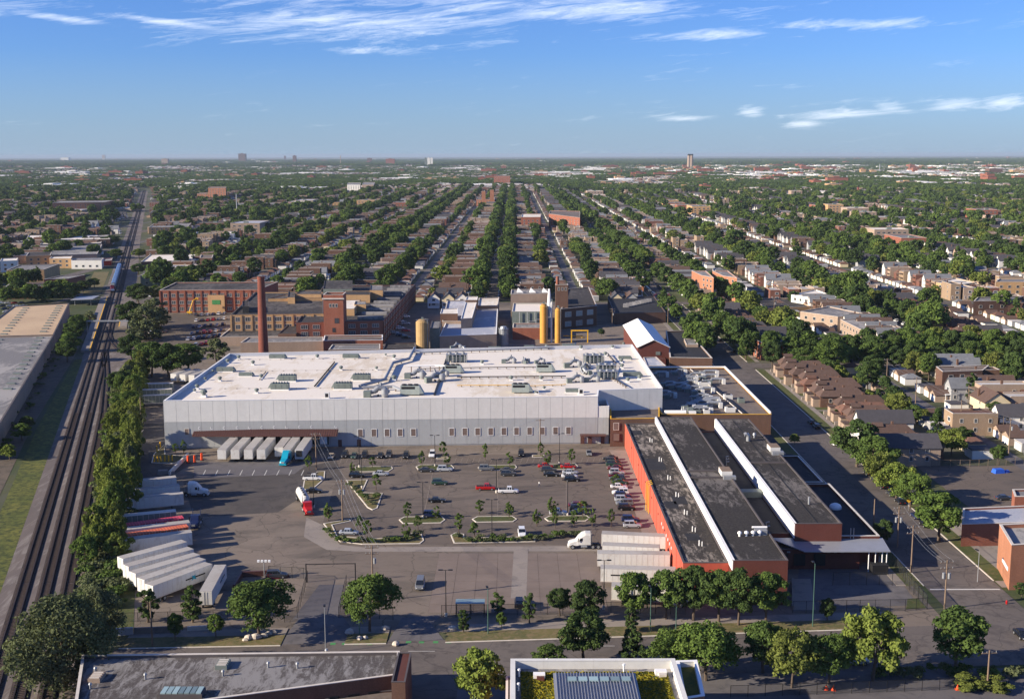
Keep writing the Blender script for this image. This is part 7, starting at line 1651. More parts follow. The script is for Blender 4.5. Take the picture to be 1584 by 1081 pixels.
# commercial blocks left of the railway
LB = [('brick_block', 'tan brick commercial block with parapet, left middle distance', [(10, 418), (68, 417), (92, 408), (30, 410)], 9, 'tan_brick', 'roof_gray'), ('brick_block', 'orange-brown brick block with pale roof clutter beside the grass bank', [(68, 432), (105, 431), (132, 425), (96, 426)], 9, 'red_brick', 'roof_gray'),
      ('brick_block', 'two-storey red brick shop row at the left edge', [(8, 444), (66, 443), (74, 437), (16, 438)], 8, 'red_brick', 'roof_dark'), ('brick_block', 'white fronted depot with wide windows left of the train', [(110, 403), (157, 403), (160, 399), (112, 400)], 7, 'white_wall', 'roof_gray'),
      ('brick_block', 'low brick block with pale roof behind the depot', [(76, 400), (110, 400), (112, 396), (80, 397)], 8, 'tan_brick', 'roof_white'), ('brick_block', 'very long grey roofed works at the left, behind the depot', [(20, 396), (150, 393), (158, 378), (45, 380)], 7, 'pale_brick', 'roof_gray'),
      ('brick_block', 'long pale ridge roofed shed at the left middle distance', [(40, 372), (170, 370), (172, 363), (44, 364)], 8, 'brown_brick', 'roof_white'), ('brick_block', 'row of pale storage roofs left of the railway', [(62, 378), (156, 376), (158, 372), (66, 373)], 6, 'pale_brick', 'roof_white'),
      ('brick_block', 'long brick school-like block between trees at the upper left', [(81, 314), (160, 313), (178, 310), (92, 311)], 17, 'orange_brick', 'roof_gray'), ('brick_block', 'white boxy houses block at the left edge', [(0, 404), (26, 403), (28, 399), (2, 400)], 9, 'white_wall', 'roof_white'),
      ('brick_block', 'grey shop block with striped front at the left', [(40, 396), (78, 395), (80, 390), (44, 391)], 9, 'tan_brick', 'roof_dark'), ('brick_block', 'low red awning shop right of the depot', [(158, 404), (172, 403), (174, 399), (160, 400)], 4, 'car_red', 'roof_gray'),
      # right of the railway
      ('white_roof_works', 'white roofed works with brown corner tower beyond the tree belt', [(218, 405), (338, 401), (345, 392), (232, 394)], 7, 'brown_brick', 'roof_white'), ('white_roof_works', 'wedge-shaped white roofed grey building above the tree belt', [(217, 426), (262, 424), (318, 406), (262, 408)], 8, 'grey_metal', 'roof_white'),
      ('white_roof_works', 'cream walled works with white roof, upper left centre', [(301, 363), (362, 362), (366, 358), (304, 359)], 8, 'white_wall', 'roof_white'), ('white_roof_works', 'grey roofed hall beyond the car dumps, left centre', [(230, 352), (290, 351), (296, 345), (238, 346)], 8, 'tan_brick', 'roof_gray'), ('white_roof_works', 'low white roofed depot between railway and houses', [(260, 381), (300, 380), (305, 376), (266, 377)], 7, 'pale_brick', 'roof_white'),
      ('brick_tower_block', 'brown brick corner block on the white roofed works', [(309, 399), (328, 399), (330, 394), (311, 394)], 14, 'brown_brick', 'roof_brown'), ('school_block', 'tan brick school with tower-like ends, upper left', [(322, 291), (349, 291), (350, 289), (324, 289)], 26, 'orange_brick', 'roof_brown'), ('school_block', 'low wing of the tan school, upper left', [(305, 300), (322, 300), (324, 298), (307, 298)], 14, 'orange_brick', 'roof_brown'),
      ('brick_block', 'wide tan brick hall on the street behind the railway', [(232, 329), (270, 328), (274, 325), (236, 326)], 8, 'tan_brick', 'roof_gray'),
      # centre and right landmarks
      ('school_block', 'dark red brick school, left wing, centre right distance', [(806, 336), (836, 336), (837, 331), (808, 331)], 17, 'red_brick', 'roof_white'), ('school_block', 'dark red brick school, main wing with windows, centre right', [(849, 331), (897, 337), (897, 327), (851, 326)], 17, 'red_brick', 'roof_brown'),
      ('apartment_block', 'tan and red four-storey apartment block by the plant street, left of two', [(1085, 426), (1104, 430), (1092, 419), (1070, 419)], 15, 'orange_brick', 'roof_gray'), ('apartment_block', 'tan and red four-storey apartment block by the plant street, right of two', [(1119, 427), (1140, 430), (1126, 419), (1102, 419)], 15, 'orange_brick', 'roof_gray'),
      ('apartment_block', 'small tan two-storey house with balconies beside the dark trees, centre right', [(973, 433), (996, 433), (995, 428), (974, 428)], 8, 'orange_brick', 'roof_silver' if 'roof_silver' in M else 'roof_gray'),
      ('apartment_block', 'pale long apartment block in the centre distance', [(537, 286), (557, 286), (558, 283), (538, 283)], 20, 'white_wall', 'roof_gray'), ('apartment_block', 'grey apartment block beside the pale one, centre distance', [(560, 286), (578, 286), (580, 282), (562, 282)], 20, 'pale_brick', 'roof_gray'),
      ('brick_block', 'boxy brown brick hospital on the skyline side, centre', [(764, 273), (789, 273), (789, 272), (765, 272)], 30, 'red_brick', 'roof_brown'), ('church', 'orange brick church hall with twin stubby towers, centre distance', [(737, 309), (765, 309), (765, 305), (738, 305)], 12, 'orange_brick', 'roof_brown'),
      ('shed_row', 'big white roofed shed on the right skyline', [(1075, 276), (1133, 276), (1134, 273), (1076, 273)], 10, 'white_wall', 'roof_white'), ('shed_row', 'long white roofed shed just under the horizon, right of centre', [(894, 261), (956, 261), (956, 259.6), (896, 259.6)], 12, 'white_wall', 'roof_white'),
      ('shed_row', 'long pale roof by the small chimney at the far right', [(1327, 296), (1384, 296), (1384, 294), (1328, 294)], 8, 'white_wall', 'roof_white'), ('shed_row', 'bright white shed at the right distance, left of the small chimney', [(1223, 294), (1277, 298), (1276, 294), (1224, 291)], 8, 'white_wall', 'roof_white'), ('shed_row', 'grey roofed store park at the right distance', [(1420, 280), (1472, 280), (1470, 275), (1422, 275)], 8, 'pale_brick', 'roof_gray'),
      ('red_roof_store', 'low store with red roof in the right distance', [(1318, 283), (1345, 283), (1346, 281), (1320, 281)], 8, 'red_brick', 'red_paint'),
      # near right
      ('flat_row', 'flat roofed pale brick row with white parapets right of the tan lot, back', [(1224, 456), (1262, 462), (1295, 460), (1262, 448)], 8, 'white_wall', 'roof_white'), ('flat_row', 'flat roofed brick row with pale roofs, middle of the right side', [(1238, 482), (1296, 490), (1345, 487), (1282, 474)], 8.5, 'pale_brick', 'roof_gray'),
      ('flat_row', 'flat roofed brick row with pale roofs, near part', [(1300, 494), (1334, 511), (1390, 508), (1352, 492)], 8, 'pale_brick', 'roof_gray'), ('flat_row', 'low tan brick garage building with black roof on the tan lot', [(1160, 462), (1185, 476), (1254, 474), (1225, 461)], 4, 'tan_brick', 'roof_dark'),
      ('corner_house', 'red brick corner house with pale roof among the trees', [(1166, 524), (1178, 530), (1262, 528), (1250, 521)], 8, 'red_brick', 'roof_gray'), ('flat_row', 'yellow brick shop building with parapet at the far right', [(1448, 437), (1480, 441), (1510, 437), (1478, 430)], 8, 'tan_brick', 'roof_white'),
      ('flat_row', 'tan three-storey shop block at the right edge', [(1540, 436), (1584, 436), (1590, 431), (1546, 431)], 9, 'tan_brick', 'roof_gray'), ('flat_row', 'grey-brown brick flats with red end at the right edge', [(1506, 466), (1562, 465), (1584, 458), (1512, 460)], 9, 'brown_brick', 'roof_gray'),
      ('alley_house', 'weathered flat roofed brick house with wooden porches beside the trees', [(1458, 575), (1520, 573), (1530, 565), (1448, 567)], 8, 'brown_brick', 'roof_brown')]
for nm, lab, pts, z, wl, rf in LB:
    P = [G(x, y, z) for x, y in pts]; b = building(nm, lab, 'building', P, z, wl, rf, 'coping', .4, .4)
    A, B = (P[0], P[1]); n = int((B-A).length/5.5)
    if (B-A).y < 0 and False: pass
    if 2 <= n and wl not in ('car_red',):
        zs = [z_ for z_ in np.arange(1.5, z-2.2, 3.4)]; n = min(n, 10); facade(b, A, B, zs, n, (2.0, 1.8, 'coping', 'glass', 0, 0), 1.2)
    if pts[1][1]-pts[0][1] > 3:   # wall turned towards the sun side shows windows too
        pass
for i, (px, py, pyt, r_) in enumerate(((741, 320, 297, 3.2), (762, 318, 294, 3.2))): pass
# skyline: towers, stacks, chimneys
SKY = [('stack', 1065.4, 262, 238.5, 11, 'pale_brick', 'left of the twin dark-topped power stacks on the skyline'), ('stack', 1069.6, 262, 238.5, 11, 'pale_brick', 'right of the twin dark-topped power stacks on the skyline'), ('stack', 1327, 304, 288, 3.0, 'chimney_brick', 'small brick chimney beside the long pale roof, right distance'), ('stack', 961.5, 271, 261, 3.5, 'chimney_brick', 'short brick chimney just under the horizon, right of centre'),
       ('mast', 366.7, 331, 300, .9, 'steel', 'thin pale mast above the trees, upper left'), ('mast', 527, 256, 241, 3.5, 'pale_brick', 'thin spire on the skyline left of centre'), ('mast', 508, 277, 268, 2.0, 'pale_brick', 'church spire among trees, left of centre'), ('mast', 1360.5, 269, 254, 2.2, 'steel', 'crane-like mast beside the tan blocks, right skyline')]
for nm, px, pyb, pyt, w_, mt_, lab in SKY:
    b = G(px, pyb, 0); h = toz(px, pyb, pyt); s = thing('power_stack' if nm == 'stack' else 'mast', lab, 'chimney' if nm == 'stack' else 'mast', (b.x, b.y, 0)); MB().lathe(b.x, b.y, [(w_*1.1, 0), (w_*.85, h*.9), (w_*.85, h*.9)], 14).build('shaft', M[mt_], s); MB().lathe(b.x, b.y, [(w_*.87, h*.9), (w_*.82, h)], 14).build('tip', M['black'] if nm == 'stack' else M[mt_], s)
HI = [(369, 379, 252, 238, 'brown_brick', 'dark slab high-rise on the left skyline'), (597, 610, 257, 246, 'red_brick', 'wide brown high-rise on the skyline left of centre'), (657, 660, 259, 244.5, 'grey_metal', 'white slab tower on the skyline, first of three from left'), (661, 665, 259, 244.5, 'white_wall', 'white slab tower on the skyline, second of three'), (666, 669.5, 259, 244.5, 'white_wall', 'white slab tower on the skyline, third of three'),
      (568, 575, 253, 245, 'brown_brick', 'small brown tower block left of the wide brown high-rise'), (453, 458, 253, 241, 'brown_brick', 'slim dark tower on the left skyline'), (439.5, 442, 249, 241.5, 'brown_brick', 'very slim dark tower beside the slim tower, left skyline'), (1331, 1339.5, 270.5, 262, 'tan_brick', 'tan housing block on the right skyline, left one'), (1346.5, 1356, 270.5, 263.5, 'tan_brick', 'tan housing block on the right skyline, right one'), (1412, 1419, 270.5, 260.5, 'red_brick', 'dark red tower on the right skyline'),
      (1009, 1020, 265, 259, 'white_wall', 'white boxy plant under the skyline left of the stacks'), (158, 161.5, 247, 240, 'pale_brick', 'tiny grey tower on the far left horizon'), (250, 259, 256, 246, 'pale_brick', 'pale grey block cluster on the left skyline'), (1530, 1552, 269, 261, 'brown_brick', 'brown blocks at the right end of the skyline'), (94, 104, 249, 244, 'white_wall', 'white building just under the left horizon'), (745, 751, 320, 296, 'orange_brick', 'left stubby tower of the orange church'), (758, 764, 320, 294, 'orange_brick', 'right stubby tower of the orange church')]
for x0_, x1_, pyb, pyt, wl, lab in HI:
    a, b = G(x0_, pyb, 0), G(x1_, pyb, 0); h = toz(x0_, pyb, pyt); w_ = b.x-a.x; t_ = building('high_rise' if pyb < 300 else 'church_tower', lab, 'tower block' if pyb < 300 else 'church tower', [(a.x, a.y), (b.x, a.y), (b.x, a.y+w_*.8), (a.x, a.y+w_*.8)], h, wl, 'roof_dark', 'coping', .4, min(.4, w_*.1))
    if pyb < 300: MB().box(a.x+w_*.3, a.y+w_*.2, h, a.x+w_*.6, a.y+w_*.6, h+max(2, h*.06)).build('plant_room', M[wl], t_)
# ---------------------------------------------------------------- foreground and right-hand buildings
# roof at the bottom left
Z = 6.5
p = [G(112, 1110, Z), G(618, 1043, Z), G(618, 1007, Z), G(127, 1013, Z)]
fl = building('low_brick_building', 'long low building with patchy silver roof at the bottom left', 'building', p, Z, 'brown_brick', 'roof_patchy', 'coping', .5, .4, inner='coping_dk')
A, B = p[0], p[1]
for k in range(4): q = A.lerp(B, .72+.065*k); MB().cbox(q.x, q.y-.12, 1.0, 1.9, .1, 3.2, math.atan2((B-A).y, (B-A).x)).build('door', M['red_paint'] if k < 1 else M['dark_metal'], fl)
tp = [G(617, 1081+30, 0), None]; x0, x1 = G(617, 1008, 8).x, G(637, 1008, 8).x; yq = G(627, 1012, 8).y
pl = building('chimney_wall', 'dark brick wall slab at the right end of the silver roof', 'wall', [(x0, yq-11.5), (x1, yq-11.5), (x1, yq), (x0, yq)], 8.3, 'brown_brick', 'red_paint', 'coping_dk', .1, .2)
for i, (px, py, lab) in enumerate(((150, 1050, 'small slatted unit on the silver roof, left'), (345, 1022+8, 'tripod vent on the silver roof, centre'))):
    q = G(px, py, Z-.5); s = thing('roof_unit', lab, 'rooftop unit', q); MB().cbox(q.x, q.y, Z-.5, 2.0, 3.0, .7).build('casing', M['pale_brick' if i == 0 else 'grey_metal'], s)
    for k in range(4): MB().cbox(q.x, q.y-1.1+k*.7, Z+.21, 1.6, .25, .12).build('slat', M['coping'], s)
q = G(283, 1075, Z-.5); s = thing('skylight_row', 'long glazed skylight with pale ribs on the silver roof', 'skylight', q); MB().box(q.x-3.4, q.y-1.3, Z-.5, q.x+3.4, q.y+1.3, Z+.3).build('curb', M['coping_dk'], s)
for k in range(7): MB().box(q.x-3.3+k*.95, q.y-1.2, Z+.3, q.x-2.5+k*.95, q.y+1.2, Z+.5).build('pane', M['glass_blue'], s)
for i, (px, py) in enumerate(((140, 1065), (148, 1040), (225, 1050), (345, 1045), (415, 1032), (460, 1033), (505, 1012))):
    q = G(px, py, Z-.5); s = thing('small_vent', 'small pale vent on the silver roof, %s from the left' % ordn(i), 'roof vent', q, 'small vents on the silver roof'); MB().tube(q, q+Vector((0, 0, .8)), .18, .18, 8).build('pipe', M['steel'], s); MB().tube(q+Vector((0, 0, .8)), q+Vector((0, 0, 1.1)), .32, .2, 8).build('cap', M['steel'], s)
bpx('garage_roof', 'low brown roofed shed at the bottom edge below the silver roof', 'building', [(470, 1100), (620, 1081), (616, 1066), (520, 1072)], 4.0, 'brown_brick', 'roof_brown', 'coping_dk', .2)
# green roof building, bottom centre
Z = 9.5
x0, x1 = G(790, 1020, Z).x, G(1042, 1014, Z).x; y1 = G(900, 1019, Z).y; y0 = 150.0
gr = building('green_roof_building', 'orange brick building with planted sedum roof at the bottom centre', 'building', [(x0, y0), (x1, y0), (x1, y1), (x0, y1)], Z, 'orange_brick', 'roof_gray', 'panel_light', 1.4, .7, inner='panel_light')
gm = MB(); n = 22
for i in range(n):
    for j in range(30):
        pass
sd = MB().box(x0+1.6, y0, Z-1.38, x1-1.5, y1-2.2, Z-1.2).build('sedum_bed', M['roof_green'], gr)
g = np.random.default_rng(3); nn = 5200; PX = g.uniform(x0+1.7, x1-1.6, nn); PY = g.uniform(y1-18, y1-2.3, nn); s_ = .10+.12*g.random(nn)
V = []
for a, b, c in zip(PX, PY, s_):
    zt = Z-1.2; t1 = g.random()*3.14; dx_, dy_ = math.cos(t1)*c, math.sin(t1)*c; V += [(a-dx_, b-dy_, zt), (a+dx_, b+dy_, zt), (a+dx_*1.2, b+dy_*1.2-.05, zt+c*1.1), (a-dx_*1.2, b-dy_*1.2-.05, zt+c*1.1)]
me = np_mesh('sedum_tufts', np.array(V)-np.array(OFF[gr.name]), np.arange(nn*4).reshape(-1, 4), g.random(nn)); me.materials.append(leafmat('sedum_leaf', rgb(122, 122, 40), rgb(164, 146, 50), rgb(92, 106, 40))); o = bpy.data.objects.new('sedum_tufts', me); COL.objects.link(o); o.parent = gr; o['kind'] = 'stuff'
mx0, mx1 = G(858, 1045, Z+1).x, G(982, 1045, Z+1).x; my1 = G(920, 1042, Z+.8).y
pt = thing('roof_monitor', 'grey standing-seam metal roof block rising from the green roof', 'roof structure', (mx0, my1, Z-1.2)); MB().box(mx0, y0, Z-1.19, mx1, my1, Z+.3).build('wall', M['coping_white'], pt)
MB().faces([(mx0-.2, y0, Z+.3), (mx1+.2, y0, Z+.3), (mx1+.2, my1+.2, Z+.9), (mx0-.2, my1+.2, Z+.9), (mx0-.2, y0, Z+.1), (mx1+.2, y0, Z+.1), (mx1+.2, my1+.2, Z+.7), (mx0-.2, my1+.2, Z+.7)], [(0, 1, 2, 3), (1, 5, 6, 2), (2, 6, 7, 3), (3, 7, 4, 0)]).build('roof', M['metal_roof'], pt)
for k in range(27):
    x = mx0+(mx1-mx0)*(k+.5)/27; MB().faces([(x-.05, y0, Z+.3), (x+.05, y0, Z+.3), (x+.05, my1+.2, Z+.9), (x-.05, my1+.2, Z+.9), (x-.05, y0, Z+.5), (x+.05, y0, Z+.5), (x+.05, my1+.2, Z+1.1), (x-.05, my1+.2, Z+1.1)], [(4, 5, 6, 7), (0, 4, 7, 3), (1, 2, 6, 5), (2, 3, 7, 6)]).build('seam', M['metal_roof'], pt)
for k in range(6): x = mx0+2+k*1.7; MB().box(x, my1-3.0, Z+.85, x+1.4, my1-1.6, Z+1.15).build('skylight', M['glass_blue'], pt)
for i, (px, py, lab) in enumerate(((834, 1048, 'small pale and red service unit at the left of the green roof'), (1022, 1043, 'small white vent box at the right of the green roof'))):
    q = G(px, py, Z-1.2); s = thing('service_unit', lab, 'rooftop unit', q); MB().cbox(q.x, q.y, Z-1.19, 1.9, 1.1, .8).build('casing', M['coping_white'], s); MB().cbox(q.x+.2, q.y-.9, Z-1.19, 1.2, .7, .6).build('lid_box', M['red_paint' if i == 0 else 'coping'], s)
for i, (px, py) in enumerate(((846, 1030), (965, 1038), (803, 1046), (802, 1068))): q = G(px, py, Z-1.2); s = thing('vent_pipe', 'short pale vent pipe on the green roof, %s from the left' % ordn([2, 3, 1, 0][i]), 'vent pipe', q, 'vent pipes on the green roof'); MB().tube(q, q+Vector((0, 0, 1.1)), .15, .15, 8).build('pipe', M['coping_white'], s); MB().tube(q+Vector((0, 0, 1.1)), q+Vector((0, 0, 1.35)), .26, .2, 8).build('cap', M['coping_white'], s)
bpx('stair_block', 'narrow parapeted stair block right of the green roof', 'building', [(1057, 1081), (1090, 1076), (1078, 1021), (1046, 1022)], 8.0, 'orange_brick', 'roof_green', 'coping_white', .9, .5, inner='panel_light')
bpx('stair_block', 'narrow brick block stepping down left of the green roof', 'building', [(782, 1120), (792, 1120), (792, 1046), (783, 1046)], 7.0, 'orange_brick', 'roof_gray', 'panel_light', .5, .3)
# right edge: brick buildings at the crossing
Z = 5.5
lb_ = bpx('low_brick_building', 'low red brick building with pale grey roof right of the plant street', 'building', [(1488, 811), (1590, 808), (1590, 782), (1490, 786)], Z, 'red_brick', 'roof_blue', 'coping', .4)
A = corner((1488, 811), Z)
Z = 10
nb = bpx('brick_corner_building', 'tall orange brick building with white sign strip at the right edge', 'building', [(1565, 843), (1630, 840), (1610, 808), (1546, 811)], Z, 'orange_brick', 'roof_gray', 'coping', .8, .5)
a, b = corner((1565, 843), Z), corner((1546, 811), Z); q = a.lerp(b, .35); rz = math.atan2((a-b).y, (a-b).x); nrm = Vector((-(b-a).y, (b-a).x, 0)).normalized()
if nrm.x > 0: nrm = -nrm
q += nrm*.1; MB().cbox(q.x, q.y, 3.6, 6.5, .12, .8, rz).build('sign_strip', M['white_paint'], nb)
bpx('brick_house', 'red brick corner building with white windows, cut by the right edge', 'building', [(1570, 768), (1620, 768), (1610, 756), (1566, 757)], 7, 'red_brick', 'roof_gray', 'coping', .4)
# individually seen houses in the right foreground
def prow(kind, wc, rc, px, py, rz, lab, L=16, W_=6.6):
    h = make_house(kind, wc, rc, L, W_); h['label'] = lab; h['group'] = 'houses in rows along the streets'; p = G(px, py, 0); h.location = (p.x, p.y, 0); h.rotation_euler = (0, 0, rz)
prow('gable', 'cream', 'brown', 1530, 640, math.pi/2, 'cream gabled house with brown roof on the alley, front facing left', 14, 9)
prow('gable', 'grey', 'grey', 1490, 620, 0, 'pale grey gabled house beside the cream one', 12, 7)
prow('gable', 'pale brick', 'dark', 1400, 715, 0, 'dark roofed brick house end between the big street trees and the lot', 18, 9)
prow('flat', 'tan brick', 'rust', 1500, 670, 0, 'tan brick house with rusty mansard-like roof edge on the alley', 15, 8)
for i, (px, c) in enumerate(((672, 'white'), (694, 'cream'), (715, 'white'), (952, 'cream'), (975, 'grey'))): prow('gable', c, 'dark' if i % 2 else 'brown', px, 474, math.pi/2, '%s pointed-gable house facing the camera behind the works, %s from left' % (c, ordn(i)), 13, 7.5)
prow('gable', 'white', 'dark', 1570, 665, 0, 'white gabled house at the right edge behind the alley', 14, 8)
# ---------------------------------------------------------------- poles, wires, fences, signs
LP = [(654.5, 801, 9.5, 'lamp pole on the oval front left island'), (761, 834, 10, 'lamp pole in the front middle planted island'), (768, 762, 9.5, 'lamp pole between the red and the white pickup'), (673, 721, 9.5, 'lamp pole on the second back island'), (556, 723, 9.5, 'lamp pole on the back left island'), (865.5, 718, 9.5, 'lamp pole on the back right island'), (878, 797, 9.5, 'lamp pole on the oval front right island'), (485.5, 785, 9.5, 'lamp pole beside the tanker trailer'), (934, 942, 10.5, 'double lamp pole in front of the emblem trailer'), (690, 953, 9.8, 'double lamp pole at the front fence'), (560, 755, 9.0, 'lamp pole on the wedge-shaped island')]
for px, py, h, lab in LP: q = G(px, py, 0); light_pole((q.x, q.y, 0), 0, h, lab)
for px, py, h, lab in ((556, 982, 9, 'green street lamp pole on the driveway island'), (755, 980, 9.2, 'green street lamp pole on the long front verge'), (1006, 977, 9, 'green street lamp pole below the dense tree row'), (1257, 969, 13, 'tall green street lamp pole in front of the courtyard'), (504, 1010, 9.0, 'street lamp pole at the edge of the silver roof'), (1512, 900, 7, 'pale lamp pole by the orange brick building'), (1045, 1000, 8, 'street lamp pole among the trees left of the green roof side')):
    q = G(px, py, 0); r = light_pole((q.x, q.y, 0), R(100), h, lab, 1, 'street lamp poles', False)
    for c in r.children:
        if c.name.startswith('pole'): c.data.materials[0] = M['green_metal'] if 'green' in lab else M['steel']
UP = [(489.5, 726, 11.2, 2, 0, 'wooden utility pole in front of the loading dock'), (530, 806, 11, 1, 2, 'wooden utility pole with transformers on the left planted island'), (577, 930, 12.2, 2, 1, 'big double utility pole behind the tree at the gate'), (835.5, 698, 10.5, 1, 0, 'utility pole close to the white hall wall, centre'), (1388, 846, 10, 2, 3, 'utility pole with three transformers on the plant street, left'), (1409, 886, 11, 2, 0, 'tall pale utility pole on the plant street, right'), (1461, 942, 10.5, 2, 2, 'utility pole with crossarms behind the tree at the crossing'), (1527, 1064, 7, 1, 0, 'short pole at the bottom right pavement'),
      (1371, 596, 11, 1, 0, 'utility pole in the alley beside the garages, back'), (1416, 628, 11, 1, 1, 'utility pole in the alley beside the garages, middle'), (1485, 668, 11, 1, 0, 'utility pole in front of the rusty roof house'), (1560, 705, 12, 2, 1, 'utility pole at the alley end, right edge'), (1351, 820, 8, 0, 0, 'short guy pole left of the transformer pole'), (1197, 490, 11, 2, 1, 'utility pole on the tan lot, left'), (1222, 505, 11, 1, 0, 'utility pole on the tan lot, right'), (1033, 500, 11, 1, 1, 'utility pole beside the dark roofed works'), (947, 505, 10, 2, 1, 'utility pole with transformers behind the yellow portal'), (219, 663, 11, 0, 0, 'thin pole beside the trailers behind the hall'), (236, 1000, 9, 0, 0, 'short wooden pole on the front left verge')]
TIP = []
for px, py, h, ar, xf, lab in UP: q = G(px, py, 0); TIP.append(utility_pole((q.x, q.y, 0), .1, h, lab, ar, xf))
def wires(i, j, sag, lab, ks=(0, 1, 3)):
    for n_, k in enumerate(ks):
        if TIP[i][1] and TIP[j][1]: wire(TIP[i][1][k], TIP[j][1][k], sag, '%s wire %s' % (['left', 'middle', 'right', 'outer'][n_], lab))
wires(0, 1, 1.0, 'from the dock pole to the island pole'); wires(1, 2, 1.2, 'from the island pole to the gate pole', (0, 1, 2, 3)); wires(1, 3, 1.6, 'from the island pole to the pole at the hall wall', (0,)); wires(4, 5, .4, 'between the two plant street poles', (0, 3)); wires(5, 6, .8, 'from the tall pale pole to the crossing pole', (0, 1, 3))
wires(8, 9, .8, 'between the alley poles, back', (0, 3)); wires(9, 10, .8, 'between the alley poles, middle', (0, 3)); wires(10, 11, .8, 'between the alley poles, near', (0, 3)); wires(13, 14, .5, 'between the tan lot poles', (0, 3))
fence([G(*p)for p in ((416, 892), (470, 895), (476, 900))], 2.6, 'black fence closing the yard corner left of the gate')
fence([G(*p) for p in ((475, 901), (460, 955), (440, 962))], 2.4, 'black fence along the left side of the gate drive')
fence([G(*p) for p in ((536, 905), (524, 955), (608, 958))], 2.4, 'black fence round the tree island at the gate drive')
fence([G(*p) for p in ((683, 953), (870, 950), (945, 948), (1060, 950))], 2.4, 'long black chain-link fence behind the front pavement')
fence([G(*p) for p in ((1226, 948), (1330, 946), (1400, 945), (1434, 942))], 2.6, 'black fence along the front of the courtyard'); fence([G(*p) for p in ((1288, 905), (1340, 905), (1400, 905), (1434, 942), (1375, 868))], 3.0, 'taller black fence round the courtyard corner')
fence([G(*p) for p in ((190, 962), (260, 960), (330, 958), (440, 956))], 2.0, 'black fence behind the left front pavement')
fence([G(*p) for p in ((1440, 722), (1500, 722), (1584, 718))], 2.2, 'timber and wire fence behind the right-hand asphalt lot', mat='wood')
fence([G(*p) for p in ((1130, 1078), (1290, 1073), (1480, 1066), (1560, 1062))], 2.2, 'dark fence along the bottom right edge of the street trees')
# sliding gate frame
a, b = G(474, 900, 0), G(550, 899, 0); gt = thing('gate_frame', 'steel portal frame over the yard gate', 'gate', a); MB().tube(a, a+Vector((0, 0, 4.2)), .14, .14, 6).build('post', M['fence_black'], gt); MB().tube(b, b+Vector((0, 0, 4.2)), .14, .14, 6).build('post', M['fence_black'], gt); MB().tube(a+Vector((0, 0, 4.1)), b+Vector((0, 0, 4.1)), .09, .09, 6).build('beam', M['fence_black'], gt)
q = G(430, 893, 0); cl = thing('floodlight_post', 'short post with a row of white floodlights by the fenced corner', 'floodlight', q); MB().tube(q-Vector((3, 0, 0)), q+Vector((-3, 0, 3.6)), .1, .1, 6).build('post', M['steel'], cl)
for k in range(4): MB().cbox(q.x-4.2+k*.8, q.y, 3.6, .5, .4, .45).build('lamp', M['white_paint'], cl)
# triangular banner at the gate, bus shelter, bins, bollards, cones, boulders
q = G(539, 928, 0); bn = thing('banner', 'white triangular banner at the tree beside the gate', 'banner', q); MB().tube(q, q+Vector((0, 0, 3.6)), .06, .06, 6).build('pole', M['steel'], bn); MB().faces([(q.x, q.y, 3.5), (q.x, q.y, .7), (q.x+1.7, q.y-.3, 1.2), (q.x, q.y+.06, 3.5), (q.x, q.y+.06, .7), (q.x+1.7, q.y-.24, 1.2)], [(0, 1, 2), (5, 4, 3), (0, 3, 4, 1), (1, 4, 5, 2), (2, 5, 3, 0)]).build('cloth', M['white_paint'], bn)
a, b = G(705, 952, 0), G(750, 951, 0); bs = thing('bus_shelter', 'dark framed shelter with grey glass roof at the front fence', 'shelter', a); MB().box(a.x, a.y-1.0, 2.9, b.x, a.y+1.4, 3.05).build('roof', M['glass_blue'], bs)
for x in (a.x+.1, (a.x+b.x)/2, b.x-.1):
    for y in (a.y-.9, a.y+1.3): MB().tube((x, y, 0), (x, y, 2.9), .07, .07, 6).build('post', M['fence_black'], bs)
MB().box(a.x+.1, a.y+1.28, .4, b.x-.1, a.y+1.32, 2.6).build('glass_panel', M['chain'], bs)
for i, (px, py) in enumerate(((239, 714), (244, 714), (249, 714), (255, 713.5), (261, 713.5), (266.5, 713), (243, 699), (248, 693))):
    q = G(px, py, 0); s = thing('bollard', 'yellow bollard at the left corner of the hall, %s' % ordn(i), 'bollard', q, 'yellow bollards at the hall corner'); MB().tube(q, q+Vector((0, 0, 1.9)), .22, .22, 10).build('post', M['yellow'], s); MB().lathe(q.x, q.y, [(.22, 1.9), (.1, 2.05)], 10).build('dome', M['yellow'], s)
for i, (px, py) in enumerate(((291, 716), (301, 715.5), (312, 712))):
    q = G(px, py, 0); s = thing('barrier_post', 'thick orange dock guard post, %s from the left' % ordn(i), 'guard post', q, 'orange guard posts at the dock'); MB().tube(q, q+Vector((0, 0, 2.3)), .38, .32, 10).build('post', M['cone'], s); MB().tube(q, q+Vector((0, 0, .2)), .6, .6, 10).build('foot', M['dark_metal'], s)
for i, (px, py) in enumerate(((1278, 1066), (1289, 1067), (1481, 1066))):
    q = G(px, py, 0); s = thing('traffic_cone', 'orange traffic cone in the bottom right lot, %s from the left' % ordn(i), 'traffic cone', q, 'orange cones'); MB().lathe(q.x, q.y, [(.3, .06), (.06, 1.0)], 10).build('cone', M['cone'], s); MB().cbox(q.x, q.y, 0, .8, .8, .06).build('base', M['cone'], s)
g = random.Random(2)
BLD = [(385, 989, .9), (396, 988, 1.0), (408, 985, .8), (415, 982, .7), (541, 980, 1.0), (556, 989, .7), (565, 988, .6), (596, 974, .8), (700, 974, .8), (380, 991, .6), (424, 979, .6), (612, 998, .8)]
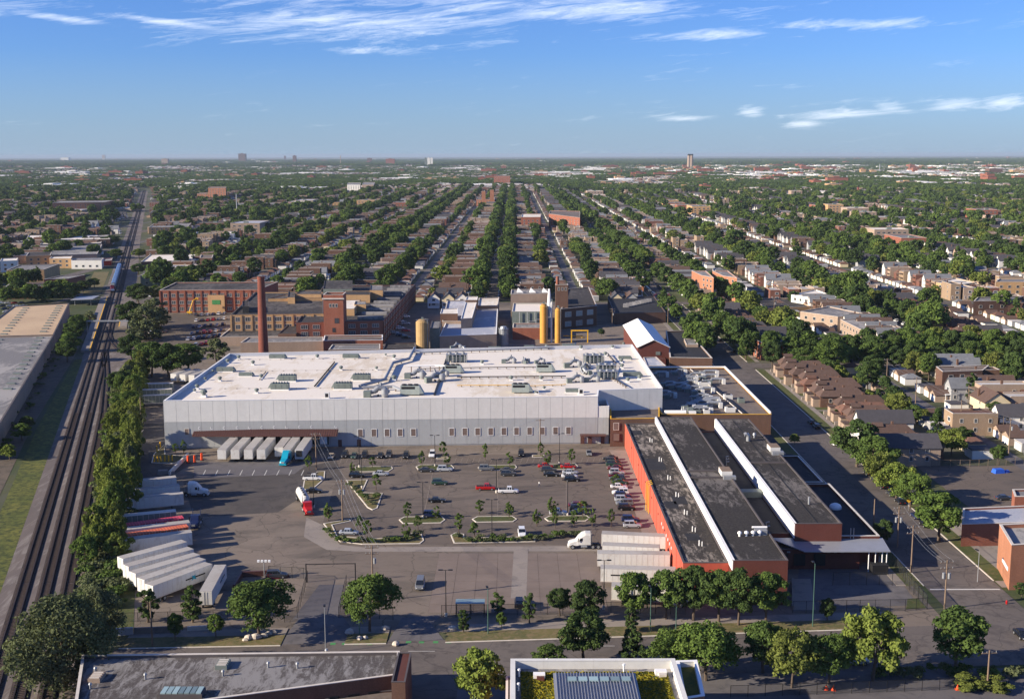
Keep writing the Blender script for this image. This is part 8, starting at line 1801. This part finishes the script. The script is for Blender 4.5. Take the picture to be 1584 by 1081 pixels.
for i, (px, py, s_) in enumerate(BLD):
    q = G(px, py, 0); b = MB(); b.lathe(0, 0, [(.75, 0), (1.0, .35), (.8, .85), (.3, 1.1)], 9); b.v = [(x*(1+.18*math.sin(3*y+i)), y*(1+.15*math.cos(4*x+i)), z) for x, y, z in b.v]; b.v = [(x*s_+q.x, y*s_*.8+q.y, z*s_) for x, y, z in b.v]; o = b.build('boulder', M['rock']); tag(o, 'pale boulder on the front verge, %s from the left' % ordn(sorted(range(len(BLD)), key=lambda k: BLD[k][0]).index(i)), 'boulder', 'boulders at the driveways')
q = G(1359, 886, 0); s = thing('dumpster', 'black waste container under the canopy end', 'dumpster', q); MB().cbox(q.x, q.y, .15, 3.4, 2.4, 1.9, 0, 1.04).build('bin', M['dark_metal'], s); MB().cbox(q.x, q.y, 2.05, 3.6, 2.6, .15).build('lid', M['black'], s)
for i, (px, py, c) in enumerate(((252, 733, 'concrete'), (1544, 731, 'blue_cloth'), (423, 893, 'car_maroon'))):
    q = G(px, py, 0); s = thing(('concrete_block', 'covered_pile', 'scrap_pile')[i], ('pale concrete block beside the service road', 'bright blue covered pile at the back of the right-hand lot', 'dark reddish scrap pile in the fenced corner')[i], ('block', 'covered pile', 'scrap')[i], q); MB().cbox(q.x, q.y, 0, 3.2, 2.2, 1.2, .2, .8).build('heap', M[c], s); MB().cbox(q.x+2.6, q.y+.3, 0, 1.6, 1.2, .7, .6, .7).build('small_heap', M[c], s)
# low walls: dock ramp wall, front left retaining wall, rusty trough
def wall(pts, h, t, label, mat='concrete', name='low_wall'):
    b = MB(); P = [G(*p) for p in pts]
    for a, c in zip(P[:-1], P[1:]):
        m_ = (a+c)/2; b.cbox(m_.x, m_.y, 0, (c-a).length, t, h, math.atan2((c-a).y, (c-a).x))
    o = b.build(name, M[mat]); return tag(o, label, 'wall')
wall([(291, 706), (262, 735)], 1.2, .5, 'pale concrete wall slanting beside the dock ramp', 'kerb'); wall([(172, 983), (206, 981)], 1.5, .4, 'bluish painted wall by the willow, left piece', 'roof_blue'); wall([(207, 981), (280, 978)], 1.4, .4, 'pale concrete retaining wall behind the front left verge', 'concrete'); wall([(290, 976), (330, 974)], 1.0, .4, 'short pale slatted wall behind the small trees', 'kerb'); wall([(374, 892), (428, 889)], 1.2, .5, 'rusty red steel edge of the fenced corner', 'brown_metal'); wall([(374, 892), (362, 912)], 1.2, .5, 'rusty red slanting steel edge left of the fenced corner', 'brown_metal')
wall([(1226, 943), (1226, 900)], 1.0, .3, 'low kerb wall at the left of the courtyard'); 
hy = G(1557, 934, 0); s = thing('fire_hydrant', 'small red fire hydrant at the crossing corner', 'fire hydrant', hy); MB().lathe(hy.x, hy.y, [(.18, 0), (.18, .6), (.24, .62), (.1, .85)], 10).build('body', M['car_red'], s); MB().tube(hy+Vector((-.3, 0, .45)), hy+Vector((.3, 0, .45)), .08, .08, 6).build('nozzle', M['car_red'], s)
sg = G(1405, 790, 0); s = thing('warning_sign', 'yellow diamond road sign on the plant street', 'road sign', sg); MB().tube(sg, sg+Vector((0, 0, 2.4)), .05, .05, 6).build('post', M['steel'], s); MB().faces([(sg.x, sg.y-.08, 2.2), (sg.x+.6, sg.y-.08, 2.8), (sg.x, sg.y-.08, 3.4), (sg.x-.6, sg.y-.08, 2.8), (sg.x, sg.y-.03, 2.2), (sg.x+.6, sg.y-.03, 2.8), (sg.x, sg.y-.03, 3.4), (sg.x-.6, sg.y-.03, 2.8)], [(0, 1, 2, 3), (7, 6, 5, 4), (0, 4, 5, 1), (1, 5, 6, 2), (2, 6, 7, 3), (3, 7, 4, 0)]).build('plate', M['yellow'], s)
# the person crossing the parking lot, mid-stride
def person(px, py, rz, label):
    p = G(px, py, 0); J = {'pel': (0, 0, .96), 'sp': (0, .01, 1.2), 'ch': (0, .0, 1.42), 'nk': (0, .02, 1.55), 'hd': (0, .04, 1.68), 'ht': (0, .04, 1.78), 'lh': (-.1, 0, .93), 'lk': (-.12, .16, .5), 'la': (-.12, .22, .08), 'lt': (-.12, .38, .04), 'rh': (.1, 0, .93), 'rk': (.12, -.02, .5), 'ra': (.12, -.26, .12), 'rt': (.12, -.14, .03),
         'ls': (-.2, 0, 1.43), 'le': (-.25, -.14, 1.16), 'lw': (-.24, -.1, .92), 'lf': (-.24, -.06, .82), 'rs': (.2, 0, 1.43), 're': (.25, .12, 1.18), 'rw': (.23, .28, 1.0), 'rf': (.22, .34, .93)}
    Rr = {'pel': .15, 'sp': .13, 'ch': .16, 'nk': .06, 'hd': .105, 'ht': .08, 'lh': .1, 'lk': .065, 'la': .045, 'lt': .035, 'rh': .1, 'rk': .065, 'ra': .045, 'rt': .035, 'ls': .07, 'le': .05, 'lw': .035, 'lf': .035, 'rs': .07, 're': .05, 'rw': .035, 'rf': .035}
    E = 'pel-sp sp-ch ch-nk nk-hd hd-ht pel-lh lh-lk lk-la la-lt pel-rh rh-rk rk-ra ra-rt ch-ls ls-le le-lw lw-lf ch-rs rs-re re-rw rw-rf'.split(); ks = list(J)
    me = bpy.data.meshes.new('body'); me.from_pydata([J[k] for k in ks], [tuple(ks.index(q) for q in e.split('-')) for e in E], []); r = thing('person', label, 'person', (p.x, p.y, .03)); r.rotation_euler = (0, 0, rz)
    o = bpy.data.objects.new('body', me); COL.objects.link(o); o.parent = r; sk_ = o.modifiers.new('skin', 'SKIN')
    if not me.skin_vertices: me.skin_vertices.new()
    for i, k in enumerate(ks): me.skin_vertices[0].data[i].radius = (Rr[k], Rr[k]); me.skin_vertices[0].data[i].use_root = (i == 0)
    o.modifiers.new('smooth', 'SUBSURF').levels = 1; o.modifiers['smooth'].render_levels = 2
    mt, t = newmat('person_clothes'); z = t.add('ShaderNodeSeparateXYZ', {0: opos(t)}).outputs[2]
    finish(t, t.mix(t.math('GREATER_THAN', z, 1.54), t.mix(t.math('GREATER_THAN', z, .95), rgb(56, 60, 78), rgb(224, 222, 216)), rgb(150, 104, 82)), .9); me.materials.append(mt)
    MB().lathe(0, .03, [(.1, 1.66), (.125, 1.72), (.11, 1.80), (.04, 1.84)], 12).build('hair', M['black']).parent = r
person(834, 753, -math.pi/2, 'person in white top and dark trousers walking across the parking lot')
# ---------------------------------------------------------------- trees placed one by one
NT_ = 0
def htree(px, py, spec, h, r_, label, group=None, name='tree'):
    global NT_; NT_ += 1
    q = G(px, py, 0); kind, H, CR = TREE_SPEC[spec][:3]; return add_tree(spec, NT_ % 2, (q.x, q.y, 0), random.uniform(0, 6.28), (r_/CR, r_/CR, h/H), label, group, name)
FT = [(100, 1066, 'willow', 17.5, 8.6, 'huge grey-green willow-like tree at the bottom left beside the tracks'), (150, 1000, 'willow', 12, 5.5, 'grey-green tree leaning behind the big willow'), (229, 962, 'column', 7.6, 2.3, 'dark narrow tree in front of the white trailer fan'), (298, 962, 'column', 7.8, 2.3, 'dark narrow tree beside the single angled trailer'), (271, 992, 'round', 5.8, 1.9, 'small tree by the front left wall'), (334, 987, 'round', 5.0, 1.8, 'small tree right of the short slatted wall'),
      (401, 985, 'spread', 11.0, 7.2, 'wide spreading tree over the boulders at the left driveway'), (572, 977, 'spread', 11.6, 5.4, 'spreading tree on the gate island beside the banner'), (717, 978, 'column', 5.2, 1.3, 'slender young tree on the long front verge, first'), (769, 948, 'column', 4.6, 1.6, 'dark slender tree at the front fence'), (776, 972, 'round', 3.4, 1.3, 'low small tree beside the second lamp of the verge'), (819, 964, 'column', 6.6, 1.5, 'slender tree beside the black parked car'),
      (866, 952, 'dark', 6.0, 2.6, 'small dark tree left of the big verge tree'), (907, 960, 'dark', 8.6, 3.8, 'dark round tree behind the big verge tree'), (903, 1026, 'dark', 10.6, 5.2, 'big dark tree at the road edge, centre right'), (852, 1042, 'round', 5.5, 3.4, 'round tree top just above the green roof, left'), (977, 1028, 'cone', 7.8, 2.9, 'pointed dark tree between two big road trees'), (976, 978, 'column', 5.6, 1.7, 'thin dark tree under the dense row'),
      (981, 958, 'mid2', 10, 4.0, 'tree at the left end of the dense row before the trailers'), (1030, 958, 'round', 10.5, 3.8, 'second tree of the dense row before the trailers'), (1072, 960, 'dark', 11.8, 4.4, 'third tree of the dense row, trunk on the verge'), (1112, 962, 'round', 11, 4.2, 'fourth tree of the dense row before the red wall'), (1142, 967, 'dark', 12, 4.4, 'fifth tree of the dense row, tall dark crown'), (1185, 966, 'round', 11, 4.0, 'last tree of the dense row at the red shed corner'),
      (1092, 1052, 'spread', 10.2, 6.6, 'broad tree over the road right of the green roof'), (1042, 1046, 'spread', 8.5, 4.6, 'lower broad tree just right of the pointed one'), (1180, 1040, 'round', 9.6, 4.8, 'round tree between the broad road trees'), (1225, 1063, 'light', 10.4, 5.4, 'bright green tree at the bottom right, left of two lobes'), (1282, 1058, 'spread', 9.0, 4.8, 'bright green tree right beside it over the dark hedge'), (1350, 1052, 'light', 13.0, 6.4, 'tall bright green tree over the silver street car'),
      (1478, 1040, 'round', 12.4, 6.0, 'full round tree at the crossing, bottom right'), (1280, 960, 'dark', 4.8, 1.9, 'small dark tree before the courtyard fence'), (741, 1100, 'light', 11.0, 4.9, 'bright leafy tree cut by the bottom edge, centre'), (1366, 843, 'dark', 6.5, 2.6, 'dark shrub-like tree at the side bay corner'), (1229, 688, 'light', 3.6, 1.9, 'small bright bush-like tree in the side yard'),
      (1325, 722, 'dark', 14.5, 7.6, 'large tree over the plant street, farthest of the big five'), (1350, 736, 'mid2', 12, 6.2, 'tree close beside the large one on the plant street'), (1362, 752, 'light', 9.6, 5.4, 'lighter tree second along the plant street pavement'), (1386, 774, 'light', 10.2, 5.8, 'lighter tree third along the plant street pavement'), (1408, 786, 'spread', 9.5, 5.0, 'tree fourth along the plant street pavement'), (1452, 838, 'round', 12.2, 7.0, 'big round tree before the low brick building'),
      (1300, 650, 'dark', 5.0, 2.2, 'small dark tree on the front lawns'), (1580, 925, 'dark', 3.5, 1.6, 'small dark tree at the foot of the orange brick building'), (1355, 960, 'column', 2.5, 1.0, 'tiny shrub tree at the courtyard corner'), (1540, 1066, 'bush', 2.6, 3.0, 'low dark hedge bush at the bottom right path'), (1495, 1062, 'bush', 2.4, 3.2, 'low dark hedge bush beside the cone'), (1430, 655, 'light', 5, 2.2, 'bright small tree beside the garages'), (1487, 690, 'dark', 6.5, 3.6, 'dark tree among the alley garages'), (1538, 660, 'dark', 9, 3.8, 'dark leafy tree in front of the cream house'),
      (1378, 700, 'bush', 4.5, 2.6, 'bushy tree behind the big street tree'), (1545, 718, 'round', 6, 2.4, 'small tree at the alley end'), (930, 520, 'dark', 4, 2, 'dark low tree behind the yellow portal')]
TREE_SPEC['mid2'] = ('round', 10.5, 4.6, 70, 7600, 0.27, 'mid')
for px, py, sp, h, r_, lab in FT: htree(px, py, sp, h, r_, lab, 'trees of the foreground')
# tree belt between the railway and the yard, two staggered rows
g = random.Random(31); belt = []
y = 262.0
while y < 500:
    for o_, sz in ((15.0, .8), (18.6, 1.0)):
        belt.append((rail_x(y)+o_+g.uniform(-1.8, 1.8)+(y-262)*.012, y+g.uniform(-2, 2)+(3 if o_ > 16 else 0), g.uniform(6.5, 12.5)*sz))
    y += g.uniform(4.4, 6.4)
for i, (x, y_, h) in enumerate(belt):
    sp = g.choice(['light', 'bush', 'light', 'bush', 'bush', 'spread', 'greyb', 'light']); TREE_SPEC['greyb'] = ('bush', 7.0, 3.2, 44, 3800, 0.24, 'grey'); H, CR = TREE_SPEC[sp][1:3]; r_ = g.uniform(2.2, 3.7)
    add_tree(sp, i % 2, (x, y_, 0), g.uniform(0, 6.28), (r_/CR, r_/CR, h/H), '%s tree in the belt beside the tracks, %s in the %s row' % ({'light': 'light green', 'bush': 'bushy', 'round': 'round green', 'spread': 'spreading', 'greyb': 'thin greyish'}[sp], ordn(i//2), 'left' if i % 2 == 0 else 'right'), 'tree belt beside the tracks')
    NT_ += 1
BT = [(187, 612, 'dark', 10, 5.2, 'dark tree at the far end of the tree belt'), (205, 560, 'dark', 13, 6.5, 'dark round tree left of the big clump behind the hall'), (235, 582, 'mid2', 15, 8.5, 'big tree of the clump behind the trailers, left'), (262, 585, 'dark', 15, 8.5, 'big tree of the clump behind the trailers, middle'), (290, 576, 'mid2', 13, 7.5, 'big tree of the clump behind the trailers, right'), (335, 560, 'greyb', 11, 7.0, 'greyish tree at the left back corner of the white hall'),
      (225, 525, 'greyb', 17, 11, 'very large grey-green tree right of the platforms, near'), (205, 508, 'dark', 15, 9, 'large dark tree right of the platforms, left one'), (238, 510, 'greyb', 17, 11, 'very large grey-green tree by the red factory'), (215, 470, 'dark', 13, 9, 'dark tree beyond the large grey ones'),
      (104, 560, 'dark', 10, 5.5, 'dark tree left of the tracks, lower end of the row'), (110, 545, 'mid2', 10, 5.5, 'tree left of the tracks, second in the row'), (116, 530, 'dark', 11, 6, 'tree left of the tracks, third in the row'), (122, 515, 'mid2', 10, 6, 'tree left of the tracks, fourth in the row'), (139, 500, 'greyb', 7, 4, 'thin tree beside the left platform'), (34, 682, 'mid2', 6, 3.6, 'low tree beside the dirt path at the left'), (42, 665, 'dark', 5, 3, 'dark low tree behind it at the dirt path'), (15, 712, 'light', 5, 2.6, 'light young tree at the left edge'),
      (110, 455, 'dark', 8, 6, 'dark tree above the tan roof'), (128, 452, 'dark', 8, 6, 'dark tree left of the shelter roof'), (75, 460, 'dark', 6, 5, 'dark tree before the brick shop row'), (146, 445, 'mid2', 7, 5, 'tree at the foot of the grass bank'), (180, 400, 'mid2', 9, 8, 'tree right beside the far tracks'), (172, 380, 'dark', 11, 10, 'dark tree left of the far tracks'), (215, 400, 'light', 9, 7, 'light tree right of the train'), (214, 425, 'mid2', 9, 7, 'tree right of the train, nearer')]
for px, py, sp, h, r_, lab in BT: htree(px, py, sp, h, r_, lab, 'trees beside the railway')
# dense band of trees along the cross road at the right
g = random.Random(13); nb_ = 0
for row, (yy, h0) in enumerate(((508, 11), (531, 12.5), (543, 12), (498, 9))):
    x = 112.0+row*3; nr_ = 0
    while x < 262:
        if not (row == 3 and g.random() < .5):
            sp = g.choice(['round', 'spread', 'dark', 'mid2', 'dark']); H, CR = TREE_SPEC[sp][1:3]; r_ = g.uniform(4.6, 7.0); nb_ += 1; NT_ += 1
            add_tree(sp, nb_ % 2, (x, yy+g.uniform(-3, 3), 0), g.uniform(0, 6.28), (r_/CR, r_/CR, g.uniform(.85, 1.2)*h0/H), '%s tree in the dense right-hand band, %s row, %s from left' % ({'round': 'round', 'spread': 'broad', 'dark': 'dark', 'mid2': 'full'}[sp], ['front', 'middle', 'back', 'nearest'][row], ordn(nr_)), 'dense band of trees at the right'); nr_ += 1
        x += g.uniform(7, 12)
# parking lot saplings
SA = [Z3(390, 430), Z3(785, 420), Z3(985, 412), Z3(955, 338), Z3(1290, 370), Z3(1485, 418), Z3(420, 605), Z3(670, 845), Z3(900, 838), Z3(755, 925), Z3(1080, 950), Z3(660, 990), Z3(1205, 985), Z3(1245, 800), Z3(1485, 800), Z3(295, 925), Z3(35, 850), Z3(235, 490), Z3(350, 1000), Z4(290, 330), Z4(345, 415), Z4(535, 410), Z4(890, 580), Z4(380, 812), Z4(625, 830), Z4(40, 825), Z4(260, 895), Z4(405, 910), Z4(555, 900), Z4(700, 900), Z4(850, 905), Z2(1265, 335), Z2(1380, 640), Z2(468, 245), Z2(518, 240)]
so_ = sorted(range(len(SA)), key=lambda i: SA[i][0])
for i, (px, py) in enumerate(SA):
    h = random.uniform(3.4, 5.4); q = G(px, py, 0); H, CR = TREE_SPEC['young'][1:3]; r_ = random.uniform(1.1, 1.6); NT_ += 1
    add_tree('young', i % 3, (q.x, q.y, .1), random.uniform(0, 6), (r_/CR, r_/CR, h/H), 'young tree in the %s of the parking lot, %s from the left' % ('front' if py > 780 else 'back', ordn([j for j in so_ if (SA[j][1] > 780) == (py > 780)].index(i))), 'young trees of the parking lot', 'sapling')
# shrubs in the planted beds
def shrub_mesh(seed, dry):
    g_ = np.random.default_rng(seed); cl = [(g_.normal()*.25, g_.normal()*.25, .45+.15*g_.random(), .45) for _ in range(5)]; V, F, T = leaves(g_, cl, 240, .14); V[:, 2] = np.maximum(V[:, 2], 0.02); me = np_mesh('shrub', V, F, T); me.materials.append(LEAF['grey' if dry else 'mid']); return me
SM = [shrub_mesh(i, i % 2) for i in range(4)]; g = random.Random(17); SHP = []
for (a, b, n) in (((590, 838), (633, 837), 9), ((719, 838), (822, 836), 22), ((826, 835), (898, 827), 16), ((505, 822), (515, 834), 4), ((520, 838), (580, 839), 9), ((540, 750), (575, 782), 8), ((575, 775), (586, 768), 3), ((637, 832), (650, 830), 3), ((702, 832), (714, 831), 3)):
    for i in range(n): t_ = (i+.5)/n; SHP.append((a[0]+(b[0]-a[0])*t_, a[1]+(b[1]-a[1])*t_+g.uniform(-1.2, 1.2)))
SHP.sort()
for i, (px, py) in enumerate(SHP):
    q = G(px, py, 0); o = bpy.data.objects.new('shrub', SM[i % 4]); COL.objects.link(o); o.location = (q.x, q.y, .1); o.rotation_euler = (0, 0, g.uniform(0, 6)); k = g.uniform(.8, 1.5); o.scale = (k, k, k*g.uniform(.8, 1.2)); tag(o, 'low shrub in the planted kerb beds, %s from the left' % ordn(i), 'shrub', 'shrubs in the parking lot beds')
# ivy-like undergrowth of the tree belt
un = []; g = random.Random(23)
for i in range(900):
    y_ = 235+g.random()*260; un.append((rail_x(y_)+12.5+g.random()*9, y_, 0, g.uniform(0, 6), g.uniform(1.2, 2.6), g.randrange(4)))
for i in range(160): y_ = g.uniform(300, 640); un.append((rail_x(y_)-g.uniform(20, 34)*(1-(y_-300)/900), y_, 0, g.uniform(0, 6), g.uniform(.8, 2.0), g.randrange(4)))
for i in range(60): un.append((g.uniform(60, 140), ky(100)-SW-g.uniform(2, 6), 0, g.uniform(0, 6), g.uniform(1, 2), g.randrange(4)))
scatter('undergrowth', 'tangled undergrowth below the tree belt and beside the tracks', un, SM)
CITY_T[:] = [r for r in CITY_T if not (r[6] == 1 and r[2] < 520 and r[3] == 1) and not (r[2] < 350 and r[1] > 100)]
CITY_H[:] = [r for r in CITY_H if not (r[2] < 356)]; CITY_G[:] = [r for r in CITY_G if not (r[2] < 356)]
ground(); big_blocks(); build_city(295, 300); build_trees(max(40, 300-NT_)); build_far_buildings(); haze()
